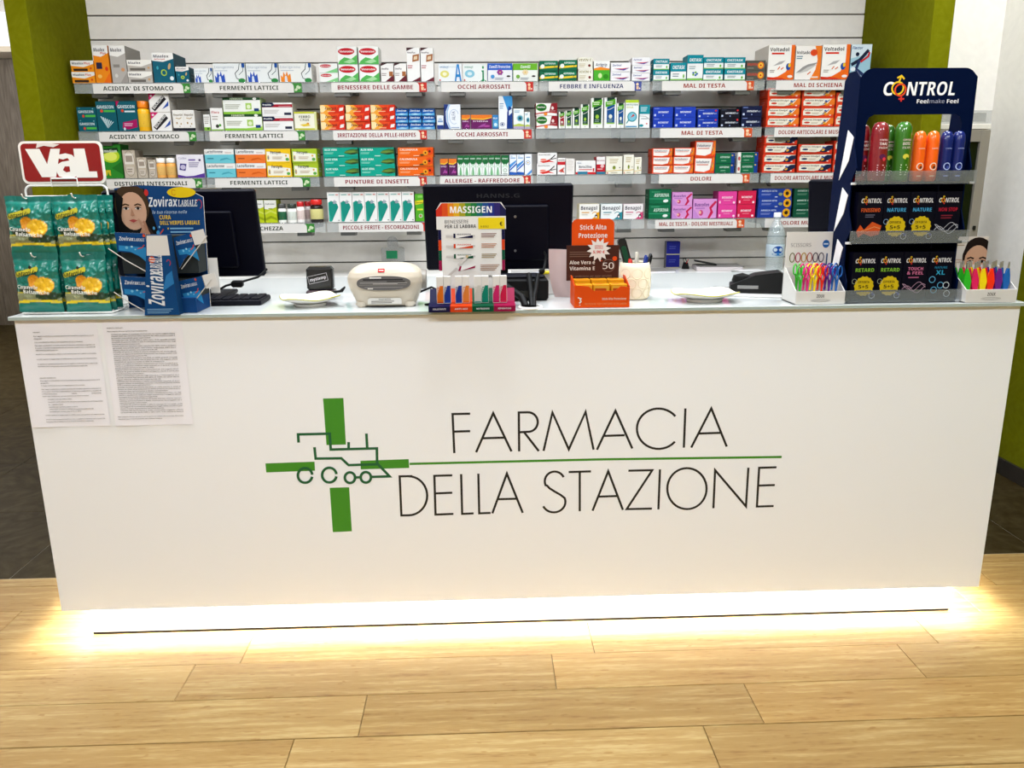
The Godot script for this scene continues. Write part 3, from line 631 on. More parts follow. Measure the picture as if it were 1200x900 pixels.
func paint(c: Cv, k: String):
	match k:
		"maalox_p", "maalox_g", "maalox_to", "maalox_tg", "maalox_t":
			var tall := k != "maalox_p" and k != "maalox_g"
			if tall:
				c.p([0, .74, .5, .7, 1, .8, 1, 1, 0, 1], "f6f3ee")
				c.t("Maalox", .07, .84, .09, "16203c", .72, true, false, .1)
				if k == "maalox_to":
					c.t("Plus", .5, .765, .06, "c8201c", .36); c.r(.14, .38, .52, .55, "2b2a44"); c.e(.8, .38, .1, .06, "e0401c"); c.e(.3, .18, .14, .05, "f8c060"); c.p([.5, 0, 1, 0, 1, .3], "ee6e18")
				elif k == "maalox_tg":
					c.r(.16, .42, .56, .5, "8d8780"); c.e(.75, .36, .12, .05, "d89a6a"); c.p([.5, 0, 1, 0, 1, .3], "a29b94"); c.e(.3, .2, .1, .05, "dcd6ce")
				else:
					c.t("Reflurapid", .1, .765, .045, "c8281c", .5, true, false, .1); c.ring(.5, .34, .14, .11, .004, "a8c83a"); c.e(.78, .55, .06, .11, "c8a878", 12, -.3); c.e(.85, .15, .09, .07, "e8efef"); c.e(.22, .5, .05, .06, "38a4b4")
			else:
				c.p([0, .55, .55, .42, 1, .72, 1, 1, 0, 1], "f6f2ea")
				c.t("Maalox", .05, .66, .2, "16203c", .5, true, false, .12)
				if k == "maalox_p": c.t("Plus", .58, .66, .2, "d2301c", .26, true, false, .12)
				c.r(.1, .08, .72, .3, "3a2a20" if k == "maalox_p" else "6b655e"); c.e(.86, .32, .05, .1, "e05018" if k == "maalox_p" else "d0a070")
		"entero_b", "entero_b2", "entero_o":
			c.t("Enterogermina", .05, .74, .13, "8d9cb4", .6, false); c.r(.05, .6, .45, .64, "b9c4d0")
			var b := "2f56b8" if k != "entero_o" else "f08c28"
			c.p([.05, .02, .04, .4, .1, .26, .13, .56, .19, .36, .24, .6, .27, .34, .34, .46, .36, .02], b); c.p([.16, .02, .17, .3, .2, .36, .23, .3, .25, .02], "dfe8f6")
			c.p([.8, 1, .98, 1, .98, .4, .9, .08, .7, .0, .62, .1, .66, .35, .8, .6], "eef2f0")
			c.line([.84, 1, .8, .68, .68, .48, .72, .22, .86, .12, .82, 0], .0026, "1c2c34"); c.line([.95, 1, .93, .6, .8, .4], .0022, "1c3a50"); c.e(.88, .1, .11, .12, "2f8a44"); c.r(.9, .78, .99, 1, "1c4f9c")
		"veno", "veno_s":
			if k == "veno_s":
				c.e(.36, .72, .3, .18, "c81f2c"); c.t("Venoruton", .12, .66, .11, "ffffff", .48); c.p([.3, 0, 1, 0, 1, .5], "86cf8a")
			else:
				c.p([0, 0, 1, 0, 1, .55, .7, .3, .35, .4, .1, .2], "58b658"); c.p([.3, .12, .7, .32, .9, .16, .6, .05], "a9dca4")
				c.e(.46, .72, .42, .2, "c81f2c"); c.t("Venoruton", .12, .67, .11, "ffffff", .68)
		"flebo_s":
			c.p([0, 1, .0, .86, .5, 1], "4a2a2c"); c.p([1, 0, 1, .4, .3, 0], "6a2430"); c.t("VenoPlus", .06, .66, .1, "35242a", .55); c.r(.64, .3, .95, .56, "a8683c"); c.small(.06, .3, .5, .5, 2, "a89c98")
		"flebo":
			c.p([0, 1, 0, .9, .62, 1], "4a2a2c"); c.p([1, 0, 1, .14, .3, 0], "6a2430"); c.t("VenoPlus", .06, .83, .05, "35242a", .6); c.p([.42, .58, .92, .62, .96, .82, .46, .78], "a8683c"); c.p([.52, .64, .8, .66, .82, .76, .56, .74], "e8cfae"); c.small(.06, .38, .5, .5, 2, "c06a70")
		"imid_a":
			c.t("imidazyl", .06, .76, .12, "3c82b4", .36); c.t("antistaminico", .44, .78, .08, "7fb0d0", .32, false); c.e(.26, .42, .19, .2, "e4dc7a"); c.e(.26, .42, .09, .1, "f6f4d4"); c.t("A", .68, .02, .93, "2a86cc", .29); c.e(.06, .08, .03, .05, "d04040")
		"imid_i":
			c.t("imidazyl", .06, .76, .12, "52a088", .36); c.e(.28, .44, .21, .22, "8cc8de"); c.e(.28, .44, .1, .1, "d8eef4"); c.t("i", .78, .02, .8, "2c8f5c", .14, true, true); c.r(.74, .0, .97, .06, "2c8f5c"); c.e(.06, .08, .03, .05, "d04040")
		"fuill_b", "fuill_g":
			var b := k == "fuill_b"
			c.r(0, .62, 1, 1, "2c62c6" if b else "6fb82c"); c.t("Eumill Protection" if b else "Eumill", .06 if b else .3, .74, .15, "ffffff", .86 if b else .4, true, true, .15)
			for i in 6: c.e(.5 + .08 * cos(i * TAU / 6), .5 + .1 * sin(i * TAU / 6), .05, .07, "9a3a90" if b else "f0d8b0", 10)
			c.e(.5, .5, .03, .04, "f0c830"); c.e(.2, .26, .08, .11, "4a92d0" if b else "78b040"); c.e(.84, .28, .08, .05, "3a3030"); c.small(.3, .06, .7, .22, 2, "9aa4b0")
		"asp_c":
			c.p([0, .2, 1, .34, 1, .52, 0, .4], "efd02c"); c.p([.3, .52, .95, .62, .95, .9, .3, .9], "0f7d58"); c.t("ASPIRINA", .26, .64, .17, "e6f2ea", .62); c.e(.16, .44, .12, .2, "f4f6f2", 12, .5); c.t("C", .8, .34, .16, "1a5a40", .08)
		"vivin":
			c.t("VIVIN C", .06, .68, .2, "8c8240", .86, true); c.e(.78, .3, .09, .12, "7a2c24"); c.small(.08, .14, .55, .5, 3, "c8b890")
		"actigrip":
			c.r(0, 0, 1, .54, "4caf2c"); c.p([0, .54, 1, .54, 1, .62, .4, .7, 0, .62], "ef8c22"); c.t("Actigrip", .12, .74, .14, "24305a", .7, true, false, .1); c.e(.4, .26, .12, .13, "cfe8a0"); c.e(.76, .22, .16, .12, "2f8a1c")
		"zerinol":
			c.t("Zerinol", .08, .58, .22, "2b3c8c", .44, true, false, .1); c.p([.1, .36, .6, .2, .95, .46, .6, .34], "c8283c"); c.p([.2, .24, .65, .12, .95, .4, .6, .24], "2c4aa4")
		"oki", "oki_t":
			var tl := k == "oki_t"
			c.r(0, .66 if tl else .5, 1, 1, "0c8c9c"); c.t("OKITASK", .12, .74 if tl else .64, .12 if tl else .2, "f4f8f8", .76, true, false, .1); c.r(0, 0, 1, .08, "7cc244")
			if tl:
				for i in 5: c.e(.5 + .13 * cos(i * TAU / 5), .26 + .06 * sin(i * TAU / 5), .07, .04, "78b83c" if i % 2 else "2a6ab0", 10)
				c.small(.12, .42, .6, .58, 2, "a0b4b4")
			else: c.small(.14, .18, .62, .42, 2, "7c8c90"); c.e(.84, .24, .05, .12, "6cb83c")
		"brufen":
			c.t("BRUFEN", .06, .46, .26, "d0402c", .5, true, false, .1); c.e(.76, .5, .17, .36, "ef7a24"); c.e(.76, .5, .11, .24, "f4c83a"); c.e(.76, .5, .05, .11, "c83020"); c.small(.06, .12, .5, .3, 1, "8e8c80")
		"voltadol":
			c.p([.0, 0, 1, 0, 1, 1, .86, 1, .86, .5, .7, .24, .4, .1, 0, .04], "ef6a1c"); c.p([0, 0, .8, 0, .55, .06, 0, .09], "d23418")
			c.t("Voltadol", .05, .82, .1, "1c1c20", .72); c.r(.12, .73, .6, .78, "d8301c"); c.p([.2, .4, .52, .46, .66, .56, .42, .52], "b5b2b0"); c.e(.78, .38, .09, .1, "1d4d9c"); c.e(.82, .42, .05, .06, "f2c22c"); c.line([.5, .3, .6, .36], .004, "e06020"); c.line([.38, .3, .46, .38], .004, "e06020"); c.small(.08, .2, .3, .3, 2, "b0a8a0"); c.e(.86, .1, .1, .04, "f6efe8")
		"voltadol_f":
			c.p([1, 0, 1, 1, .74, 1, .86, .6, .8, .3, .6, 0], "ef7a24"); c.t("Voltadol", .03, .76, .09, "1c1c20", .56); c.e(.7, .8, .14, .1, "e0481c"); c.p([.04, .2, .5, .3, .9, .52, .5, .46, .3, .38], "9a9794"); c.p([.1, .18, .5, .26, .86, .46, .5, .38], "c9c6c2"); c.small(.04, .6, .32, .72, 2, "3a7a90"); c.line([.5, .16, .62, .24], .004, "e06020"); c.r(.66, .06, .92, .1, "fbe4d0")
		"dicloreum":
			c.p([0, .6, 1, .75, 1, 1, 0, 1], "d9e7ee"); c.t("Flector", .05, .86, .08, "1b3f7c", .5, true, false, .1); c.e(.32, .72, .09, .06, "17233c"); c.line([.05, .42, .45, .56, .85, .84], .013, "17233c"); c.line([.45, .56, .3, .3, .75, .1], .012, "22335c"); c.line([.5, .5, .85, .66, .9, .78], .008, "d02c34"); c.p([0, 0, 1, 0, 1, .14, .3, .06], "2c78a4"); c.line([.5, .04, 1, .16], .006, "c8242c"); c.e(.15, .3, .12, .06, "e9eef0")
		"gavi":
			c.t("GAVISCON", .08, .52, .2, "dfeef0", .78); c.e(.32, .26, .06, .12, "e2482c"); c.r(.42, .18, .95, .36, "52b848"); c.e(.85, .86, .03, .04, "8fd0d4"); c.e(.15, .9, .03, .04, "6ab4ba")
		"gavi_a", "gavi_b":
			c.t("GAVISCON", .06, .76, .1, "dfeef0", .84); c.e(.28, .68, .07, .05, "e2482c")
			if k == "gavi_a":
				c.r(.38, .64, .95, .71, "52b848")
				for i in 7: c.p([.5, .1, .18 + .1 * i, .5 - .03 * i, .24 + .1 * i, .5 - .03 * i], "cfe6ea")
			else:
				c.r(.38, .63, .9, .68, "d8e8ec"); c.p([.2, .1, .5, .06, .95, .14, .95, .4, .6, .34, .25, .3], "a81c5c"); c.p([0, .82, .18, 1, 0, 1], "c2205c"); c.small(.3, .16, .8, .28, 2, "e8b8d0"); c.e(.3, .08, .05, .05, "cfe6ea")
		"biocheta":
			c.p([0, .62, 0, 1, .4, 1], "d81e6c"); c.p([.08, .22, .24, .04, .86, .68, .7, .9], "241f22"); c.t("BIOCHETASI", .23, .15, .2, "f4f0ec", .78, true, false, 0, .83); c.p([.6, .14, .94, .34, .96, .6, .78, .36], "2c50a8"); c.e(.12, .86, .06, .06, "f4e0ea")
		"riopan":
			c.r(0, 0, 1, .14, "25262c"); c.t("RiopanGel", .06, .72, .1, "6c5a3a", .4, true); c.t("RiopanGel", .54, .72, .1, "6c5a3a", .4, true); c.r(.497, .14, .503, 1, "b5aca0")
			for o in [0.0, .48]: c.line([.14 + o, .62, .3 + o, .58, .4 + o, .64], .003, "b89a68"); c.e(.18 + o, .38, .035, .05, "b08a50"); c.e(.36 + o, .34, .03, .04, "b08a50"); c.e(.3 + o, .22, .02, .03, "8a6a40")
		"tub_w": c.small(.1, .4, .9, .9, 4, "a9a29a"); c.r(0, 0, 1, .22, "86b840"); c.e(.6, .12, .2, .06, "3a5a24")
		"tub_w2": c.t("Actimel" if false else "Flora", .12, .76, .1, "c03038", .6); c.small(.12, .45, .7, .68, 2, "b0a8a0"); c.e(.5, .2, .14, .08, "3c3c30"); c.e(.72, .24, .1, .06, "54a03c"); c.r(0, 0, 1, .06, "8cbf4a")
		"yovis": c.r(.0, .84, 1, 1, "264c28"); c.t("FERMENTI", .2, .87, .1, "dfe8c8", .34); c.r(0, 0, 1, .14, "8bc53c"); c.p([0, .1, .5, .12, 1, .26, 1, .1], "a9d55c"); c.r(.6, .28, .76, .66, "a8cf60"); c.e(.68, .44, .05, .12, "e6f0c8"); c.r(.82, .16, .95, .34, "1f3f74"); c.small(.06, .3, .5, .62, 3, "b9bca8"); c.e(.85, .92, .05, .08, "f4f6ef")
		"prolife": c.r(0, .66, 1, .88, "a81c2c"); c.p([0, .68, .32, .68, .42, .82, .36, 1, 0, 1], "1a2240"); c.t("Prolife", .03, .78, .12, "f2f0ee", .28, true, false, .1); c.small(.06, .2, .6, .5, 3, "c0bab4"); c.r(.72, .1, .95, .28, "272c44"); c.r(.55, .71, .95, .76, "d88890")
		"yellowg": c.r(0, 0, 1, .1, "c7c838"); c.r(0, .9, 1, 1, "c7c838"); c.r(.9, 0, 1, 1, "dfe0a0"); c.t("FERRO", .22, .66, .13, "3c4434", .5); c.t("C PLUS", .26, .5, .11, "3c4434", .4); c.p([.24, .3, .6, .36, .72, .24, .4, .2], "e8c83c"); c.e(.6, .36, .06, .05, "d89030")
		"foille": c.p([0, 0, .3, 0, .5, .5, .3, 1, 0, 1], "f6a83a"); c.p([0, .1, .12, .1, .28, .55, .16, .95, 0, .95], "fbe0a8"); c.p([.55, 0, 1, 0, 1, 1, .8, 1], "da2f1a"); c.t("Fenistil", .2, .42, .3, "5a1420", .46, true, false, .15); c.p([.78, .22, .94, .32, .97, .7, .81, .62], "f2ece6"); c.small(.3, .14, .7, .28, 1, "f8d8b0")
		"aciclin": c.p([0, .3, .5, .1, 1, .4, 1, 0, 0, 0], "4fa6dc"); c.p([.1, .2, .5, .32, .95, .2, .5, .08], "b9e0f2"); c.p([0, .8, 1, .6, 1, 1, 0, 1], "12407f"); c.t("Zovirax", .1, .56, .26, "eef4fa", .78, true, false, .2)
		"alfa_s": c.r(0, 0, 1, .3, "2a3f86"); c.r(.1, .5, .9, .62, "7a9ac8"); c.e(.5, .72, .28, .07, "a8c0dc")
		"alfa": c.p([0, 0, .3, 0, .12, .3, .1, .7, .28, 1, 0, 1], "22387a"); c.p([.3, 0, .4, 0, .24, .3, .22, .7, .38, 1, .28, 1, .14, .7, .16, .3], "9cbce0"); c.ring(.6, .5, .3, .3, .0016, "7ea2d0", 16, .4, 5.2); c.t("ALFA", .67, .36, .14, "24407c", .52, false, false, 0, PI / 2); c.r(.4, .05, .9, .08, "8aa0c0")
		"iride", "react": c.p([0, .74, .6, .7, 1, .82, 1, 1, 0, 1], "e87a28"); c.p([0, .68, .6, .64, 1, .78, 1, .84, .6, .71, 0, .75], "f4c83c"); c.t("Iridina" if k == "iride" else "Reactifargin", .1, .5, .1, "e6cfe4", .7); c.e(.75, .2, .16, .07, "b04898"); c.p([.3, .1, .6, .16, .72, .4, .5, .3], "a04a98")
		"collirio": c.r(0, .6, 1, 1, "2f7fc0"); c.t("BLU", .12, .7, .12, "ffffff", .7); c.e(.5, .3, .3, .12, "cfe8f4"); c.r(0, 0, 1, .1, "2a64a8")
		"opti": c.p([.3, 1, .7, .5, 1, .72, 1, 1], "3f94d4"); c.p([.58, 0, 1, 0, 1, .62, .74, .7, .62, .5], "1c3a84"); c.p([.74, .4, .98, .5, .98, .62, .74, .55], "e6eef4"); c.ring(.26, .14, .18, .06, .0018, "24407c"); c.e(.26, .14, .08, .03, "24407c"); c.small(.08, .6, .4, .8, 3, "90a8c0")
		"eye": c.small(.1, .78, .7, .92, 2, "5c94b4"); c.e(.62, .52, .34, .17, "bcd4d4"); c.e(.62, .52, .24, .13, "3c8fa8"); c.e(.62, .52, .1, .055, "16262c"); c.r(0, 0, 1, .12, "b9a8cc"); c.p([0, .12, 1, .12, 1, .2, .5, .26, 0, .18], "b8c858")
		"bisolvon": c.p([.62, .24, 1, .24, 1, 1, .72, 1], "8e1a22"); c.e(.26, .66, .25, .3, "3f8f2c"); c.e(.26, .66, .2, .23, "20602a"); c.t("Bisolvon", .08, .62, .12, "e8f0da", .36); c.p([0, .1, .6, .26, 1, .18, 1, .24, .6, .34, 0, .2], "b8282c"); c.e(.46, .14, .09, .12, "ef8c2c"); c.e(.78, .6, .06, .12, "f0dcd8"); c.e(.78, .68, .03, .06, "f0dcd8"); c.r(.68, .36, .92, .4, "d8a0a0")
		"sedatus_r", "sedatus_g", "sedatus_b":
			var b: String = {"sedatus_r": "a01c2c", "sedatus_g": "1c4432", "sedatus_b": "1c4f8e"}[k]
			c.r(.22, .14, .86, 1, b); c.r(.22, .9, .86, 1, "1c3a2a"); c.p([.1, .68, .92, .78, .92, .95, .1, .86], "66b82c"); c.p([.14, .7, .88, .79, .88, .92, .14, .84], "4f9a20"); c.small(.2, .76, .8, .88, 2, "dcecc4"); c.line([.1, .58, .5, .62, .95, .72], .0016, "f4f4ee"); c.e(.52, .38, .14, .07, "9cc83c" if k == "sedatus_g" else "e8ecdc"); c.r(.22, .14, .86, .18, "8cc040"); c.e(.52, .06, .05, .015, "30403a"); c.small(.32, .2, .76, .3, 2, "8fa89c")
		"fluimu": c.r(0, .9, 1, 1, "b7d332"); c.t("PHYTOTEN", .06, .8, .06, "1f6f4c", .86); c.t("GOLA", .08, .71, .06, "c8c040", .5); c.ring(.52, .4, .36, .18, .004, "2a8f98"); c.e(.52, .4, .29, .145, "7fc4d8"); c.p([.4, .36, .7, .44, .6, .5], "d83a34"); c.line([.26, .28, .1, .16], .004, "2a8f98"); c.r(.04, .03, .9, .07, "3f94c4")
		"tealw": c.r(0, .6, 1, 1, "1d8f9c"); c.small(.1, .7, .8, .92, 3, "cfe8ea"); c.line([0, .52, .6, .5, 1, .36], .0014, "202830"); c.e(.2, .1, .2, .06, "1d8f9c"); c.e(.72, .18, .08, .03, "d83a44"); c.r(.15, .38, .8, .42, "a0a8ac")
		"moment", "moment_s", "moment_k", "moment_n":
			c.t("MOMENT", .26, .42, .17, "eef2fa", .52, true, false, .1)
			if k != "moment": c.t("ACT" if k != "moment_n" else "ACT", .8, .42, .13, "b8c4e0", .12, true, false, .1)
			c.r(.05, .12, .14, .32, "c8d4ee"); c.r(.06, .82, .3, .88, "7f94d4" if k != "moment_k" else "4a5468"); c.e(.5, .2, .03, .06, "9fb0e0")
			if k == "moment_s" or k == "moment_k": c.e(.88, .8, .05, .1, "d8282c")
		"voltaren", "voltaren2":
			c.p([.06, .18, .5, .12, .72, .24, .86, .55, 1, .9, .1, .9, .05, .6], "f4ecd8")
			if k == "voltaren2": c.p([.6, .15, .8, .1, 1, .5, 1, .86, .86, .84], "1c2242")
			else: c.p([.72, .12, 1, .3, 1, .92, .9, .88], "ef7a24")
			c.t("Voltaren Emulgel", .08, .64, .16, "2a2226", .56, true, false, .08); c.e(.2, .44, .09, .1, "d03a24" if k == "voltaren" else "26305c", 14); c.small(.32, .3, .58, .5, 2, "b8a890")
			c.e(.73, .62, .04, .12, "1f5aa8"); c.e(.72, .42, .05, .16, "f2b428"); c.line([.64, .3, .74, .52, .84, .78], .003, "1f3f84"); c.e(.88, .2, .03, .06, "f6e0d4"); c.line([.07, .2, .5, .13, .72, .26], .0012, "8a2a1c")
		"imod": c.e(.5, .66, .42, .2, "b9d62c"); c.e(.5, .64, .3, .13, "e8ee6a"); c.p([.1, .72, .9, .8, .86, .9, .1, .86], "1a3c20"); c.t("Imodium", .16, .76, .08, "e6eede", .66); c.p([.14, .08, .24, .08, .3, .2, .36, .08, .42, .08, .42, .24, .14, .24], "d8c02c"); c.p([.5, .3, 1, .1, 1, .5], "237022")
		"sachet": c.r(.12, .5, .86, .88, "ece4d8"); c.r(.22, .58, .76, .8, "a49688"); c.r(.2, .14, .8, .4, "d8ccbc"); c.small(.26, .2, .74, .36, 2, "8e8276"); c.ring(.5, .52, .46, .46, .0018, "8f8478")
		"codex": c.t("Codex", .08, .8, .09, "7f74a0", .3, false); c.p([0, 0, 1, 0, 1, .2, .6, .08, .3, .06, 0, .14], "5a3a94"); c.p([.08, .34, .3, .3, .36, .6, .12, .62], "4a3f86"); c.e(.22, .46, .1, .1, "c9c0dc"); c.small(.44, .44, .86, .68, 3, "8a80a8"); c.r(.44, .74, .7, .8, "7860a8"); c.r(.82, .72, .9, .8, "3a2c60")
		"lacto_b", "lacto_o":
			c.r(0, .62, 1, 1, "f1efea"); c.t("Lactoflorene", .04, .72, .2, "25304a", .58, true, false, .05); c.small(.08, .26, .36, .42, 1, "2f7f92" if k == "lacto_b" else "a84a1c"); c.p([.5, .18, .75, .3, .95, .2, .75, .4, .55, .32], "4aa4b4" if k == "lacto_b" else "d8601c"); c.r(.7, .7, .92, .8, "d8c8c4")
		"ferz_y", "ferz_g":
			var y := "f0c31c" if k == "ferz_y" else "a9c22c"
			c.p([.3, .76, 1, .6, 1, 1, 0, 1, 0, .8], y); c.r(0, 0, 1, .1, y); c.r(0, 0, .04, 1, y); c.r(.95, 0, 1, 1, y); c.t("Ferzym", .2, .64, .2, "20242a", .42, true); c.e(.1, .36, .04, .18, "d8a838"); c.e(.1, .36, .02, .1, "5a8fb0"); c.small(.26, .24, .74, .46, 2, "c8b090"); c.e(.86, .24, .07, .11, "5fa844"); c.e(.82, .5, .04, .07, "e8b040")
		"aloe":
			c.t("ALOE VERA", .04, .66, .2, "e8f6f0", .36, true, false, .05); c.small(.04, .3, .34, .5, 2, "9adcc8"); c.p([.6, .4, .8, .24, 1, .34, 1, .8, .84, .84, .66, .66], "3a5a2c"); c.p([.6, .46, .82, .42, 1, .54, .84, .62, .66, .6], "6f8f3c"); c.p([.66, .62, .86, .6, .98, .74, .82, .76], "527a34"); c.e(.86, .36, .08, .09, "2c4424"); c.r(.44, .08, .6, .16, "bfeadc")
		"calend":
			c.t("CALENDULA", .06, .66, .2, "fdeedd", .5, true, false, .05); c.small(.06, .3, .4, .5, 2, "fbc090")
			for o in [[.9, .56, .07], [.78, .42, .05]]:
				for i in 8: c.e(o[0] + cos(i * TAU / 8) * o[2], o[1] + sin(i * TAU / 8) * o[2] * 3.6, o[2] * .55, o[2] * 2, "e8481a" if o[2] > .06 else "f0a024", 8)
				c.e(o[0], o[1], o[2] * .5, o[2] * 2, "5a2410", 10)
			c.e(.68, .2, .06, .08, "4c4a20"); c.r(.44, .08, .6, .15, "fbd4b0")
		"rino", "rino_o":
			c.r(0, .66, 1, 1, "1d6b3a"); c.p([0, .66, 1, .66, .5, .46], "1d6b3a"); c.t("RINO", .12, .8, .07, "dff0e2", .76)
			c.p([.12, .46, .5, .58, .88, .46, .88, .36, .5, .48, .12, .36], "c9e6cc")
			if k == "rino": c.p([.36, .0, .64, 0, .58, .4, .42, .4], "5fae6c"); c.p([.1, 0, .3, 0, .38, .34], "bfe0c4"); c.p([.9, 0, .7, 0, .62, .34], "bfe0c4")
			else: c.ring(.5, .24, .26, .09, .0016, "4c9a54"); c.r(.2, .04, .8, .08, "9aa89c")
		"vicks": c.p([0, 0, 1, 0, 1, .12, 0, .16], "2a5cb4"); c.p([0, .3, .9, .62, 1, .74, 0, .5], "4a92d8"); c.p([0, .18, 1, .5, 1, .6, 0, .26], "2a62b8"); c.r(.15, .8, .85, .86, "8fb4dc"); c.e(.3, .92, .14, .03, "b0c8e0")
		"vicks_o": c.ring(.45, .58, .32, .1, .0016, "2f62b0"); c.p([.2, 0, 1, .26, 1, .12, .6, 0], "4a92d8"); c.r(.2, .82, .8, .87, "6a94c8"); c.e(.45, .58, .1, .035, "c8a040")
		"bronch": c.t("Bronchenolo", .06, .76, .12, "6a5c5c", .6, true, false, .1); c.p([.1, .2, .4, .26, .7, .46, .62, .3, .9, .12, .6, .16, .3, .06], "d8281f"); c.line([.62, .34, .9, .78], .004, "3c3434"); c.line([.7, .4, .98, .5], .003, "3c3434"); c.e(.3, .36, .16, .1, "f09080")
		"bronch_s": c.r(0, .58, 1, .78, "c8242c"); c.r(.1, .84, .9, .9, "a09890"); c.p([.1, .2, .9, .1, .7, .3, .9, .46], "dd5044"); c.line([.4, .1, .9, .4], .002, "3c3434")
		"plain_w": c.small(.14, .2, .86, .92, 9, "d9cfc6")
		"borocil": c.r(0, 0, 1, .16, "c8242c"); c.r(.1, 0, .6, .2, "2c7894"); c.t("Borocillina", .16, .46, .18, "2c3040", .64); c.r(.16, .3, .82, .38, "dc7a74"); c.t("Neo", .08, .78, .1, "7888a0", .2); c.r(.86, .2, .94, .44, "c8242c")
		"borocil_s": c.r(0, .14, 1, .56, "c01f2c"); c.r(0, 0, 1, .14, "2c7894"); c.t("Borocillina", .06, .74, .08, "a03038", .86); c.e(.66, .46, .2, .1, "e8c0c0"); c.r(.1, .26, .7, .32, "e8b0b0")
		"herbal": c.small(.22, .58, .8, .88, 3, "c0ae7c"); c.e(.5, .36, .1, .11, "8a9a2c", 14); c.e(.5, .4, .07, .05, "6a7a24"); c.p([0, .18, 1, .24, 1, .2, 0, .14], "e0bc5c"); c.e(.1, .06, .05, .04, "d84a44"); c.e(.84, .36, .04, .03, "40382c"); c.r(.3, .06, .7, .1, "b0a888")
		"voltadv": c.p([.06, .14, .5, .08, .78, .22, .86, .9, .06, .92], "f6f0ea"); c.p([.82, .1, 1, .2, 1, 1, .92, 1], "ef7a24"); c.t("Voltadvance", .08, .62, .16, "2a2a50", .66, true, false, .1); c.r(.12, .5, .7, .56, "d8705c"); c.e(.88, .5, .04, .14, "f2b428"); c.line([.84, .36, .92, .66], .0025, "24407c")
		"dkgreen", "dkgreen2":
			c.r(.82, 0, 1, 1, "1c3c8c")
			if k == "dkgreen2": c.r(0, 0, .16, 1, "ece8e2"); c.e(.08, .4, .06, .2, "c05050")
			c.t("ASPIRINA", .24, .52, .18, "cfe4d4", .5, true, false, .1); c.small(.3, .16, .64, .34, 1, "7fb494"); c.e(.88, .78, .04, .07, "f0c040")
		"dulco": c.p([0, .62, .4, .58, 1, .7, 1, 1, 0, 1], "ecebe2"); c.t("Dulcolax", .1, .8, .07, "4a4a30", .76); c.p([0, .1, .5, .2, 1, .1, 1, .2, .5, .32, 0, .2], "93a30e"); c.p([0, .36, .5, .48, 1, .38, 1, .44, .5, .56, 0, .44], "d4de5a"); c.e(.5, .62, .2, .03, "98a428")
		"cerotti": c.p([.06, .66, .3, .72, .78, .62, .88, .5, .3, .02, .06, .02], "1c8f7e"); c.p([.06, .5, .06, .02, .3, .02], "23a08e"); c.e(.58, .66, .14, .045, "9aa8b0", 12, .3); c.line([.4, .62, .56, .74, .8, .66], .0014, "4a5460"); c.r(.12, .9, .6, .94, "9cc4bc"); c.r(.7, .9, .9, .94, "d88a80"); c.e(.86, .06, .06, .015, "404848"); c.line([.3, .02, .88, .5], .001, "e8f4f0")
		"greenbox": c.p([0, .6, 1, .66, 1, .78, 0, .74], "f0d82c"); c.t("Dermo", .08, .65, .07, "2c5a1c", .8); c.r(.3, .86, .8, .94, "8cd05c"); c.ring(.55, .2, .2, .07, .002, "e8f4d8"); c.e(.55, .2, .1, .03, "d05050"); c.r(.2, .4, .8, .46, "d8e83c")
		"benagol_y", "benagol_t", "benagol_p":
			var b: String = {"benagol_y": "e8a41c", "benagol_t": "2c8c98", "benagol_p": "d04a78"}[k]
			c.t("Benagol", .08, .62, .24, "22263c", .8, true, false, .05); c.p([.6, .0, 1, 0, 1, .5, .86, .42, .8, .2], b); c.ring(.78, .26, .17, .24, .003, b, 14, -.6, 2.6); c.e(.84, .2, .07, .12, "20243a"); c.e(.84, .16, .04, .07, "f4ece4"); c.r(.12, .42, .5, .48, b); c.r(.12, .28, .42, .33, "c8c0b4")
		"asp_g": c.t("ASPIRINA", .22, .48, .22, "cfe6d6", .68, true, false, .08); c.e(.76, .2, .12, .1, "eef2ee", 14, .1); c.p([0, .32, 1, .3, 1, .36, 0, .38], "2f9a6c"); c.r(.1, .78, .5, .84, "3f9a70")
		"busco": c.p([.62, 0, .72, 0, .86, .3, .78, .5, 1, .84, .92, .9, .68, .56, .74, .34], "c81f4c"); c.t("Buscofen", .06, .62, .17, "5a2a7c", .6, true, false, .1); c.e(.34, .28, .09, .15, "d04a7c"); c.e(.3, .3, .05, .08, "f0c0a0"); c.p([0, 0, .3, 0, .1, .4, 0, .5], "c88ad0"); c.r(.1, .5, .5, .54, "9a5ab0")
		"moment_p", "moment_r": c.t("MOMENT", .2, .46, .15, "fbe8f0", .58, true, false, .1); c.r(.06, .1, .14, .28, "f8c8dc"); c.e(.86, .16, .06, .08, "fbe8f0"); c.r(.3, .3, .66, .34, "f2a0c0" if k == "moment_p" else "f090a0")
		"arnica_b", "arnica_g":
			c.t("ARNICA VITA", .1, .68, .16, "d8e2f2" if k == "arnica_b" else "cfe4d6", .46, true, false, .05); c.small(.1, .3, .44, .5, 2, "8f9cd0" if k == "arnica_b" else "6c9a80"); c.r(.5, .1, .58, .18, "d8e2f2")
			for i in 12: c.e(.86 + cos(i * TAU / 12) * .075, .5 + sin(i * TAU / 12) * .3, .045, .14, "f0b41c" if i % 2 else "e89c14", 8, i * TAU / 12)
			c.e(.86, .5, .055, .2, "3a2210"); c.e(.66, .42, .06, .16, "8c9a7c")

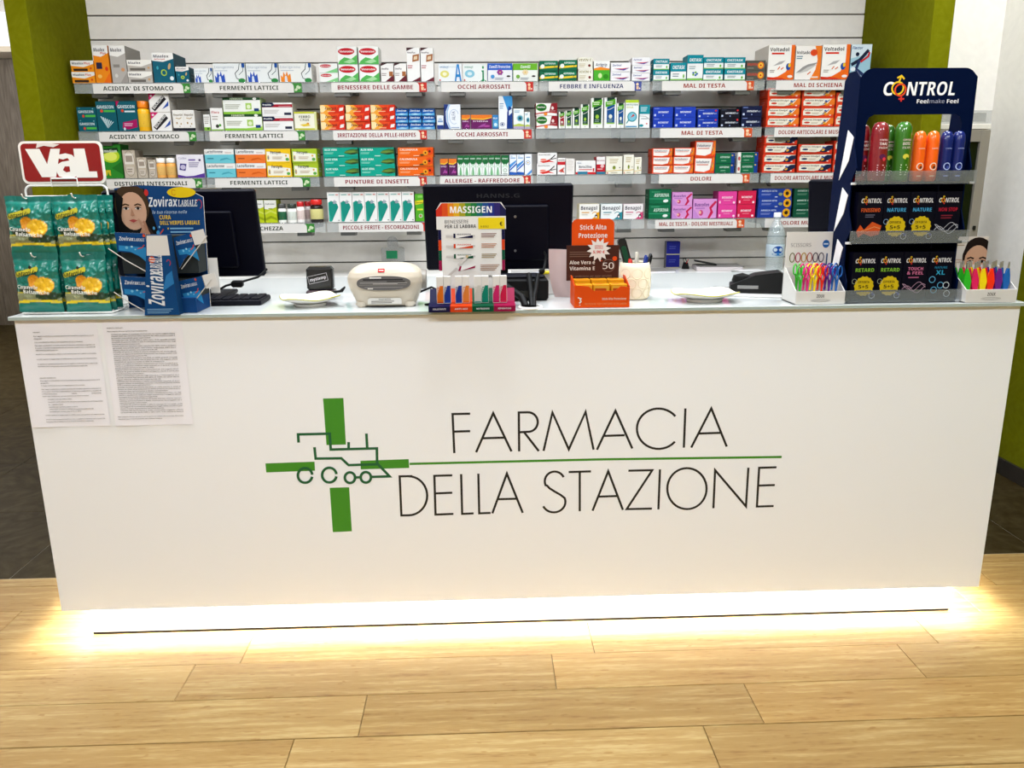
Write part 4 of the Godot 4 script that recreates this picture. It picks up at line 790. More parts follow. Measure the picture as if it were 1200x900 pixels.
func carton_mesh(kind: String, w: float, h: float, d: float) -> ArrayMesh:
	var key := "%s|%.3f|%.3f|%.3f" % [kind, w, h, d]
	if meshes.has(key): return meshes[key]
	var c := cv()
	var k: Array = KIND[kind]
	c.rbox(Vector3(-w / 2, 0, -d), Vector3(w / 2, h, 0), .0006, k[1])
	c.front(-w / 2, 0, 0, w, h)
	c.r(.01, .008, .99, .992, k[0])
	paint(c, kind)
	# side flap line and small print on the ends
	for s in [-1.0, 1.0]:
		c.plane(Transform3D(Basis(Vector3(0, 0, -s), Vector3.UP, Vector3(s, 0, 0)), Vector3(s * w / 2, 0, 0 if s > 0 else -d)), d, h)
		c.small(.2, .3, .8, .7, 2, lin(k[0]).lerp(Color(.3, .3, .3), .35))
	meshes[key] = c.mesh()
	return meshes[key]

func bottle_on_shelf(x: float, y: float, z: float, r: float, h: float, body: String, cap: String, band: String, label: String, group: String):
	var o := thing("pill_bottle", label, "bottle", Vector3(x, y, z), 0.0, group)
	var b := cv(); b.lathe([0, 0, r * .92, 0, r, .003, r, h * .66, r * .94, h * .72, r * .7, h * .76, 0, h * .76], body, 20); obj("body", b, M.gloss, o)
	var w := cv(); w.lathe([r * 1.01, h * .14, r * 1.015, h * .145, r * 1.015, h * .58, r * 1.01, h * .585], band, 20)
	w.front(-r * .75, h * .2, r * 1.0, r * 1.5, h * .34)
	w.warp = func(px, _py): return sqrt(maxf(0.0, r * r - pow(px - r * .75, 2))) - r + .0004
	w.small(.1, .5, .9, .95, 2, "6f6a5c"); w.small(.2, .08, .8, .4, 2, "b05a3c")
	obj("label_print", w, M.card, o)
	var k := cv(); k.lathe([0, h * .77, r * .86, h * .77, r * .9, h * .79, r * .9, h * .97, r * .82, h, 0, h], cap, 20); obj("cap", k, M.gloss, o)

func build_shelves():
	var ink := {"g": "283222", "r": "8a0c24", "b": "262a62", "o": "9c2814"}
	var ico := {"g": "3f8a3a", "r": "c8342c", "b": "4a569c", "o": "d8582c"}
	for s in SHELVES:
		var y: float = SHELF_Y[s[0]]; var x0: float = s[1]; var x1: float = s[2]
		var nm: String = s[6] if s[6] != "" else ""
		var words: String = s[8]
		var lab := "clear shelf with card reading %s, the %s" % [nm, words] if nm != "" else "clear shelf with empty price rail, the %s" % words
		var o := thing("wall_shelf", lab, "shelf", Vector3((x0 + x1) / 2, y, -1.593), 0.0, "clear shelves hung on the slatted wall")
		var hw := (x1 - x0) / 2
		var c := cv(); c.rbox(Vector3(-hw, -.005, .004), Vector3(hw, -.0005, .272), .001, "ffffff"); obj("tray", c, M.acrylic, o)
		c = cv(); c.rbox(Vector3(-hw, -.041, .268), Vector3(hw, -.0052, .2705), .0008, "ffffff"); obj("price_rail", c, M.acrylic, o)
		for q in [-.62, .62]:
			c = cv()
			c.prism([0, -.006, .262, -.006, .262, -.056, .215, -.056, .18, -.03, 0, -.03], -.031, .031, "6e6e6b", Transform3D(Basis(Vector3.BACK, Vector3.UP, Vector3.LEFT), Vector3(q * hw, 0, .002)))
			obj("bracket", c, M.metal, o)
		if nm != "":
			var sx0: float = s[3] - (x0 + x1) / 2; var sx1: float = s[4] - (x0 + x1) / 2; var ix: float = s[5] - (x0 + x1) / 2
			var w := sx1 - sx0
			c = cv()
			var a := [sx0, -.041, sx1 - .012, -.041]
			for i in 7: a.append_array([sx1 - .012 + sin(PI / 12 * i) * .012, -.014 - .012 + cos(PI / 12 * i) * .012 - .0 + (-.015 if false else 0.0)])
			a = [sx0, -.0415, sx1, -.0415, sx1, -.016, sx1 - .004, -.008, sx1 - .012, -.004, sx0, -.004]
			c.prism(a, .2712, .2720, "e9e5df")
			c.front(sx0, -.0415, .2721, w, .0375)
			c.t(nm, .5, .3, .42, ink[s[7]], minf(.9, .041 * nm.length()), true, false, 0.0, 0.0, .5, 1.6)
			var card := obj("sign_card", c, M.card, o)
			c = cv(); c.prism([sx1 - .012, -.0405, ix, -.0405, ix, -.0045, sx1 - .012, -.0045], .2706, .2711, ico[s[7]])
			c.front(sx1, -.0405, .2712, ix - sx1, .036)
			if s[7] == "g":
				for i in 3: c.e(.5 + .2 * (i - 1), .3 + .2 * (i % 2) + .1 * i, .22, .14, "cfe0b8", 8, .7)
			else: c.e(.4, .7, .2, .16, "f4d8b0", 10); c.r(.25, .15, .6, .5, "f2c8a0"); c.e(.75, .25, .1, .1, "f4e4d8", 8)
			obj("icon_tag", c, M.card, card)
	var by := {}
	for s in SHELVES: by[s[8]] = SHELF_Y[s[0]]
	var ord := ["top", "second from top", "third from top", "lowest"]
	for p in PRODUCTS:
		var y0: float = by[p[0]]
		var rows: int = p[6]; var cols: int = p[7]
		var w: float = p[4] / cols
		for r in rows:
			for q in cols:
				var o := MeshInstance3D.new()
				o.mesh = carton_mesh(p[1], w - .0012, p[5] - .0004, p[8]); o.material_override = M.card
				o.name = numbered("medicine_carton"); add_child(o)
				var jig := 0.0 if rows == 1 else rng.randf_range(-.0015, .0015)
				o.position = Vector3(p[3] + w * (q + .5) + jig, y0 + p[5] * r, -1.336 - rng.randf_range(0, .004))
				o.rotation.y = rng.randf_range(-.018, .018) if cols == 1 else 0.0
				var place := ""
				if rows > 1:
					var fromtop := rows - 1 - r
					place = ", bottom one" if r == 0 else (", top one" if fromtop == 0 else (", %s" % ord[fromtop]))
				if cols > 1: place = ", %s in its row" % ["first", "second", "third", "fourth", "fifth", "sixth", "seventh"][q]
				tag(o, "%s%s, %s%s" % [p[2], place, "on " if rows == 1 and cols == 1 else "", p[0]], "medicine box", "cartons on the %s" % p[0])
	var y1: float = SHELF_Y[1]; var y2: float = SHELF_Y[2]; var y3: float = SHELF_Y[3]
	bottle_on_shelf(-1.498, y1, -1.365, .026, .118, "e8ac1c", "e87e18", "f0c03c", "yellow bottle with orange cap on lower stomach acidity shelf", "bottles on the shelves")
	bottle_on_shelf(-1.4497, y2, -1.36, .0205, .079, "e2a252", "f2ede4", "e9b96a", "orange bottle with white cap beside smallest beige carton", "bottles on the shelves")
	bottle_on_shelf(-1.4078, y2, -1.36, .0205, .079, "e2a252", "f2ede4", "e9b96a", "orange bottle with white cap beside white and purple carton", "bottles on the shelves")
	bottle_on_shelf(-.9658, y3, -1.36, .018, .078, "e9e8e2", "4a4a48", "2f6a48", "white bottle with dark cap and green label, constipation shelf", "bottles on the shelves")
	bottle_on_shelf(-.924, y3, -1.36, .020, .077, "eeece6", "2f3a34", "dfe6dc", "white bottle with dark green cap and red green label", "bottles on the shelves")
	bottle_on_shelf(-.887, y3, -1.358, .0165, .086, "f0eae6", "c42a2c", "eedad4", "white bottle with red cap in front of its twin", "bottles on the shelves")
	bottle_on_shelf(-.866, y3, -1.405, .0165, .086, "f0eae6", "c42a2c", "e4c8c4", "white bottle with red cap behind its twin", "bottles on the shelves")
	bottle_on_shelf(-.8203, y3, -1.36, .027, .094, "1f1c1c", "cc2420", "e0d890", "dark bottle with wide red cap and yellow label", "bottles on the shelves")

# ---------------------------------------------------------------- the room
func plank_mesh(w: float, d: float, strip: int) -> ArrayMesh:
	var key := "plank%d|%.3f" % [strip, w]
	if meshes.has(key): return meshes[key]
	var st := SurfaceTool.new(); st.begin(Mesh.PRIMITIVE_TRIANGLES)
	var e := .0012; var y := -.0012
	var ring := [[-w / 2, -d / 2], [w / 2, -d / 2], [w / 2, d / 2], [-w / 2, d / 2]]
	var put := func(px, py, pz, nn):
		st.set_normal(nn); st.set_uv(Vector2(px / 1.0 + .5, (strip + .5 + pz / .165) / 6.0)); st.add_vertex(Vector3(px, py, pz))
	var top := []
	for q in ring: top.append(Vector3(q[0] - signf(q[0]) * e, 0, q[1] - signf(q[1]) * e))
	var low := []
	for q in ring: low.append(Vector3(q[0], y, q[1]))
	var tris := [[top[0], top[1], top[2]], [top[0], top[2], top[3]]]
	for i in 4:
		var k := (i + 1) % 4
		tris.append([low[i], low[k], top[k]]); tris.append([low[i], top[k], top[i]])
		var bi: Vector3 = low[i] + Vector3(0, -.008, 0); var bk: Vector3 = low[k] + Vector3(0, -.008, 0)
		tris.append([bi, bk, low[k]]); tris.append([bi, low[k], low[i]])
	for q in tris:
		var nn: Vector3 = (q[2] - q[0]).cross(q[1] - q[0]).normalized()
		if nn.dot((q[0] + q[1] + q[2]) / 3.0 + Vector3(0, .02, 0)) < 0.0:
			nn = -nn; q = [q[0], q[2], q[1]]
		for s in q: put.call(s.x, s.y, s.z, nn)
	meshes[key] = st.commit()
	return meshes[key]

func build_room():
	var floor := structure("floor")
	var c := cv(); c.box(Vector3(-5.1, -.2, -5.75), Vector3(2.45, -.0075, 6.7), "6b5f50"); obj("subfloor", c, M.matte, floor)
	# wood planks: rows of 0.163, each 0.996 long
	var phase := [-.819, -.942, -.443, -.596]
	var z := -.4; var row := 0
	var edges := [-.4, -.342, -.18, -.0185, .1410, .3015, .4650]
	while edges[-1] < 3.2: edges.append(edges[-1] + .163)
	for i in edges.size() - 1:
		var z0: float = edges[i]; var z1: float = edges[i + 1]
		var ph: float = phase[(i - 3 + 8) % 4] + (.27 if i > 6 else 0.0) * (i % 3)
		var x := ph - .996 * 5
		while x < 2.2:
			var a := maxf(x, -5.0); var b := minf(x + .996, 2.2)
			if b - a > .02:
				var m := obj("plank", plank_mesh(.9945 if b - a > .99 else snappedf(b - a - .0015, .001), z1 - z0 - .0015, (i * 5 + int(round(x * 7.0)) + 60) % 6) if absf(z1 - z0 - .162) < .004 else plank_strip(b - a, z1 - z0), M["wood%d" % ((i * 2 + int(round(x * 3.0)) + 30) % 4)], floor)
				m.position = Vector3((a + b) / 2, 0, (z0 + z1) / 2)
			x += .996
	var far := plank_mesh(7.198, 6.5 - edges[-1], 0)
	var fm := obj("plank", far, M.wood0, floor); fm.position = Vector3(-1.4, 0, (6.5 + edges[-1]) / 2)
	# dark stone tiles behind
	var zl := [-.4015, -.987, -1.592, -2.207]
	while zl[-1] > -5.6: zl.append(zl[-1] - .604)
	var tile_meshes := {}
	var xl := -1.754 - .6 * 6
	while xl < 2.2:
		var a := maxf(xl, -5.0); var b := minf(xl + .6, 2.2)
		if b - a > .02:
			for i in zl.size() - 1:
				var z1: float = zl[i]; var z0: float = maxf(zl[i + 1], -5.6)
				if z1 - z0 < .02: continue
				var t := cv(); t.rbox(Vector3(-(b - a) / 2 + .0012, -.0074, -(z1 - z0) / 2 + .0012), Vector3((b - a) / 2 - .0012, 0, (z1 - z0) / 2 - .0012), .0006, "ffffff")
				var m := obj("tile", t, M.tile, floor); m.position = Vector3((a + b) / 2, 0, (z0 + z1) / 2)
		xl += .6
	c = cv(); c.box(Vector3(-5.0, -.0076, -5.6), Vector3(2.2, -.0016, -.4), "a39c90"); obj("grout", c, M.matte, floor)
	# slatted wall
	var wall := structure("wall_back")
	c = cv(); c.box(Vector3(-1.79, 0, -1.75), Vector3(1.58, 2.7, -1.605), "3a3834"); obj("backing", c, M.matte, wall)
	var y := .9423 - .09555 * 9
	for i in 28:
		var y0 := maxf(y + .0025, 0.002); var y1 := minf(y + .09555 - .0025, 2.699)
		if y1 - y0 > .01:
			var s := cv(); s.rbox(Vector3(-1.783, y0, -1.606), Vector3(1.571, y1, -1.593), .002, "ffffff"); obj("slat", s, M.slat, wall)
		y += .09555
	# green returns at both ends of the niche
	c = cv(); c.rbox(Vector3(-1.856, 0, -1.75), Vector3(-1.776, 2.7, -1.105), .002, "ffffff"); structure("wall_left", c, M.green)
	c = cv(); c.rbox(Vector3(1.5715, 0, -1.75), Vector3(1.651, 2.7, -1.02), .002, "ffffff"); structure("wall_right", c, M.green)
	# white corner beyond, green side wall with dark baseboard
	c = cv(); c.box(Vector3(1.652, 0, -1.75), Vector3(2.2, 2.7, -1.593), "ffffff"); structure("wall_back_right", c, M.white_wall)
	c = cv(); c.box(Vector3(2.2, 0, -1.75), Vector3(2.4, 2.7, -1.24), "ffffff"); structure("wall_side_right", c, M.white_wall)
	c = cv(); c.box(Vector3(2.199, 0, -1.24), Vector3(2.4, 2.7, 6.5), "ffffff"); structure("wall_front_right", c, M.green)
	c = cv(); c.rbox(Vector3(2.187, .001, -1.238), Vector3(2.1988, .075, 6.49), .001, "2f2c28"); structure("baseboard_right", c, M.gloss)
	c = cv(); c.box(Vector3(-5.2, 0, -5.8), Vector3(-5.0, 2.7, 6.5), "ffffff"); structure("wall_far_left", c, M.white_wall)
	c = cv(); c.box(Vector3(-1.855, 0, -5.6), Vector3(-1.70, 2.7, -1.751), "ffffff"); structure("wall_passage_right", c, M.white_wall)
	c = cv(); c.box(Vector3(-5.2, 0, 6.5), Vector3(2.4, 2.7, 6.7), "ffffff"); structure("wall_front", c, M.white_wall)
	c = cv(); c.box(Vector3(-5.2, 2.7, -5.8), Vector3(2.4, 2.85, 6.7), "ffffff"); structure("ceiling", c, M.white_wall)
	# far end of the passage: grey boarded wall with a dark kick gap under a white bulkhead
	var fw := structure("wall_far_back")
	c = cv(); c.box(Vector3(-5.0, 0, -5.8), Vector3(-1.856, 2.7, -5.625), "2c2824"); obj("backing", c, M.matte, fw)
	var px := -5.0
	var k := 0
	while px < -1.9:
		var wd: float = [.34, .52, .28, .46][k % 4]
		var s := cv(); s.rbox(Vector3(px + .003, .0, -5.62), Vector3(minf(px + wd - .003, -1.86), 2.38, -5.6 + .008 * (k % 2)), .004, "ffffff"); obj("panel", s, M.grey_board, fw)
		px += wd; k += 1
	c = cv(); c.rbox(Vector3(-4.99, 2.43, -5.62), Vector3(-1.86, 2.699, -5.25), .004, "faf8f4"); c.rbox(Vector3(-4.99, 2.385, -5.62), Vector3(-1.86, 2.429, -5.24), .003, "b9ad98"); structure("beam", c, M.matte)
	# ledge of drawer units along the slatted wall
	var unit_w := .838
	for i in 4:
		var x0 := -1.77 + i * unit_w - .0 + .003
		var o := thing("drawer_unit", "white drawer unit under the wall ledge, %s from the passage" % ["first", "second", "third", "fourth"][i], "drawer unit", Vector3(x0 + unit_w / 2 - .003, 0, -1.592), 0.0, "white drawer units along the wall")
		var b := cv(); b.box(Vector3(-.415, .06, .002), Vector3(.415, .885, .345), "f2f0ec"); b.box(Vector3(-.41, 0, .01), Vector3(.41, .0605, .3), "55524e"); obj("body", b, M.matte, o)
		for r in 4:
			var d := cv(); d.rbox(Vector3(-.411, .07 + r * .204, .346), Vector3(.411, .268 + r * .204, .363), .002, "f4f2ee"); var dr := obj("drawer", d, M.satin, o)
			var hd := cv(); hd.rbox(Vector3(-.09, .235 + r * .204, .3632), Vector3(.09, .245 + r * .204, .378), .003, "b8b8b6"); obj("handle", hd, M.metal, dr)
	c = cv(); c.rbox(Vector3(-1.772, .8855, -1.592), Vector3(1.569, .9055, -1.222), .002, "f3f2ee"); tag(obj("ledge_top", c, M.glass_white), "long glossy white ledge along the foot of the slatted wall", "worktop")

func plank_strip(w: float, d: float) -> ArrayMesh: return plank_mesh(snappedf(w - .0015, .001), d - .0015, 6 + int(round(d * 1000.0)))

func build_counter():
	var o := thing("service_counter", "long white counter with green cross, train emblem and thin black capitals", "counter")
	var c := cv(); c.box(Vector3(-1.345, .118, -.79), Vector3(1.345, .9553, -.0125), "efece8"); obj("body", c, M.satin, o)
	c = cv(); c.rbox(Vector3(-1.365, .0966, -.012), Vector3(1.365, .9553, 0), .0008, "eff1f4")
	var fp := obj("front_panel", c, M.satin, o)
	for s in [-1.0, 1.0]:
		c = cv(); c.rbox(Vector3(s * 1.365 - (.018 if s > 0 else 0.0), .0966, -.8), Vector3(s * 1.365 + (.018 if s < 0 else 0.0), .9553, -.0122), .0008, "eff1f4"); obj("side_panel", c, M.satin, o)
	c = cv(); c.box(Vector3(-1.302, .0082, -.75), Vector3(1.302, .1178, -.030), "f4f1ec"); obj("plinth", c, M.satin, o)
	c = cv(); c.box(Vector3(-1.300, 0, -.748), Vector3(1.300, .0084, -.0312), "151110"); obj("base_seal", c, M.matte, o)
	c = cv(); c.rbox(Vector3(-1.372, .9555, -.80), Vector3(1.372, T, .016), .0012, "c6cac9")
	var eg := "a3b0ab"
	c.front(-1.371, .9562, .01605, 2.742, .0086); c.r(0, 0, 1, 1, eg)
	obj("glass_top", c, M.glass_white, o)
	# light strips tucked behind the lower edge of the panels
	c = cv(); c.box(Vector3(-1.30, .1125, -.0265), Vector3(1.30, .1165, -.0155), "ffffff"); obj("led_strip", c, M.led, o)
	var l := AreaLight3D.new(); l.name = "strip_glow"; l.area_size = Vector2(2.6, .010); l.light_energy = LED; l.light_color = Color(.96, .98, 1.0)
	l.shadow_enabled = true; l.area_range = 6.0; l.area_attenuation = 2.0; l.position = Vector3(0, .1115, -.021); l.rotation.x = -PI / 2; o.add_child(l)
	for s in [-1.0, 1.0]:
		c = cv(); c.box(Vector3(s * 1.325 - .006, .1125, -.74), Vector3(s * 1.325 + .006, .1165, -.03), "ffffff"); obj("led_strip", c, M.led, o)
		l = AreaLight3D.new(); l.name = "strip_glow"; l.area_size = Vector2(.010, .70); l.light_energy = LED * .27; l.light_color = Color(.96, .98, 1.0)
		l.shadow_enabled = true; l.area_range = 6.0; l.area_attenuation = 2.0; l.position = Vector3(s * 1.325, .1115, -.385); l.rotation.x = -PI / 2; o.add_child(l, true)
	# lettering and emblem applied to the panel
	for g in LETTERS:
		c = cv(); c.front(0, 0, 0, 1, 1)
		for q in g: c.line(q, .0064, "100e14")
		obj("letter", c, M.vinyl, fp)
	for q in CROSS_BARS:
		c = cv(); c.front(0, 0, 0, 1, 1); c.p(q, "3c8a20"); obj("cross_bar", c, M.vinyl, fp)
	c = cv(); c.front(0, 0, 0, 1, 1); c.line(RULE_LINE, .0068, "3c8a20"); obj("rule_line", c, M.vinyl, fp)
	c = cv(); c.front(0, 0, 0, 1, 1); c.lay = 3
	for q in TRAIN_LINES: c.line(q, .0074, "125a32")
	obj("train_outline", c, M.vinyl, fp)

func notice(label: String, at: Vector3, tilt: float, heading: Array, lines: Array):
	var o := thing("paper_notice", label, "notice", at, 0.0, "printed notices taped on the counter front")
	o.rotation.z = tilt
	var w := .21; var h := .297
	var c := cv()
	c.grid(func(u, v): return Vector3(u * w, -h + v * h, .0006 + .0022 * pow(1.0 - v, 2.0) * (.5 + .5 * cos(u * 5.0)) + .0006 * sin(u * 9.0 + v * 4.0) * (1.0 - v)), 14, 18, "eeedf3")
	obj("sheet", c, M.paper, o)
	c = cv(); c.front(0, -h, .0034, w, h)
	for q in lines: c.t(q[3], q[0], 1.0 - q[1], .0080, "1c181a", q[2], true, false, 0, 0, 0, 9.0)
	obj("lettering", c, M.matte, o)

func build_notices():
	var b := true
	notice("printed notice on counter corner with two short text blocks", Vector3(-1.361, .9545, 0.0006), .004, [], [
		[.2, .115, .09, "TICKET:", true], [.2, .15, .75, "Per ogni confezione avente prezzo di vendita superiore a 5 €", true], [.2, .172, .1, "pagano:", true],
		[.2, .205, .6, "2 € a confezione fino a un massimo di 4 € a ricetta", true], [.2, .235, .75, "Per ogni confezione avente prezzo di vendita inferiore o uguale a 5", true], [.2, .257, .75, "€ e per i farmaci equivalenti di prezzo superiore a quello di", true], [.2, .279, .28, "riferimento SSN pagano:", true],
		[.2, .315, .75, "0,50 € a confezione fino a un massimo di 1,00 € a ricetta", false], [.2, .36, .75, "a tale quota si aggiunge la differenza sul prezzo di riferimento", false],
		[.2, .405, .75, "La quota di compartecipazione non si applica ai farmaci non coperti da", false], [.2, .427, .62, "brevetto che si adeguano al prezzo di riferimento regionale", false],
		[.2, .535, .2, "ESENTI PARZIALI:", true], [.2, .56, .75, "Per ogni confezione avente prezzo di vendita superiore a 5 €", true], [.2, .582, .1, "pagano:", true], [.2, .606, .55, "1 € per confezione con un massimo di 2 € a ricetta", false],
		[.2, .64, .75, "Per ogni confezione avente prezzo di vendita uguale o inferiore a", true], [.2, .662, .75, "5 € e per i farmaci equivalenti di prezzo superiore a quello di", true], [.2, .684, .75, "riferimento                     SSN                     pagano:", true], [.2, .706, .58, "0,25 € per confezione con un massimo di 0,50 € a ricetta", false],
		[.26, .735, .3, "invalidi civili dal 67% al 99%", false], [.26, .76, .69, "invalidi civili minori di 18 anni con indennita di frequenza", false], [.26, .785, .18, "L. 289/90", false], [.26, .808, .36, "invalidi per servizio dalla 2 alla 8", false], [.26, .83, .56, "infortunati sul lavoro o affetti da malattie professionali", false], [.26, .852, .4, "invalidi per lavoro dal 67% al 79%", false],
		[.2, .885, .75, "a tale quota si aggiunge la differenza sul prezzo di riferimento", false], [.2, .925, .75, "La quota di compartecipazione non si applica ai farmaci non coperti da", false], [.2, .947, .6, "brevetto che si adeguano al prezzo di riferimento regionale", false]])
	var l2 := [[.06, .085, .2, "ESENTI TOTALI:", true], [.06, .115, .5, "Non pagano alcuna quota di partecipazione:", false]]
	var src := ["farmaci con regime di esenzione riconosciuto con ricetta", "soggetti affetti da patologie croniche e invalidanti", "(ai sensi del D.M. 28.05.1999 n. 329 e succ. D.M.)", "soggetti affetti da malattie rare ai sensi del D.M. 279", "donne in stato di gravidanza nei limiti previsti", "invalidi civili con riduzione della capacita del 100%", "ciechi e sordomuti indicati negli articoli 6 e 7", "invalidi di guerra dalla 1 alla 5 categoria", "invalidi di guerra dalla 6 alla 8 categoria", "vittime del terrorismo e della criminalita", "grandi invalidi per servizio", "grandi invalidi del lavoro dal 80% al 100%", "danneggiati da vaccinazioni obbligatorie legge 210/92"]
	for i in 41:
		var cut := .8 if i % 3 != 2 else .35 + .07 * (i % 5)
		l2.append([.1, .142 + i * .0182, cut, src[(i * 5 + i / 4) % 13] + (" " + src[(i * 3 + 1) % 13].substr(0, 16) if cut > .7 else ""), false])
	l2.append([.06, .91, .84, "Non pagano alcuna quota di partecipazione indipendentemente dal prezzo", true]); l2.append([.06, .932, .56, "farmaci per il trattamento del dolore severo", true])
	notice("densely printed single-column notice beside the corner notice", Vector3(-1.137, .9545, 0.0006), .003, [], l2)

# ---------------------------------------------------------------- displays standing on the counter
func bag_mesh() -> ArrayMesh:
	if meshes.has("bag"): return meshes["bag"]
	var w := .118; var h := .152
	var nz := FastNoiseLite.new(); nz.seed = 4; nz.frequency = 1.0; nz.fractal_octaves = 3
	var depth := func(u: float, v: float) -> float:
		var a := 1.0 - pow(absf(u * 2.0 - 1.0), 2.4); var b := clampf(minf((v - .06) / .2, (.9 - v) / .2), 0.0, 1.0)
		return .0005 + .0125 * sqrt(maxf(a, 0.0)) * sqrt(b) + .0052 * nz.get_noise_2d(u * 4.0, v * 5.0) * b + .0008 * sin(u * 22.0) * (1.0 - b)
	var edge := func(u: float, v: float) -> Vector2:
		return Vector2((u - .5) * w * (1.0 - .05 * sin(v * PI)) + .0012 * nz.get_noise_2d(9.0, v * 9.0), v * h + .0014 * sin(u * 9.0) * (v - .3))
	var colour := func(u: float, v: float) -> Color:
		var teal := Color("0c7a6c").srgb_to_linear()
		if v > .9 or v < .045: return Color("0a6f66").srgb_to_linear()
		var lem := Vector2((u - .66) / .24, (v - .47) / .15).length(); var lem2 := Vector2((u - .47) / .15, (v - .54) / .12).length()
		if lem < 1.0 or lem2 < 1.0:
			return (Color("f2c02a") if lem < .95 else Color("e89a1c")).srgb_to_linear()
		if Vector2((u - .3) / .22, (v - .4) / .07).length() < 1.0 or Vector2((u - .74) / .28, (v - .29) / .075).length() < 1.0: return Color("173a26").srgb_to_linear()
		var band := .2 + .03 * sin(u * 3.0)
		if v < band - .05: return teal
		if v < band: return Color("efd426").srgb_to_linear()
		if v < .33: return Color("8a8f68").srgb_to_linear()
		if v < .36 and u < .4: return Color("d8c832").srgb_to_linear()
		return teal
	var c := cv()
	c.grid(func(u, v): var q: Vector2 = edge.call(u, v); return Vector3(q.x, q.y, depth.call(u, v)), 44, 52, colour)
	c.grid(func(u, v): var q: Vector2 = edge.call(u, v); return Vector3(q.x, q.y, -depth.call(u, v)), 20, 24, "0c7268")
	c.front(-w / 2, 0, .0012, w, h)
	c.warp = func(px, py): return depth.call(clampf(px / w, 0.0, 1.0), clampf(py / h, 0.0, 1.0))
	c.step = .0004
	for i in 9: c.e(.11 + .055 * i, .66 + .012 * i, .05, .05, "d9cf3a", 8)
	c.t("Antartide", .06, .63, .075, "10261c", .5, true, true, .2, .1)
	c.e(.42, .79, .03, .03, "17261c", 8)
	c.t("Caramelle", .1, .425, .062, "f2f4ee", .44, true, false, .1, -.04); c.t("Balsamiche", .22, .345, .062, "f2f4ee", .56, true, false, .1, -.06)
	meshes["bag"] = c.mesh()
	return meshes["bag"]

func build_candy_rack():
	var o := thing("candy_rack", "white wire candy rack with red and white sign at counter corner", "rack", Vector3(-1.235, T + .0004, -.11))
	var wt := "f1efeb"
	var c := cv()
	var b := []
	for q in [[-.118, -.075], [.118, -.075], [.118, .085], [-.118, .085], [-.118, -.075]]: b.append(Vector3(q[0], .0028, q[1]))
	c.tube(b, .0024, wt); c.tube([Vector3(-.105, .0028, -.075), Vector3(-.105, .0028, .085)], .002, wt); c.tube([Vector3(.105, .0028, -.075), Vector3(.105, .0028, .085)], .002, wt)
	obj("wire_base", c, M.gloss, o)
	c = cv()
	var f := []
	f.append(Vector3(-.108, .003, 0))
	for i in 7: f.append(Vector3(-.092 - .016 * cos(PI / 2 * i / 6), .318 + .016 * sin(PI / 2 * i / 6), 0))
	for i in 7: f.append(Vector3(.092 + .016 * sin(PI / 2 * i / 6), .318 + .016 * cos(PI / 2 * i / 6), 0))
	f.append(Vector3(.108, .003, 0))
	c.tube(f, .0028, wt); obj("wire_frame", c, M.gloss, o)
	for y in [.302, .152]:
		for x in [-.063, .062]:
			c = cv(); c.tube([Vector3(x, y + .004, 0), Vector3(x, y, .09), Vector3(x, y + .004, .100), Vector3(x, y + .012, .104)], .0018, wt); obj("hook", c, M.gloss, o)
		c = cv(); c.tube([Vector3(-.107, y + .004, -.002), Vector3(.107, y + .004, -.002)], .0022, wt); obj("cross_wire", c, M.gloss, o)
	c = cv()
	c.prism(rounded(-.109, .338, .109, .448, .016), -.002, .002, "f3f0ea")
	c.prism(rounded(-.103, .344, .103, .442, .012), .0021, .0028, "8f1d1f")
	c.front(-.103, .344, .0029, .206, .098)
	# fat white letters v a L with their counters
	c.p([.06, .86, .24, .86, .31, .46, .38, .86, .5, .86, .4, .12, .22, .12], "f4f1ec")
	c.p([.44, .14, .5, .1, .62, .1, .68, .16, .68, .6, .64, .7, .56, .74, .46, .7, .44, .62, .52, .58, .58, .62, .6, .55, .5, .52, .43, .44, .42, .24], "f4f1ec")
	c.p([.5, .3, .54, .24, .59, .26, .59, .4, .53, .4], "8f1d1f"); c.p([.66, .1, .93, .1, .93, .26, .83, .26, .81, .86, .67, .86], "f4f1ec")
	c.p([.2, .88, .3, .94, .42, .9, .5, .97, .34, 1.02, .22, 1.0], "e6dcd6")
	obj("sign_board", c, M.gloss, o)
	c = cv(); c.tube([Vector3(-.034, .331, .004), Vector3(-.034, .352, .005), Vector3(.034, .352, .005), Vector3(.034, .331, .004)], .002, wt); obj("sign_clip", c, M.gloss, o)
	var where := ["upper outer hook", "upper inner hook", "lower outer hook", "lower inner hook"]
	for k in 4:
		for d in 3:
			var m := MeshInstance3D.new(); m.mesh = bag_mesh(); m.material_override = M.foil
			m.name = numbered("candy_bag"); add_child(m)
			var yy := (1.2675 if k < 2 else 1.1175) - .147
			m.position = Vector3(-1.298 if k % 2 == 0 else -1.173, yy + rng.randf_range(-.002, .002), -.026 - .036 * d)
			m.rotation = Vector3(rng.randf_range(-.008, .006), rng.randf_range(-.02, .02), rng.randf_range(-.03, .03))
			if k >= 2: m.position.x -= .004
			tag(m, "teal bag of balsamic sweets, %s on %s" % [["foremost", "middle", "rearmost"][d], where[k]], "candy bag", "teal sweet bags on the wire rack")

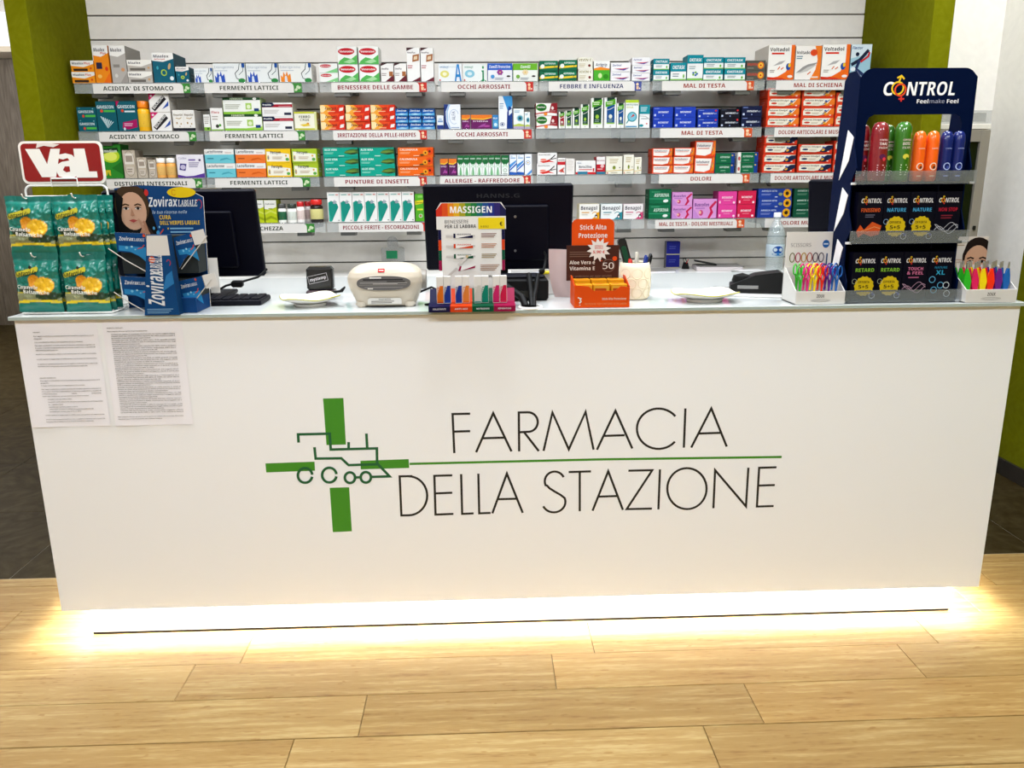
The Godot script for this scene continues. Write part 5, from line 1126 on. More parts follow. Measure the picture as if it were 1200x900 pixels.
func face_print(c: Cv, skin: String, shade: String, hair: String, x: float, y: float, s: float, a: float):
	# a printed portrait; s is half the head height, a the aspect of the canvas (width / height)
	var X := func(u): return x + u * s / a
	var Y := func(v): return y + v * s
	c.e(X.call(0.0), Y.call(.18), .78 * s / a, .98 * s, hair, 24)
	c.e(X.call(.02), Y.call(-.06), .62 * s / a, .86 * s, skin, 26)
	c.p([X.call(-.55), Y.call(.1), X.call(-.5), Y.call(.62), X.call(-.1), Y.call(.86), X.call(.5), Y.call(.66), X.call(.62), Y.call(.9), X.call(.1), Y.call(1.14), X.call(-.55), Y.call(.95), X.call(-.74), Y.call(.4)], hair)
	for g in [-1.0, 1.0]:
		c.e(X.call(g * .27), Y.call(.06), .14 * s / a, .055 * s, "f0e8e2", 12); c.e(X.call(g * .27), Y.call(.06), .065 * s / a, .06 * s, "2b2220", 10)
		c.line([X.call(g * .12), Y.call(.2), X.call(g * .28), Y.call(.26), X.call(g * .44), Y.call(.2)], .06 * s * c.h, hair)
		c.line([X.call(g * .14), Y.call(.1), X.call(g * .28), Y.call(.13), X.call(g * .42), Y.call(.07)], .03 * s * c.h, "2b2220")
	c.p([X.call(-.02), Y.call(.1), X.call(.09), Y.call(-.24), X.call(.0), Y.call(-.3), X.call(-.1), Y.call(-.26)], shade)
	c.p([X.call(-.2), Y.call(-.48), X.call(0.0), Y.call(-.42), X.call(.2), Y.call(-.48), X.call(0.0), Y.call(-.58)], "b04a48")

func build_cream_display():
	var o := thing("cream_display", "blue cardboard lip cream display with printed face and tall carton", "display stand", Vector3(-1.0, T + .0004, -.04))
	var c := cv()
	c.prism([-.113, 0, .112, 0, .122, .3, .07, .328, -.05, .333, -.113, .325], -.084, -.080, "0e447c", Transform3D(), "e9e4dc")
	c.front(-.135, .02, -.0799, .255, .31)
	c.p([.09, .3, .46, .3, .5, .6, .4, .98, .09, .97], "120f12")
	c.p([.12, .3, .5, .3, .5, .42, .44, .6, .36, .7, .3, .5], "3a2a24")
	c.clip = true; face_print(c, "dcae90", "bd8a6c", "4a3626", .25, .80, .19, .82); c.clip = false; c.p([.09, .3, .16, .3, .14, .55, .13, .75, .17, .9, .09, .97], "120f12")
	c.p([.26, .52, .43, .52, .41, .6, .36, .68, .33, .64], "bb8a6e"); c.line([.35, .62, .32, .7, .3, .72], .007, "c8977a"); c.line([.385, .62, .365, .69, .35, .7], .007, "ba866a")
	c.e(.42, .945, .022, .028, "d8342c")
	c.t("Zovirax", .43, .825, .08, "f2f6fa", .30, true, false, .1); c.t("LABIALE", .74, .825, .056, "f2f6fa", .2, true, true, .1); c.ring(.965, .845, .03, .04, .0016, "c83a34", 14, -1.5, 2.6)
	c.t("la tua risorsa nella", .46, .765, .026, "c6dcec", .36, false, false, .3); c.t("CURA", .53, .715, .036, "f0c83c", .12); c.t("DELL'HERPES LABIALE", .53, .668, .034, "f0c83c", .42)
	c.small(.63, .59, .92, .65, 2, "7fb4dc"); c.e(.61, .635, .007, .008, "f0c83c"); c.small(.65, .545, .9, .575, 1, "6aa4d0"); c.line([.4, .54, .48, .55, .56, .63], .003, "c8503c")
	c.e(.5, .6, .018, .02, "3f94cc"); c.e(.46, .64, .012, .014, "56a8dc"); c.e(.52, .65, .008, .01, "8fd0f0")
	c.e(.79, .945, .15, .045, "f2cf1c", 26); c.ring(.71, .945, .025, .025, .0014, "d0641c", 10, .6, 5.6)
	obj("header_board", c, M.card, o)
	# tall tapered carton in the middle
	c = cv()
	c.prism([-.014, 0, .077, 0, .068, .208, .016, .208], .03, .062, "114a84", Transform3D(), "0d3862")
	c.plane(Transform3D(Basis(), Vector3(-.014, 0, .0621)), .091, .208)
	c.p([.33, .995, .9, .995, .925, .75, .27, .75], "f0ede8"); c.e(.4, .7, .09, .042, "e2663c"); c.ring(.86, .66, .06, .04, .0016, "c83a34", 12, -1.4, 2.8)
	c.t("Zovirax", .62, .12, .2, "f2f6fa", 1.0, true, false, .1, 1.53); c.t("LABIALE", .66, .5, .15, "f2f6fa", .6, true, true, .1, 1.53); c.small(.1, .02, .9, .09, 3, "7fb0d8")
	c.p([.6, .3, .95, .4, .93, .56, .75, .5], "2f7fc0")
	obj("tall_carton", c, M.card, o)
	# four printed wings, upper pair and lower pair
	for lv in 2:
		var y := .152 - .115 * lv
		for sd in [-1.0, 1.0]:
			c = cv()
			var a := []
			if sd < 0: a = [-.082, y + .012, -.084, y + .062, -.005, y + .058, -.004, y - .028, -.02, y - .006, -.045, y + .008]
			else: a = [.074, y - .034, .066, y + .046, .118 + .012 * lv, y + .06, .124 + .012 * lv, y + .028, .11, y + .01, .09, y - .01]
			c.prism(a, .016, .0172, "0f4a86", Transform3D(Basis(), Vector3.ZERO), "e8e4de")
			if sd < 0:
				c.plane(Transform3D(Basis(Vector3(.998, -.05, 0), Vector3(.05, .998, 0), Vector3.BACK), Vector3(-.08, y + .008, .0173)), .074, .05)
			else: c.plane(Transform3D(Basis(Vector3(.97, .22, 0), Vector3(-.22, .97, 0), Vector3.BACK), Vector3(.078, y - .006, .0173)), .05, .05)
			c.p([.02, .14, .4, .1, .7, -.1, .95, -.4, .97, .1, .97, .35, .02, .4], "2f8fcc")
			c.t("Zovirax", .05, .66, .2, "f2f6fa", .5, true, false, .12); c.t("LABIALE", .57, .66, .15, "f2f6fa", .36, true, true, .1); c.e(.93, .96, .05, .08, "e2562c"); c.line([.68, .26, .85, .34, .92, .48], .0022, "d8503c"); c.e(.3, .3, .05, .07, "7fcdf0"); c.e(.48, .36, .04, .05, "b4e4f8"); c.e(.6, .22, .03, .04, "7fcdf0")
			obj("printed_wing", c, M.card, o)
			# dark pocket behind the wing and its pale cut edge
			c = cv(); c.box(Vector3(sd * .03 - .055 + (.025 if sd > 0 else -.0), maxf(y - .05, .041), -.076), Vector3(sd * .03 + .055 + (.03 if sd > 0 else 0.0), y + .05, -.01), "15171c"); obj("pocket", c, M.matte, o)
			if sd < 0:
				c = cv(); c.tube([Vector3(-.104, y + .02, .02), Vector3(-.06, y - .012, .022), Vector3(-.01, y - .042, .024)], .0014, "d8d2c8"); obj("cut_edge", c, M.card, o)
			else:
				c = cv(); c.rbox(Vector3(-.017, -.016, 0), Vector3(.017, .02, .0012), .0003, "eeebe6", Transform3D(Basis(Vector3.BACK, .2), Vector3(.134 + .018 * lv, y + .045, .017))); obj("white_flap", c, M.card, o)
				c = cv(); c.tube([Vector3(.08, y - .036, .02), Vector3(.12, y + .01, .02), Vector3(.155, y + .05, .02)], .0012, "d8d2c8"); obj("cut_edge", c, M.card, o)
	c = cv(); c.rbox(Vector3(.135, .045, -.03), Vector3(.16, .14, -.0288), .0003, "ebe8e3"); obj("white_flap", c, M.card, o)
	c = cv(); c.rbox(Vector3(-.02, 0, -.08), Vector3(.112, .04, .029), .001, "0e447c"); obj("box_base", c, M.card, o)

func stick(at: Vector3, front: String, side: String, lab: String):
	var o := thing("lip_stick_carton", lab, "carton", at, 0.0, "lip balm cartons in the rainbow display")
	var c := cv(); c.rbox(Vector3(-.0092, 0, -.0095), Vector3(.0092, .072, .0095), .0006, "f4f1ec")
	c.front(-.0092, 0, .0095, .0184, .072)
	c.p([.04, .02, .96, .02, .96, .66, .5, .66, .04, .3], front); c.r(.04, .02, .96, .07, side); c.t("MASSIGEN", .4, .1, .085, front, 2.0, true, false, 0, PI / 2)
	obj("carton_body", c, M.card, o)

func build_lip_display():
	var o := thing("lip_balm_display", "lip balm counter display with rainbow header and four colour tray", "display stand", Vector3(-.15, T, 0))
	var cols := ["10123f", "d8410e", "065236", "9c0f46"]
	for i in 4:
		var x := -.116 + .0575 * i
		var c := cv()
		c.prism([-.045, .001, .045, .001, .045, .016, .030, .018, -.015, .02, -.045, .052], 0, .0575, cols[i], Transform3D(Basis(Vector3(0, 0, 1), Vector3.UP, Vector3(1, 0, 0)), Vector3(x, 0, 0)))
		c.front(x, .002, .045, .0575, .014); c.t(["SOLLEVANTE", "ANTI AGE", "NUTRIENTE", "RIPARATORE"][i], .5, .35, .32, "e8e4ea", .6, true, false, 0, 0, .5)
		obj("tray_section", c, M.card, o)
	var c := cv(); c.rbox(Vector3(-.118, .001, .0455), Vector3(.116, .019, .0475), .0005, "ffffff"); c.lay = 1
	c = cv()
	var tt := Transform3D(Basis(Vector3.RIGHT, -.06), Vector3(0, 0, -.05))
	c.prism([-.08, .02, .078, .02, .078, .1, .09, .1, .09, .21, .094, .21, .094, .262, .082, .281, -.082, .281, -.094, .262, -.094, .21, -.09, .21, -.09, .1, -.08, .1], -.002, 0, "f2efea", tt)
	c.plane(tt * Transform3D(Basis(), Vector3(-.094, .02, 0)), .188, .261)
	for i in 12:
		var rb := ["d8301c", "e2501c", "ea8a1c", "e6b020", "a8a024", "4a8f2c", "1f7a3c", "14666a", "1f4a8c", "222f84", "30246c", "1c1648"]
		var xa: float = i / 12.0; var xb: float = (i + 1) / 12.0
		c.p([xa, .86, xb, .86, xb, .925 if i == 11 else .995, xa, .925 if i == 0 else .995], rb[i]); c.lay -= 1
	c.lay += 1
	c.t("MASSIGEN", .2, .895, .065, "ffffff", .6, true)
	c.t("BENESSERE", .12, .79, .034, "4a4648", .34, false); c.t("PER LE LABBRA", .12, .742, .034, "4a4648", .45, true)
	c.p([.6, .73, .985, .73, .985, .845, .6, .845], "f4d81c"); c.t("€", .91, .76, .042, "4a3c14"); c.t("A SOLI", .63, .745, .02, "8a7a20", .12)
	for sd in [0, 1]:
		for i in 4:
			var y0: float = .725 - .105 * i
			c.r(.022 if sd == 0 else .935, y0 - .105, .066 if sd == 0 else .978, y0, cols[i]); c.lay -= 1
	c.lay += 1
	for i in 3:
		var y: float = .64 - .105 * i
		c.r(.13, y + .01, .25, y + .03, "d6d0cc"); c.r(.24, y, .52, y + .045, "f6f3ee"); c.p([.24, y, .27, y, .27, y + .045, .24, y + .045], cols[i]); c.p([.3, y, .52, y, .52, y + .028], cols[i]); c.t("MASSIGEN", .29, y + .03, .014, cols[i], .2); c.r(.52, y + .012, .55, y + .03, "c8c4c0")
		c.small(.64, y, .88, y + .05, 3, ["8a5a50", "c07a4a", "a08a5a"][i])
	c.p([.3, .3, .54, .33, .56, .375, .32, .35], "f6f3ee"); c.p([.3, .3, .33, .304, .35, .352, .32, .35], cols[3]); c.p([.36, .308, .54, .33, .55, .355], cols[3]); c.line([.14, .24, .28, .33], .006, "cfc8c2"); c.line([.3, .36, .42, .44], .008, "d8d2cc"); c.e(.43, .45, .02, .016, "d8c090")
	c.small(.62, .3, .9, .37, 4, "b08a70"); c.e(.69, .24, .025, .012, "2c2c30"); c.t("Massigen", .74, .232, .022, "3a383c", .14)
	obj("header_board", c, M.card, o)
	var pal := [["e8741c", "c8401c", "1f3a94", "2a4aa8"], ["1f3a94", "2a4aa8", "e88a3c", "e0601c"], ["d8d4cc", "2c8a80", "128a72", "0f7a66"], ["d4286c", "b81f5c", "d81f4c", "e04068"]]
	for i in 4:
		for k in 2:
			stick(Vector3([-.2355, -.1862, -.1355, -.0865][i] + .0195 * k, T + .0197, .008 - .002 * k), pal[i][k * 2], pal[i][k * 2 + 1], "lip balm carton, %s one of the pair in the %s section" % [["outer", "inner"][k], ["navy", "orange", "green", "magenta"][i]])

func build_sun_display():
	var o := thing("sun_stick_display", "orange sun stick display with brown card and white price star", "display stand", Vector3(.2, T, 0))
	var og := "ee5414"
	var c := cv()
	c.prism([-.075, .001, .075, .001, .075, .055, .05, .058, .036, .046, -.022, .046, -.036, .058, -.075, .062], -.001, .001, og)
	c.front(-.075, .001, .0011, .15, .06)
	c.line([.09, .2, .12, .28, .1, .4], .0036, "f6eee6"); c.line([.06, .46, .13, .4], .003, "f6eee6"); c.e(.1, .12, .012, .02, "f6eee6"); c.t("Stick Alta Protezione", .5, .34, .1, "fbd8c0", .44); c.t("PROTEZIONE VISO CONTORNO OCCHI LABBRA", .19, .12, .09, "f59a5c", .76, false)
	obj("front_panel", c, M.card, o)
	for s in [-1.0, 1.0]:
		c = cv(); c.prism([0, .001, -.1, .001, -.1, .078, -.07, .078, 0, .058], -.001, .001, og, Transform3D(Basis(Vector3(0, 0, 1), Vector3.UP, Vector3(-1, 0, 0)), Vector3(s * .074, 0, -.0012))); obj("side_panel", c, M.card, o)
	c = cv(); c.box(Vector3(-.074, .001, -.1), Vector3(.074, .003, -.002), og); obj("tray_floor", c, M.card, o)
	c = cv(); c.prism(rounded(-.072, .001, .046, .232, .016, true), -.104, -.102, og); c.front(-.072, .15, -.1019, .118, .08)
	c.t("Stick Alta", .5, .66, .16, "fbf0e8", .62, true, false, 0, 0, .5); c.t("Protezione", .5, .38, .16, "fbf0e8", .68, true, false, 0, 0, .5)
	obj("header_board", c, M.card, o)
	c = cv(); c.prism([-.087, .062, .061, .062, .061, .16, -.087, .16], -.1008, -.099, "4a2a20"); c.front(-.087, .062, -.0989, .148, .098)
	c.small(.06, .66, .52, .84, 3, "7a5a4c"); c.t("Aloe Vera e", .06, .47, .1, "f4ece4", .48); c.t("Vitamina E", .06, .3, .1, "f4ece4", .48); c.t("Alta protezione per zone sensibili", .06, .1, .06, "8f7060", .8, false)
	c.ring(.8, .42, .12, .18, .0008, "b08a78"); c.t("50", .69, .33, .18, "f6f0ea", .21, false); c.e(.915, .62, .045, .065, "e8501c"); c.r(.64, .55, .68, .57, "e8501c")
	obj("brown_card", c, M.card, o)
	c = cv()
	var st := []
	for i in 24: st.append_array([.003 + (.034 if i % 2 == 0 else .0215) * cos(TAU * i / 24 + .13), .148 + (.034 if i % 2 == 0 else .0215) * sin(TAU * i / 24 + .13)])
	c.prism(st, -.0972, -.0964, "f6f2ee"); c.front(-.022, .123, -.0963, .05, .05); c.t("OFFERTA", .5, .66, .08, "d83a2c", .46, true, false, 0, 0, .5); c.t("SPECIALE", .5, .55, .08, "d83a2c", .46, true, false, 0, 0, .5); c.t("5,90 €", .5, .3, .15, "d8241c", .66, true, false, .1, 0, .5)
	obj("price_star", c, M.card, o)
	var n := 0
	for r in 2:
		for k in 3:
			var m := cv(); m.rbox(Vector3(-.022, 0, -.019), Vector3(.022, .058 + .008 * r, .019), .0006, "f2a41c")
			m.plane(Transform3D(Basis(Vector3.RIGHT, Vector3.FORWARD, Vector3.UP), Vector3(-.022, .058 + .008 * r, .019)), .044, .038); m.r(.1, .3, .9, .5, "e2661c"); m.r(.1, .6, .6, .72, "8a3a1c")
			m.front(-.022, 0, .019, .044, .058); m.r(.06, .6, .94, .95, "f0b83c"); m.r(.1, .72, .8, .84, "c8541c")
			var q := obj("sun_stick_carton", m, M.card); q.position = Vector3(.2 - .047 + .047 * k, T + .0032, -.027 - .046 * r); q.rotation.y = rng.randf_range(-.05, .05)
			tag(q, "yellow sun stick carton, %s of the %s row in the orange tray" % [["first", "middle", "last"][k], ["front", "rear"][r]], "carton", "sun stick cartons in the orange tray"); n += 1

func scissors(at: Vector3, turn: float, hex: String, lab: String):
	var o := thing("scissors", lab, "scissors", at, turn, "small coloured scissors in the white tray")
	for s in [-1.0, 1.0]:
		var c := cv()
		var loop := []
		for i in 19: loop.append(Vector3(s * .0095 + cos(TAU * i / 18 + PI / 2) * .0085, .084 + sin(TAU * i / 18 + PI / 2) * .0145, s * .0012))
		c.tube(loop, .0020, hex, 7); c.tube([Vector3(s * .006, .0705, s * .0012), Vector3(s * .002, .058, s * .0012), Vector3(0, .045, s * .001), Vector3(-s * .003, .026, s * .001)], .0026, hex, 7)
		obj("handle", c, M.gloss, o)
		c = cv(); c.prism([-.003, .03, .003, .03, .0015 - s * .002, .0, -s * .002, .0], s * .001 - .0006, s * .001 + .0006, "c8c8cc"); obj("blade", c, M.metal, o)

func white_tray(nm: String, label: String, at: Vector3, w: float, d: float, back_h: float, card_w: float, card_x: float) -> Node3D:
	var o := thing(nm, label, "display stand", at)
	var c := cv(); c.box(Vector3(-w / 2, .001, -d), Vector3(w / 2, .003, 0), "f2f0ec"); obj("tray_floor", c, M.card, o)
	c = cv(); c.rbox(Vector3(-w / 2, .001, -.0015), Vector3(w / 2, .037, .0012), .0006, "f3f1ed")
	c.front(-w / 2, .001, .0013, w, .036); c.t("ZUUX" if false else "ZOUX", .5, .52, .24, "3c3a3c", .16, true, false, 0, 0, .5); c.ring(.5, .3, .2, .11, .0007, "6a686a", 20); c.line([.33, .3, .67, .3], .0008, "6a686a"); obj("front_lip", c, M.card, o)
	for s in [-1.0, 1.0]:
		c = cv(); c.prism([0, .001, -d, .001, -d, .092, -d + .012, .092, 0, .037], -.001, .001, "f0eee9", Transform3D(Basis(Vector3(0, 0, 1), Vector3.UP, Vector3(-1, 0, 0)), Vector3(s * (w / 2 - .001), 0, -.002))); obj("side_panel", c, M.card, o)
	c = cv(); c.box(Vector3(-w / 2, .003, -d - .003), Vector3(w / 2, .093, -d - .001), "efece8"); obj("rear_panel", c, M.card, o)
	c = cv(); c.rbox(Vector3(card_x - card_w / 2, .003, -d - .0055), Vector3(card_x + card_w / 2, back_h, -d - .0035), .0006, "f1ede7")
	c.front(card_x - card_w / 2, .003, -d - .0034, card_w, back_h - .003)
	o.set_meta("w", 0); o.remove_meta("w")
	var card := obj("header_card", c, M.card, o); card.set_meta("w", 0); card.remove_meta("w")
	return o

func build_tool_displays():
	var cols := ["35b52c", "e0287c", "f0d41c", "e8281c", "5a1f84", "1f5fb0"]
	var nm := ["green", "pink", "yellow", "red", "purple", "blue"]
	var o := white_tray("scissors_display", "white counter tray of small coloured scissors with SCISSORS card", Vector3(.798, T, .004), .136, .10, .19, .132, .0)
	var c := cv(); c.front(-.066, .003, -.1034, .132, .187)
	c.t("SCISSORS", .1, .78, .055, "8c8a8e", .44, false); c.e(.86, .82, .075, .06, "2a62ac", 18); c.r(.81, .81, .91, .83, "cfe0f0")
	for i in 6: c.ring(.15 + .125 * i, .62, .062, .075, .0026, ["6a6a2c", "b8285c", "c89a2c", "b83a2c", "3a2040", "3a2848"][i]); c.p([.15 + .125 * i + .05, .52, .15 + .125 * i + .075, .52, .15 + .125 * i + .065, .36], cols[i])
	c.r(.88, .46, .91, .68, "34507c")
	for ch in o.get_children():
		if ch.name == "header_card": obj("lettering", c, M.card, ch)
	for i in 6:
		for k in 2:
			scissors(Vector3(.798 - .050 + .0202 * i + .003 * k, T + .0035 + .004 * k, -.018 - .034 * k), .55 + rng.randf_range(-.12, .12), cols[i], "%s handled small scissors, %s of their pair in the tray" % [nm[i], ["nearer", "farther"][k]])
	o = white_tray("tweezers_display", "white counter tray of coloured tweezers with woman's face on card", Vector3(1.269, T, .012), .142, .105, .172, .118, -.018)
	c = cv(); c.front(-.077, .003, -.1084, .118, .169)
	c.r(.0, .0, 1, 1, "eadfd6"); c.clip = true; face_print(c, "dfb090", "c08c6e", "231a1a", .76, .56, .37, .7); c.clip = false; c.p([0, 0, .48, 0, .44, .3, .4, .7, .52, .995, 0, .995], "efe9e3")
	c.e(.1, .9, .085, .06, "b81f2c", 16); c.e(.13, .64, .1, .04, "9c1f2c", 14, -.5); c.small(.2, .84, .48, .92, 2, "b8a890"); c.line([.02, .36, .2, .42], .003, "a8242c"); c.small(.22, .56, .42, .64, 2, "d0b8a8")
	for ch in o.get_children():
		if ch.name == "header_card": obj("printed_card", c, M.card, ch)
	var tc := ["2fb52c", "dc1f5c", "f0d41c", "ee2f1c", "6a1f80", "1f62b0"]
	for i in 6:
		for k in 3:
			var t := thing("tweezers", "%s tweezers, %s of three in their column" % [["green", "crimson", "yellow", "red", "violet", "blue"][i], ["front", "middle", "rear"][k]], "tweezers", Vector3(1.269 - .050 + .0205 * i - .004 * k, T + .0035, -.016 - .022 * k), rng.randf_range(-.1, .1), "coloured tweezers in the white tray")
			t.rotation.z = .06 - .03 * i + .05; t.scale = Vector3(1.1, 1.12, 1.1)
			var b := cv()
			b.prism([-.0062, 0, -.0025, 0, -.0018, .02, .0018, .02, .0025, 0, .0062, 0, .0066, .03, .0095, .046, .0066, .062, .0024, .078, -.0024, .078, -.0066, .062, -.0095, .046, -.0066, .03], -.003, .003, tc[i]); obj("grip", b, M.gloss, t)
			b = cv(); b.prism([-.0022, .0775, .0022, .0775, .0012, .094, -.0012, .094], -.0018, .0018, "d4d4d6"); obj("tip", b, M.metal, t)

func build_control_display():
	var navy := "0b0e30"
	var o := thing("navy_display", "tall navy counter display with rounded header and three clear shelves", "display stand", Vector3(1.028, T, -.004))
	var hw := .155
	# header with a see-through window under it
	var tt := Transform3D(Basis(), Vector3(0, 0, -.038))
	var c := cv()
	var outer := rounded(-hw, .345, hw, .612, .034, true, 8)
	c.prism(rounded(-hw, .497, hw, .612, .034, true, 8), 0, .004, navy, tt)
	c.prism([-hw, .345, -hw + .026, .345, -hw + .026, .475, -hw + .032, .49, -hw + .046, .4975, -hw, .4975], 0, .004, navy, tt)
	c.prism([hw, .345, hw - .046 + .02, .345, hw - .026, .475, hw - .032, .49, hw - .046, .4975, hw, .4975], 0, .004, navy, tt)
	c.plane(tt * Transform3D(Basis(), Vector3(-hw, .497, .0041)), hw * 2, .115)
	control_word(c, .2, .41, .29, .62); c.t("Feel", .5, .24, .085, "e6e6ea", .1); c.t("make", .61, .24, .085, "9a9cb0", .13, false); c.t("Feel", .76, .24, .085, "e6e6ea", .1)
	obj("header", c, M.navy_board, o)
	for s in [-1.0, 1.0]:
		c = cv(); c.prism(rounded(-.165, .0, 0, .612, .03, true, 6) if false else [-.155, .001, -.004, .001, -.004, .06, -.03, .1, -.03, .17, -.006, .2, -.03, .25, -.03, .33, -.008, .36, -.03, .41, -.034, .59, -.06, .609, -.1, .609, -.125, .59, -.15, .3], -.0015, .0015, navy, Transform3D(Basis(Vector3(0, 0, 1), Vector3.UP, Vector3(-1, 0, 0)), Vector3(s * hw, 0, 0)))
		var sp := obj("side_panel", c, M.navy_board, o)
		c = cv()
		for q in [[-.105, .33, .11], [-.108, .19, .10], [-.110, .05, .10]]:
			c.prism([q[0], q[1], q[0] + .05, q[1] + .05, q[0] + .068, q[1] + q[2], q[0] + .03, q[1] + q[2] + .02, q[0] + .015, q[1] + .06], -.0007, .0007, "eceaea", Transform3D(Basis(Vector3(0, 0, 1), Vector3.UP, Vector3(-1, 0, 0)), Vector3(s * (hw + .0026), 0, 0)))
		obj("white_stripe", c, M.navy_board, sp)
	c = cv(); c.prism([-hw + .002, .001, hw - .002, .001, hw - .002, .35, -hw + .002, .35], -.0015, .0015, "070919", Transform3D(Basis(), Vector3(0, 0, -.155))); obj("back_panel", c, M.navy_board, o)
	var lv := [.0085, .1685, .3245]
	for i in 3:
		c = cv(); c.box(Vector3(-hw + .003, lv[i] - .0075, -.15), Vector3(hw - .003, lv[i] - .0005, -.004), "070919"); obj("shelf_board", c, M.navy_board, o)
		c = cv(); c.rbox(Vector3(-hw - .004, lv[i] - .006, -.0035), Vector3(hw + .014, lv[i] + .028, -.0012), .0006, "ffffff"); obj("clear_lip", c, M.acrylic_film, o)
		for s in [-1.0, 1.0]:
			c = cv(); c.rbox(Vector3(s * (hw + .005) - .006, lv[i] - .007, -.012), Vector3(s * (hw + .005) + .006, lv[i] - .001, -.0036), .0006, "d8d8da"); obj("clip", c, M.gloss, o)
	# cartons on the two lower shelves
	var rows := [
		[["FINISSIMO", "e8642c", 0], ["NATURE", "4fb0e4", 1], ["NATURE", "4fb0e4", 1], ["NON STOP", "c8243c", 2]],
		[["RETARD", "8cc83c", 1], ["RETARD", "8cc83c", 1], ["TOUCH & FEEL", "e07aa4", 2], ["XL", "38b4e0", 3]]]
	for r in 2:
		for i in 4:
			var q: Array = rows[r][i]
			var w := .0695; var h := .130
			var m := cv(); m.rbox(Vector3(-w / 2, 0, -.1), Vector3(w / 2, h, 0), .0008, "090a17"); m.front(-w / 2, 0, 0, w, h)
			control_word(m, .1, .78, .09, .8)
			if q[0] == "TOUCH & FEEL":
				m.t("TOUCH", .5, .62, .065, q[1], .6, true, false, 0, 0, .5); m.t("& FEEL", .5, .53, .065, q[1], .66, true, false, 0, 0, .5)
			elif q[0] == "XL": m.t("XL", .5, .52, .095, q[1], .36, true, false, 0, 0, .5)
			else: m.t(q[0], .5, .6, .075, q[1], .74, true, false, 0, 0, .5)
			if q[2] == 0:
				m.p([.0, .2, .14, .34, .3, .24, .6, .4, .98, .32, .9, .14, .6, .1, .3, .16, .1, .08], "e05a24"); m.line([.1, .2, .4, .24, .7, .3, .95, .26], .0014, "f4b070"); m.small(.3, .48, .74, .56, 2, "6a6a80")
			elif q[2] == 1:
				var st := []
				for k in 28: st.append_array([.52 + (.4 if k % 2 == 0 else .365) * cos(TAU * k / 28), .3 + (.4 if k % 2 == 0 else .365) * w / h * sin(TAU * k / 28)])
				m.p(st, "e2c41c"); m.t("OFFERTA", .5, .36, .05, "3a3414", .46, true, false, 0, 0, .5); m.t("5+5", .5, .25, .075, "3a3414", .4, true, false, 0, 0, .5); m.r(.2, .18, .84, .215, "1c1c2a"); m.ring(.12, .4, .1, .055, .0012, "8fb8e4" if q[0] == "NATURE" else "a8b49c"); m.ring(.86, .1, .12, .065, .0014, "dfe6ee"); m.e(.9, .13, .05, .03, "2c3a94")
			elif q[2] == 2:
				for k in 3:
					var a := []
					for z in 13: a.append_array([.03 + .94 * z / 12.0, .26 + .04 * (k - 1) + .075 * sin(z * .62 + k * 1.3)])
					m.line(a, .0013, "d0d2dc" if r == 0 else "c8a0b8")
				m.small(.24, .44, .78, .5 if r == 1 else .54, 2 if r == 0 else 1, "8a2838" if r == 0 else "b05a80")
			else:
				m.t("NATURE", .5, .65, .045, "2a86b0", .5, true, false, 0, 0, .5)
				for k in [[.2, .42], [.3, .2], [.55, .3], [.78, .3], [.84, .12]]: m.ring(k[0], k[1], .13, .07, .0018, "6ac0ec" if k[0] < .6 else "dfeaf2")
			var b := obj("product_carton", m, M.card); b.position = Vector3(.9215 + .0705 * i, T + lv[1 - r] + (0.0 if r == 1 else 0.0), -.012)
			var word: String = ["orange wave", "second from outer side with yellow badge", "third with yellow badge", "white curved lines"][i] if r == 0 else ["first with yellow badge", "second with yellow badge", "pink lettering", "blue rings"][i]
			tag(b, "navy carton with %s, %s clear shelf" % [word, ["middle", "lowest"][r]], "carton", "navy cartons in the tall display")
	# bottles on the top shelf
	var bt := [[.905, -.068, "a81434", .150, .0205], [.937, -.034, "b0183a", .154, .0225], [.975, -.066, "3f9a1c", .148, .018], [1.0, -.034, "4aa81c", .154, .0215], [1.045, -.032, "f0641c", .130, .0165], [1.081, -.032, "f0641c", .130, .0165], [1.119, -.034, "121d62", .130, .0165], [1.152, -.034, "121d62", .130, .0165]]
	var bl := ["clear red gel bottle behind its twin", "clear red gel bottle in front of its twin", "clear green gel bottle behind its twin", "clear green gel bottle in front of its twin", "orange gel bottle next to the green bottle", "orange gel bottle next to the blue bottles", "dark blue gel bottle next to the orange bottles", "dark blue gel bottle at the end of the row"]
	for i in bt.size():
		var q: Array = bt[i]; var r: float = q[4]; var h: float = q[3]
		var t := thing("gel_bottle", bl[i], "bottle", Vector3(q[0], T + .3245, q[1]), 0.0, "gel bottles on the top clear shelf")
		var m := cv()
		m.lathe([0, 0, r * .8, 0, r, .004, r * 1.02, h * .3, r, h * .8, r * .93, h * .9, r * .72, h * .965, r * .4, h * .995, 0, h], q[2], 22); if i < 4:
			obj("body", m, M["gel_red"] if i < 2 else M["gel_green"], t); m = cv()
		m.front(-r, 0, 0, r * 2, h); m.warp = func(px, _py): return sqrt(maxf(0.0, r * r - pow(px - r, 2) * .92)) + .0006
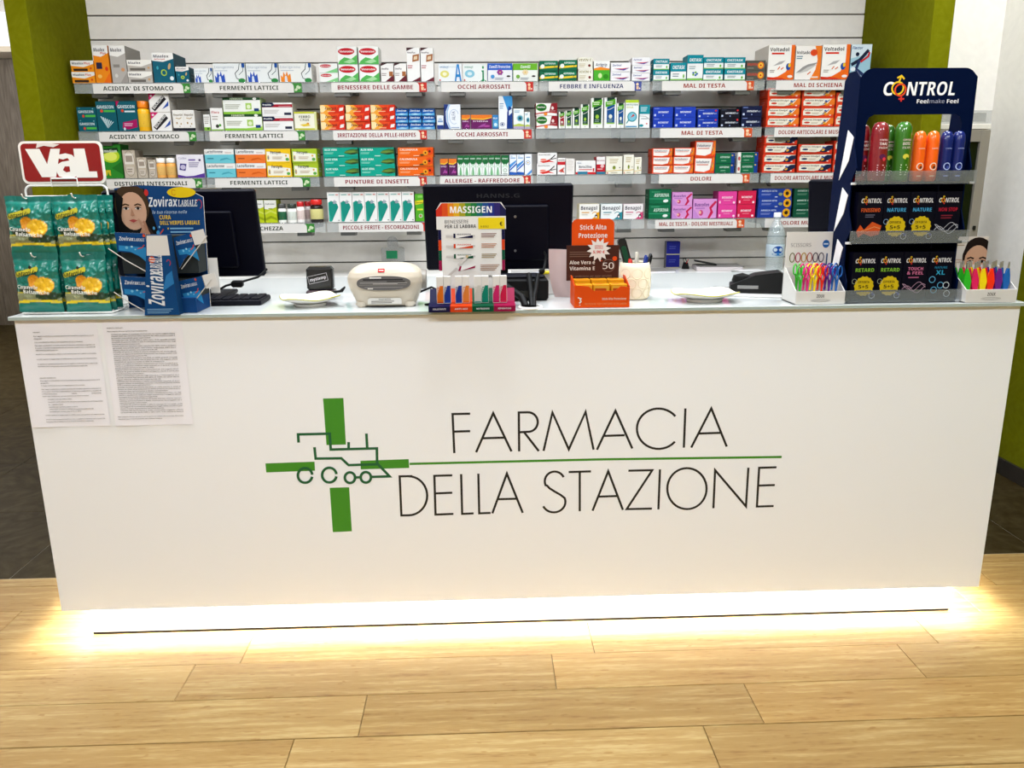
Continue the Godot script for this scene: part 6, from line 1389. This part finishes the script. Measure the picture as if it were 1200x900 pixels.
		if i < 4:
			m.t("CONTROL", .3, .68, .03, "f0d0d0", .5); m.t("THAI" if i < 2 else "EXOTIC", .3, .61, .045, "f2e4e0", .46); m.t("PASSION" if i < 2 else "ESCAPE", .3, .55, .035, "f2e4e0", .5, false); m.small(.28, .1, .76, .3, 5, "e8c0c8" if i < 2 else "cfe4b8"); m.e(.55, .42, .2, .045, "5a1f4c" if i < 2 else "d8d04a", 12); m.e(.64, .38, .1, .03, "e03a4c" if i < 2 else "2c6a1c", 10)
		else:
			m.t("CONTROL", .26, .64, .025, "f8dcc8" if i < 6 else "8fa0e0", .5); m.ring(.5, .3, .28, .075, .0024, "fbe0c8" if i < 6 else "a8b8ea"); m.e(.56, .28, .12, .03, "6a2c1c" if i < 6 else "3a4aa0", 10); m.small(.28, .08, .74, .14, 1, "f4b890" if i < 6 else "6a7ac8")
		obj("lettering" if i < 4 else "body", m, M.gloss, t)

func control_word(c: Cv, x: float, y: float, hh: float, fw: float):
	# the word with ringed second letter in yellow, orange and red
	var u := fw / 10.0
	c.t("C", x, y, hh, "f4f4f6", u * 1.35, true, false, .1); c.t("NTROL", x + u * 3.3, y, hh, "f4f4f6", u * 6.7, true, false, .08)
	var cx := x + u * 2.2; var cy := y + hh * .5
	var th: float = hh * c.h * .13
	c.ring(cx - u * .18, cy + hh * .05, u * .9, hh * .52, th, "f0c82c", 20); c.ring(cx + u * .2, cy - hh * .08, u * .85, hh * .5, th, "e0502c", 20)
	c.line([cx - u * .1, cy + hh * .52, cx + u * .15, cy + hh * .95], th, "f0c82c"); c.line([cx - u * .4, cy + hh * .8, cx + u * .15, cy + hh * .97, cx + u * .6, cy + hh * .72], th, "f0c82c")
	c.line([cx + u * .4, cy - hh * .5, cx + u * .45, cy - hh * .95], th, "d83a34"); c.line([cx + u * .05, cy - hh * .75, cx + u * .85, cy - hh * .75], th, "d83a34")

func build_displays():
	build_candy_rack()
	build_cream_display()
	build_lip_display()
	build_sun_display()
	build_tool_displays()
	build_control_display()

# ---------------------------------------------------------------- devices and loose things
func monitor(at: Vector3, turn: float, w: float, h: float, lift: float, label: String):
	var o := thing("computer_monitor", label, "monitor", at, turn, "black monitors seen from behind")
	var tt := Transform3D(Basis(Vector3.RIGHT, .2), Vector3(0, lift, 0))
	var k := "0b0b0d"
	var c := cv(); c.rbox(Vector3(-w / 2, 0, -.012), Vector3(w / 2, h, .012), .006, k, tt); obj("shell", c, M.black, o)
	c = cv(); c.rbox(Vector3(-w * .34, h * .12, .0115), Vector3(w * .34, h * .78, .026), .012, "0c0c0e", tt)
	c.plane(tt * Transform3D(Basis(), Vector3(-.08, h * .84, .0121)), .16, .02); c.t("HANNS.G", .1, .2, .6, "2c2c30", .8)
	obj("rear_cover", c, M.black, o)
	c = cv(); c.rbox(Vector3(-w / 2 + .01, .012, -.0135), Vector3(w / 2 - .01, h - .012, -.0121), .0006, "08080a", tt); obj("screen", c, M.gloss, o)
	c = cv(); c.rbox(Vector3(-.028, .006, -.006), Vector3(.028, lift + h * .4, .006), .004, "101012", Transform3D(Basis(Vector3.RIGHT, .1), Vector3(0, 0, .0))); obj("stand_neck", c, M.black, o)
	c = cv(); c.rbox(Vector3(-.105, 0, -.09), Vector3(.105, .012, .075), .004, "141416"); obj("stand_base", c, M.black, o)
	for s in [-1.0, 1.0]:
		c = cv(); c.lathe([0, 0, .004, 0, .004, .002, 0, .002], "9a9a9e", 10, tt * Transform3D(Basis(Vector3.RIGHT, PI / 2), Vector3(.05, h * (.45 + .2 * s), .026))); obj("screw", c, M.metal, o)

func dish(at: Vector3, turn: float, label: String, rx: float, rz: float):
	var o := thing("porcelain_dish", label, "dish", at, turn, "square porcelain change dishes")
	var rad := func(a: float) -> float: return pow(pow(absf(cos(a)), 3.4) + pow(absf(sin(a)), 3.4), -1.0 / 3.4)
	var lip := func(a: float) -> float: return .022 + .007 * pow(absf(sin(a * 2.0)), 2.0)
	var surf := func(u: float, v: float, lift: float) -> Vector3:
		var a := u * TAU; var r: float = rad.call(a)
		var hgt: float = .009 + (lip.call(a) - .009) * pow(v, 2.6)
		return Vector3(cos(a) * r * rx * v, hgt + lift, sin(a) * r * rz * v)
	var c := cv()
	c.grid(func(u, v): return surf.call(1.0 - u, v, .002), 48, 14, "f3f0ea")
	c.grid(func(u, v): return surf.call(u, v, -.0015), 48, 14, "efebe4")
	obj("bowl", c, M.porcelain, o)
	c = cv(); c.lathe([rx * .52, 0, rx * .56, .0005, rx * .6, .009, rx * .5, .009, rx * .5, 0], "f0ece5", 32, Transform3D(Basis.from_scale(Vector3(1, 1, rz / rx)), Vector3.ZERO)); obj("foot_ring", c, M.porcelain, o)
	c = cv()
	var rim := []
	for i in 65: rim.append(surf.call(float(i) / 64.0, 1.0, .0004))
	c.tube(rim, .0016, "b5b03a", 6); obj("rim_band", c, M.porcelain, o)
	c = cv()
	for i in 40:
		var u := rng.randf(); var v := rng.randf_range(.72, .93)
		var q: Vector3 = surf.call(u, v, .0026)
		var s := rng.randf_range(.0012, .0032)
		c.box(q - Vector3(s, .0002, s * .5), q + Vector3(s, .0002, s * .5), ["3a4a2c", "6a6a5c", "8a7a3c", "2f3a4a"][i % 4])
	obj("painted_sprigs", c, M.porcelain, o)

func build_devices():
	monitor(Vector3(-1.0, T, -.33), .03, .435, .262, .062, "black monitor back behind the blue cream display")
	monitor(Vector3(-.07, T, -.36), -.02, .448, .262, .070, "black monitor back behind the rainbow lip balm display")
	monitor(Vector3(1.155, T, -.42), -.7, .44, .262, .074, "black monitor turned sideways behind the tall navy display")
	var c: Cv; var o: Node3D
	# label printer like beige machine
	o = thing("beige_machine", "rounded beige desktop machine with dark oval window and red badge", "machine", Vector3(-.392, T, -.115))
	c = cv()
	var prof := [[.004, .080, .048], [.010, .084, .052], [.03, .092, .057], [.05, .101, .061], [.068, .1055, .064], [.082, .105, .063], [.095, .099, .058], [.105, .088, .051], [.113, .072, .040], [.117, .05, .026], [.118, .0, .0]]
	var sup := func(u: float, v: float) -> Vector3:
		var f := v * (prof.size() - 1); var i := mini(int(f), prof.size() - 2); var t: float = f - i
		var a: Array = prof[i]; var b: Array = prof[i + 1]
		var th := -u * TAU
		var k := 2.0 / 3.2
		return Vector3(signf(cos(th)) * pow(absf(cos(th)), k) * lerpf(a[1], b[1], t), lerpf(a[0], b[0], t), signf(sin(th)) * pow(absf(sin(th)), k) * lerpf(a[2], b[2], t))
	c.grid(sup, 64, 40, "c2b7a5"); obj("housing", c, M.satin, o)
	for s in [-1.0, 1.0]:
		c = cv(); c.lathe([0, 0, .010, 0, .013, .004, .018, .016, .014, .03, 0, .03], "c9bfae", 16, Transform3D(Basis.from_scale(Vector3(1, .5, 1)), Vector3(s * .066, 0, .036))); obj("foot", c, M.satin, o)
		c = cv(); c.lathe([0, 0, .010, 0, .018, .016, 0, .03], "c9bfae", 12, Transform3D(Basis(), Vector3(s * .062, 0, -.036))); obj("foot", c, M.satin, o)
	c = cv()
	var ov := []
	for i in 40: ov.append_array([signf(cos(TAU * i / 40)) * pow(absf(cos(TAU * i / 40)), .8) * .073, .068 + signf(sin(TAU * i / 40)) * pow(absf(sin(TAU * i / 40)), .8) * .0195])
	c.prism(ov, .05, .0655, "5d5b5a"); c.front(-.073, .0485, .0655, .146, .039)
	c.r(.12, .7, .86, .8, "2a2a2c"); c.r(.24, .84, .46, .92, "e4e2de"); c.r(.06, .5, .94, .56, "8d8a88"); c.r(.04, .36, .92, .41, "77746f"); c.r(.56, .58, .9, .66, "2f2f31"); c.r(.14, .2, .86, .24, "8d8a88"); c.r(.2, .1, .3, .16, "dcdad6"); c.small(.3, .42, .9, .5, 1, "b4b0ac")
	obj("oval_window", c, M.gloss, o)
	c = cv(); c.rbox(Vector3(-.009, -.0055, 0), Vector3(.009, .0055, .002), .0008, "d0242c", Transform3D(Basis(Vector3.RIGHT, -.45), Vector3(-.006, .1015, .0545))); c.plane(Transform3D(Basis(Vector3.RIGHT, -.45), Vector3(-.006, .1015, .0545)) * Transform3D(Basis(), Vector3(-.009, -.0055, .002)), .018, .011); c.r(.14, .36, .86, .62, "f2d8d8"); obj("red_badge", c, M.gloss, o)
	c = cv(); c.prism(rounded(-.046, .010, .046, .027, .007, true), .0585, .0600, "efece4"); c.front(-.046, .010, .0601, .092, .017); c.t("TAGLIA RICETTE", .5, .68, .2, "4a4844", .36, true, false, 0, 0, .5); c.small(.1, .1, .9, .6, 2, "6a6660"); obj("name_plate", c, M.card, o)
	c = cv(); c.lathe([0, 0, .026, 0, .028, .003, .026, .014, 0, .016], "8b857c", 22, Transform3D(Basis(Vector3.BACK, -PI / 2), Vector3(.098, .07, .0))); obj("side_wheel", c, M.satin, o)
	c = cv(); c.tube([Vector3(.09, .03, -.03), Vector3(.125, .045, -.02), Vector3(.15, .035, .0), Vector3(.14, .006, .03), Vector3(.11, .004, .04), Vector3(.15, .004, .06)], .003, "141414", 7); obj("power_cord", c, M.black, o)
	# change dishes, stamp
	dish(Vector3(-.607, T, -.115), .5, "square white porcelain dish with yellow rim beside the beige machine", .078, .068)
	dish(Vector3(.507, T, -.095), .12, "square white porcelain dish with yellow rim beside the cream pen cup", .09, .07)
	o = thing("rubber_stamp", "black self-inking stamp standing behind the porcelain dish", "stamp", Vector3(-.604, T, -.262), .05)
	c = cv(); c.rbox(Vector3(-.039, .024, -.022), Vector3(.039, .095, .022), .008, "19181b"); c.plane(Transform3D(Basis(Vector3.BACK, .2), Vector3(-.03, .045, .0222)), .056, .022); c.line([0, 0, 1, 0, 1, 1, 0, 1, 0, 0], .0009, "c4c0c2"); c.t("mystamp", .08, .3, .4, "c4c0c2", .84); obj("cap", c, M.gloss, o)
	c = cv(); c.rbox(Vector3(-.042, 0, -.025), Vector3(.042, .026, .025), .004, "4a3c40"); obj("base", c, M.gloss, o)
	c = cv(); c.tube([Vector3(.03, .02, .028), Vector3(.065, .024, .03), Vector3(.072, .034, .03), Vector3(.062, .026, .036)], .004, "1c1a1c", 7); obj("lever", c, M.black, o)
	# pen cup and what stands in it
	o = thing("pen_cup", "cream ceramic pen cup with raised fish scale circles", "pen cup", Vector3(.318, T, -.165))
	var r := .046
	c = cv(); c.lathe([0, 0, .036, 0, .040, .003, .045, .035, .0465, .06, .045, .09, .042, .104, .040, .1055, .038, .104, .041, .09, .042, .05, .036, .008, 0, .008], "efe3c8", 36); obj("body", c, M.porcelain, o)
	for i in 3:
		for k in 8:
			c = cv(); var path := []
			for z in 17:
				var a := TAU * z / 16.0
				var th := TAU * (k + .5 * (i % 2)) / 8 + cos(a) * .33; var y := .02 + .028 * i + sin(a) * .014
				var rr := lerpf(.0425, .0468, clampf(y / .05, 0.0, 1.0)) if y < .06 else lerpf(.0466, .0438, (y - .06) / .035)
				path.append(Vector3(sin(th) * rr, y, cos(th) * rr))
			c.tube(path, .0013, "e6d6b4", 5); obj("scale_ring", c, M.porcelain, o)
	o = thing("stapler", "black and green stapler standing in the cream pen cup", "stapler", Vector3(.326, T + .0095, -.165)); o.rotation.z = .3
	c = cv(); c.prism(rounded(-.013, .0, .012, .172, .011), -.009, .009, "17181a"); obj("body", c, M.gloss, o)
	c = cv(); c.prism(rounded(-.008, .05, .006, .15, .006), .0092, .0108, "14402c"); obj("green_inlay", c, M.gloss, o)
	for q in [[.330, -.158, "1c2f7c", -.16, "blue ballpoint pen leaning in the cream pen cup", .118], [.340, -.168, "15151a", -.2, "black ballpoint pen leaning in the cream pen cup", .122], [.322, -.180, "cfcabc", -.03, "pale marker standing in the cream pen cup", .124], [.313, -.150, "c8342c", .12, "red pencil tucked beside the stapler in the cup", .108]]:
		o = thing("pen", q[4], "pen", Vector3(q[0], T + .0095, q[1])); o.rotation.z = q[3]
		c = cv(); c.lathe([0, 0, .0022, .004, .0042, .016, .0042, q[5] * .7, 0, q[5] * .7], q[2], 12); obj("barrel", c, M.gloss, o)
		c = cv(); c.lathe([0, q[5] * .7, .0048, q[5] * .7, .0048, q[5] * .97, .003, q[5], 0, q[5]], q[2], 12); c.rbox(Vector3(.0046, q[5] * .74, -.0012), Vector3(.007, q[5] * .96, .0012), .0005, q[2]); obj("cap", c, M.gloss, o)
	# curved pinkish sheet behind the orange display
	c = cv(); c.grid(func(u, v): return Vector3(.072 + .085 * u + .02 * pow(1.0 - v, 3.0), T + .0005 + .142 * v, -.215 + .075 * u * u + .012 * v), 16, 16, "ecd3d0"); c.grid(func(u, v): return Vector3(.072 + .085 * u + .02 * pow(1.0 - v, 3.0), T + .0005 + .142 * v, -.2155 + .075 * u * u + .012 * v), 16, 16, "ecd3d0")
	tag(obj("paper_sheet", c, M.card), "curved pinkish paper sheet standing behind the orange display", "paper")
	# card terminal on its paper
	o = thing("card_terminal", "black card payment terminal lying between dish and scissors tray", "card terminal", Vector3(.715, T + .006, -.235), -.25)
	c = cv(); c.prism([-.09, 0, .085, 0, .085, .04, .05, .062, -.02, .052, -.06, .034, -.09, .022], -.04, .04, "1f1f21", Transform3D(Basis(Vector3(1, 0, 0), Vector3.UP, Vector3.BACK), Vector3.ZERO)); obj("body", c, M.black, o)
	c = cv(); c.lathe([0, 0, .028, 0, .03, .006, .026, .02, 0, .028], "1a1a1c", 20, Transform3D(Basis(), Vector3(-.055, .026, -.01))); obj("paper_bay", c, M.black, o)
	c = cv(); c.rbox(Vector3(-.07, .012, .0402), Vector3(-.01, .022, .0412), .0004, "9a9a9a"); obj("silver_strip", c, M.metal, o)
	c = cv(); c.rbox(Vector3(-.13, 0, -.09), Vector3(.13, .004, .09), .0008, "ecebe8", Transform3D(Basis(Vector3.UP, -.35), Vector3(.70, T, -.235))); c.rbox(Vector3(-.131, .0041, -.0915), Vector3(.05, .0052, -.088), .0004, "1c1c1e", Transform3D(Basis(Vector3.UP, -.35), Vector3(.70, T, -.235))); tag(obj("paper_pad", c, M.card), "white paper pad lying under the black card terminal", "paper")
	# keyboards, cables and grommet behind the displays
	o = thing("keyboard", "black keyboard edge in front of the monitor near the stamp", "keyboard", Vector3(-.90, T, -.185), .02)
	c = cv(); c.rbox(Vector3(-.19, 0, -.06), Vector3(.15, .016, .06), .004, "141416"); obj("case", c, M.black, o)
	for i in 12:
		c = cv(); c.rbox(Vector3(-.178 + .027 * i, .0162, -.05), Vector3(-.155 + .027 * i, .0205, .05), .002, "1b1b1e"); obj("key", c, M.black, o)
	o = thing("receipt_printer", "black receipt printer block under the middle monitor", "printer", Vector3(-.008, T, -.195))
	c = cv(); c.rbox(Vector3(-.09, .002, -.07), Vector3(.075, .062, .055), .006, "131315"); c.rbox(Vector3(-.05, .012, .0552), Vector3(.04, .03, .058), .001, "2a2826"); obj("case", c, M.black, o)
	c = cv(); c.rbox(Vector3(-.08, .0622, -.05), Vector3(.065, .070, .03), .003, "1b1b1d"); obj("lid", c, M.black, o)
	c = cv(); c.rbox(Vector3(-.035, .0, 0), Vector3(.105, .075, .006), .001, "e6e4e0", Transform3D(Basis(Vector3.RIGHT, -.22), Vector3(0, T + .0004, -.274))); tag(obj("note_pad", c, M.card), "white note pad propped under the middle monitor", "note pad")
	o = thing("yellow_pen", "yellow highlighter pen lying on the white note pad", "pen", Vector3(.085, 1.032, -.277)); o.rotation.z = PI / 2 + .03
	c = cv(); c.lathe([0, -.03, .005, -.03, .005, .025, 0, .025], "ecd81c", 12); obj("barrel", c, M.gloss, o)
	c = cv(); c.lathe([0, .0252, .004, .0252, .0026, .05, .001, .07, 0, .072], "8a8a90", 12); obj("tip", c, M.metal, o)
	o = thing("cable_grommet", "white cable grommet with black cables beside the rainbow display", "grommet", Vector3(.007, T, -.014))
	c = cv(); c.lathe([.026, 0, .034, 0, .034, .004, .032, .006, .027, .006, .026, 0], "f2f0ea", 28); obj("collar", c, M.gloss, o)
	c = cv(); c.lathe([0, .0012, .0258, .0012], "19191b", 24); obj("hole", c, M.matte, o)
	for q in [[-.012, -.09, .01], [.010, .02, .006], [.004, .0, .0075]]:
		c = cv(); c.tube([Vector3(q[0], .0025, 0), Vector3(q[0] + .1 * q[1], .025, -.03), Vector3(q[0] + .5 * q[1], .045, -.08), Vector3(q[0] + q[1], .075, -.14)], q[2], "131315", 9); obj("cable", c, M.black, o)
	c = cv(); c.tube([Vector3(.05, 1.041, -.2), Vector3(.058, 1.05, -.205), Vector3(.063, 1.065, -.22), Vector3(.068, 1.085, -.27), Vector3(.066, 1.09, -.3)], .004, "131315", 8); c.rbox(Vector3(.043, 1.0365, -.212), Vector3(.06, 1.052, -.19), .005, "131315"); tag(obj("video_cable", c, M.black), "black video cable with plug hanging below the middle monitor", "cable")
	c = cv(); c.tube([Vector3(-.77, 1.05, -.30), Vector3(-.79, 1.03, -.27), Vector3(-.83, 1.02, -.24), Vector3(-.87, 1.012, -.22), Vector3(-.92, .985, -.2)], .0035, "131315", 8); c.rbox(Vector3(-.856, 1.006, -.236), Vector3(-.822, 1.026, -.214), .005, "131315"); tag(obj("power_lead", c, M.black), "black power lead with plug hanging below the monitor by the blue display", "cable")
	# things on the wall ledge
	var L := .9057
	o = thing("leaflet_holder", "clear leaflet holder with green card on the ledge behind the machine", "leaflet holder", Vector3(-.522, L, -1.50))
	c = cv(); c.prism(rounded(-.052, .0, .052, .11, .008) , -.002, 0, "ffffff"); c.prism(rounded(-.024, .1105, .024, .158, .022, true), -.002, 0, "ffffff"); obj("clear_back", c, M.acrylic_film, o)
	c = cv(); c.rbox(Vector3(-.052, .0, .0), Vector3(.052, .035, .03), .002, "17704a"); c.rbox(Vector3(-.03, .06, .001), Vector3(.02, .095, .003), .0004, "2f9a68"); c.rbox(Vector3(-.026, .005, .0302), Vector3(.028, .03, .0312), .0004, "eef2ee"); obj("leaflet", c, M.card, o)
	for i in 2:
		c = cv(); c.rbox(Vector3(-.031, 0, -.02), Vector3(.031, .060, .02), .001, "2c33a8"); c.front(-.031, 0, .02, .062, .06); c.r(0, .0, 1, .08, "e2dcc0"); c.small(.2, .4, .8, .7, 2, "5a66cc")
		c.plane(Transform3D(Basis(Vector3(0, 0, 1), Vector3.UP, Vector3(-1, 0, 0)), Vector3(-.031, 0, -.02)), .04, .06); c.r(0, 0, 1, 1, "7a7a80")
		var q := obj("blue_pack", c, M.card); q.position = Vector3(.748, L + .0605 * i, -1.53); tag(q, "deep blue pack on the wall ledge, %s of two stacked" % ["lower", "upper"][i], "pack", "two blue packs stacked on the ledge")
	o = thing("binder_clip", "black binder clip with red end beside the blue packs", "clip", Vector3(.80, L, -1.48))
	c = cv(); c.prism([-.015, 0, .015, 0, .008, .028, -.008, .028], -.012, .012, "18181a"); obj("jaw", c, M.black, o)
	c = cv(); c.tube([Vector3(-.006, .026, .002), Vector3(-.014, .045, .006), Vector3(-.004, .048, .006), Vector3(.004, .03, .002)], .0016, "2a2a2e", 6); c.tube([Vector3(.0, .024, .013), Vector3(.008, .044, .014)], .002, "c8342c", 6); obj("wire_handle", c, M.metal, o)
	for q in [[.62, -1.33, .16, .13, .012, .1, "e9e6ea", "white paper stack near the pen cup, on the wall ledge"], [.93, -1.43, .2, .15, .018, -.12, "d8cfd0", "loose paper pile with grey cards on the wall ledge"], [1.02, -1.275, .12, .08, .010, .08, "b9b9b4", "grey plastic folder lying before the paper pile"]]:
		c = cv(); c.rbox(Vector3(-q[2] / 2, 0, -q[3] / 2), Vector3(q[2] / 2, q[4], q[3] / 2), .002, q[6], Transform3D(Basis(Vector3.UP, q[5]), Vector3(q[0], L, q[1])))
		c.rbox(Vector3(-q[2] / 2 + .01, q[4] + .0002, -q[3] / 2 + .012), Vector3(q[2] / 2 + .004, q[4] + .003, q[3] / 2 - .01), .001, "8f8c88" if q[4] > .011 else "f0eeee", Transform3D(Basis(Vector3.UP, q[5] + .08), Vector3(q[0], L, q[1])))
		tag(obj("paper_pile", c, M.card), q[7], "papers")
	c = cv(); c.rbox(Vector3(-.05, 0, -.028), Vector3(.05, .004, .028), .001, "1c1a1a", Transform3D(Basis(Vector3.UP, -.2) * Basis(Vector3.BACK, -.18), Vector3(.875, L + .0305, -1.43))); tag(obj("black_card", c, M.black), "black card resting on the loose paper pile", "card")
	o = thing("water_bottle", "clear plastic water bottle with blue label on the wall ledge", "bottle", Vector3(1.128, L, -1.265))
	c = cv(); c.lathe([0, 0, .03, 0, .036, .006, .037, .02, .0355, .028, .037, .036, .0355, .05, .037, .06, .037, .13, .0355, .138, .037, .146, .036, .165, .03, .19, .019, .212, .0135, .222, .0135, .236, 0, .236], "ffffff", 28); obj("body", c, M.pet, o)
	c = cv(); c.lathe([.0375, .072, .0378, .073, .0378, .122, .0375, .123], "cfe0ea", 28)
	c.front(-.03, .075, .0, .06, .045); c.warp = func(px, _py): return sqrt(maxf(0.0, .0378 * .0378 - pow(px - .03, 2))) + .0005
	c.e(.5, .6, .36, .34, "1c4fa4", 24); c.e(.5, .2, .4, .14, "2f7fc4", 20); obj("label_print", c, M.card, o)
	c = cv(); c.lathe([0, .2362, .0155, .2362, .0155, .252, .0145, .255, 0, .255], "e8eef2", 22); obj("cap", c, M.gloss, o)
	# glass fronted cabinet in the white corner
	o = thing("glass_cabinet", "grey framed cabinet with dark glass door in the white corner", "cabinet", Vector3(1.83, 0, -1.42))
	c = cv(); c.rbox(Vector3(-.17, .001, -.16), Vector3(.165, 1.49, .145), .003, "6f6b63"); obj("body", c, M.satin, o)
	c = cv(); c.rbox(Vector3(-.17, .02, .146), Vector3(-.125, 1.488, .168), .002, "8f897e"); c.rbox(Vector3(.125, .02, .146), Vector3(.165, 1.488, .168), .002, "8f897e"); c.rbox(Vector3(-.1248, 1.44, .146), Vector3(.1248, 1.488, .168), .002, "8f897e"); c.rbox(Vector3(-.1248, .02, .146), Vector3(.1248, .08, .168), .002, "8f897e"); var door := obj("door", c, M.satin, o)
	c = cv(); c.rbox(Vector3(-.1245, .081, .150), Vector3(.1245, 1.4395, .156), .001, "141a14"); obj("dark_glass", c, M.glass_white, door)
	for y in [1.08, 1.02]:
		c = cv(); c.rbox(Vector3(.138, y, .1682), Vector3(.150, y + .018, .176), .002, "26241f"); obj("lock", c, M.black, door)
	c = cv(); c.rbox(Vector3(-.17, 1.4905, -.15), Vector3(.165, 1.512, .165), .002, "e6e2da"); obj("top_board", c, M.satin, o)
	c = cv(); c.rbox(Vector3(-.168, 1.5125, .158), Vector3(.163, 1.565, .161), .0008, "ffffff"); c.rbox(Vector3(-.1, 1.52, .1612), Vector3(.14, 1.555, .1616), .0002, "dfe2dc"); obj("clear_header", c, M.acrylic_film, o)

const LED := 2.3

func _ready():
	rng.seed = 7
	var cam := Camera3D.new(); cam.name = "camera"
	cam.position = Vector3(-.1219, 1.3040, 2.1503)
	cam.rotation_order = EULER_ORDER_YXZ
	cam.rotation = Vector3(deg_to_rad(-14.28), deg_to_rad(-2.03), deg_to_rad(-.51))
	cam.fov = rad_to_deg(2.0 * atan(450.0 / 940.0)); cam.near = .02; cam.far = 60.0
	add_child(cam); cam.current = true
	var we := WorldEnvironment.new(); we.name = "world_environment"
	var env := Environment.new()
	env.background_mode = Environment.BG_COLOR; env.background_color = Color(.02, .02, .02)
	env.tonemap_mode = Environment.TONE_MAPPER_LINEAR; env.tonemap_exposure = 1.45
	env.sdfgi_enabled = true; env.ssao_enabled = true; env.ssil_enabled = true
	we.environment = env; add_child(we)
	materials()
	# ceiling lights of the shop
	var spots := [[-1.5, .15, 1.8], [.0, .15, 1.8], [1.4, .15, 1.8], [-1.6, 2.4, 2.7], [.0, 2.4, 2.7], [1.5, 2.4, 2.7], [-1.0, 5.2, 1.5], [1.88, -1.0, .45]]
	var names := ["square ceiling light before the counter, passage side", "square ceiling light before the counter, centre", "square ceiling light before the counter, green wall side", "square ceiling light mid-shop, passage side", "square ceiling light mid-shop, centre", "square ceiling light mid-shop, green wall side", "square ceiling light at the back of the shop", "square ceiling light above the white corner"]
	for i in spots.size(): ceiling_panel(spots[i][0], spots[i][1], names[i], spots[i][2])
	for i in 4: downlight(-1.35 + .9 * i, -.72, "recessed downlight over the counter, %s from the passage" % ["first", "second", "third", "fourth"][i], .9)
	globe_lamp(Vector3(-3.75, 2.3, -3.3), 2.2)
	build_room()
	build_counter()
	build_shelves()
	build_notices()
	build_displays()
	build_devices()

func materials():
	mat("card", .5, 0.0, .25); mat("navy_board", .5, 0.0, .15); M.card.albedo_color = Color(.855, .855, .855); mat("paper", .6); mat("gloss", .22); mat("matte", .85); mat("satin", .38); mat("vinyl", .45); mat("metal", .35, .9); mat("porcelain", .1); mat("glass_white", .045); mat("foil", .28, .0, .6); mat("black", .5, 0.0, .25)
	M.acrylic = clear("acrylic", "dfe6e6", .16, .06); clear("acrylic_film", "9aa0a4", .22, .1); clear("pet", "c4d4d8", .3, .05)
	var m := StandardMaterial3D.new(); m.albedo_color = Color("ffffff"); m.emission_enabled = true; m.emission = Color(1, .96, .9); m.emission_energy_multiplier = 3.0; M.lamp = m
	m = StandardMaterial3D.new(); m.albedo_color = Color("ffffff"); m.emission_enabled = true; m.emission = Color(1, .97, .87); m.emission_energy_multiplier = 4.0; M.led = m
	var w: Texture2D = wood_texture()[0]
	for i in 4:
		m = StandardMaterial3D.new(); m.albedo_texture = w; m.albedo_color = [Color(1, 1, 1), Color(.97, .955, .93), Color(1, .975, .94), Color(.94, .925, .9)][i]; m.roughness = .6; m.metallic_specular = .3; m.uv1_offset = Vector3([0.0, .37, .61, .18][i], 0, 0); M["wood%d" % i] = m
	for q in [["gel_red", Color(.5, .015, .07)], ["gel_green", Color(.16, .42, .02)]]:
		m = StandardMaterial3D.new(); m.albedo_color = q[1]; m.roughness = .08; m.clearcoat_enabled = true; m.clearcoat = .6; m.subsurf_scatter_enabled = true; m.subsurf_scatter_strength = .2; M[q[0]] = m
	tri_mat("tile", speckle(Color("332a16"), .07, 3, 1.6), Vector3(1.6, 1.6, 1.6), .6).metallic_specular = .15
	tri_mat("slat", speckle(Color("ebe6e0"), .02, 5, 1.4), Vector3(2, 2, 2), .55)
	tri_mat("green", speckle(Color("656606"), .03, 8, 1.8), Vector3(3, 3, 3), .85).metallic_specular = .15
	tri_mat("white_wall", speckle(Color("f0eeea"), .02, 9, 1.8), Vector3(2, 2, 2), .8)
	tri_mat("grey_board", speckle(Color("544a3c"), .1, 12, 1.5), Vector3(6, .6, 6), .5)
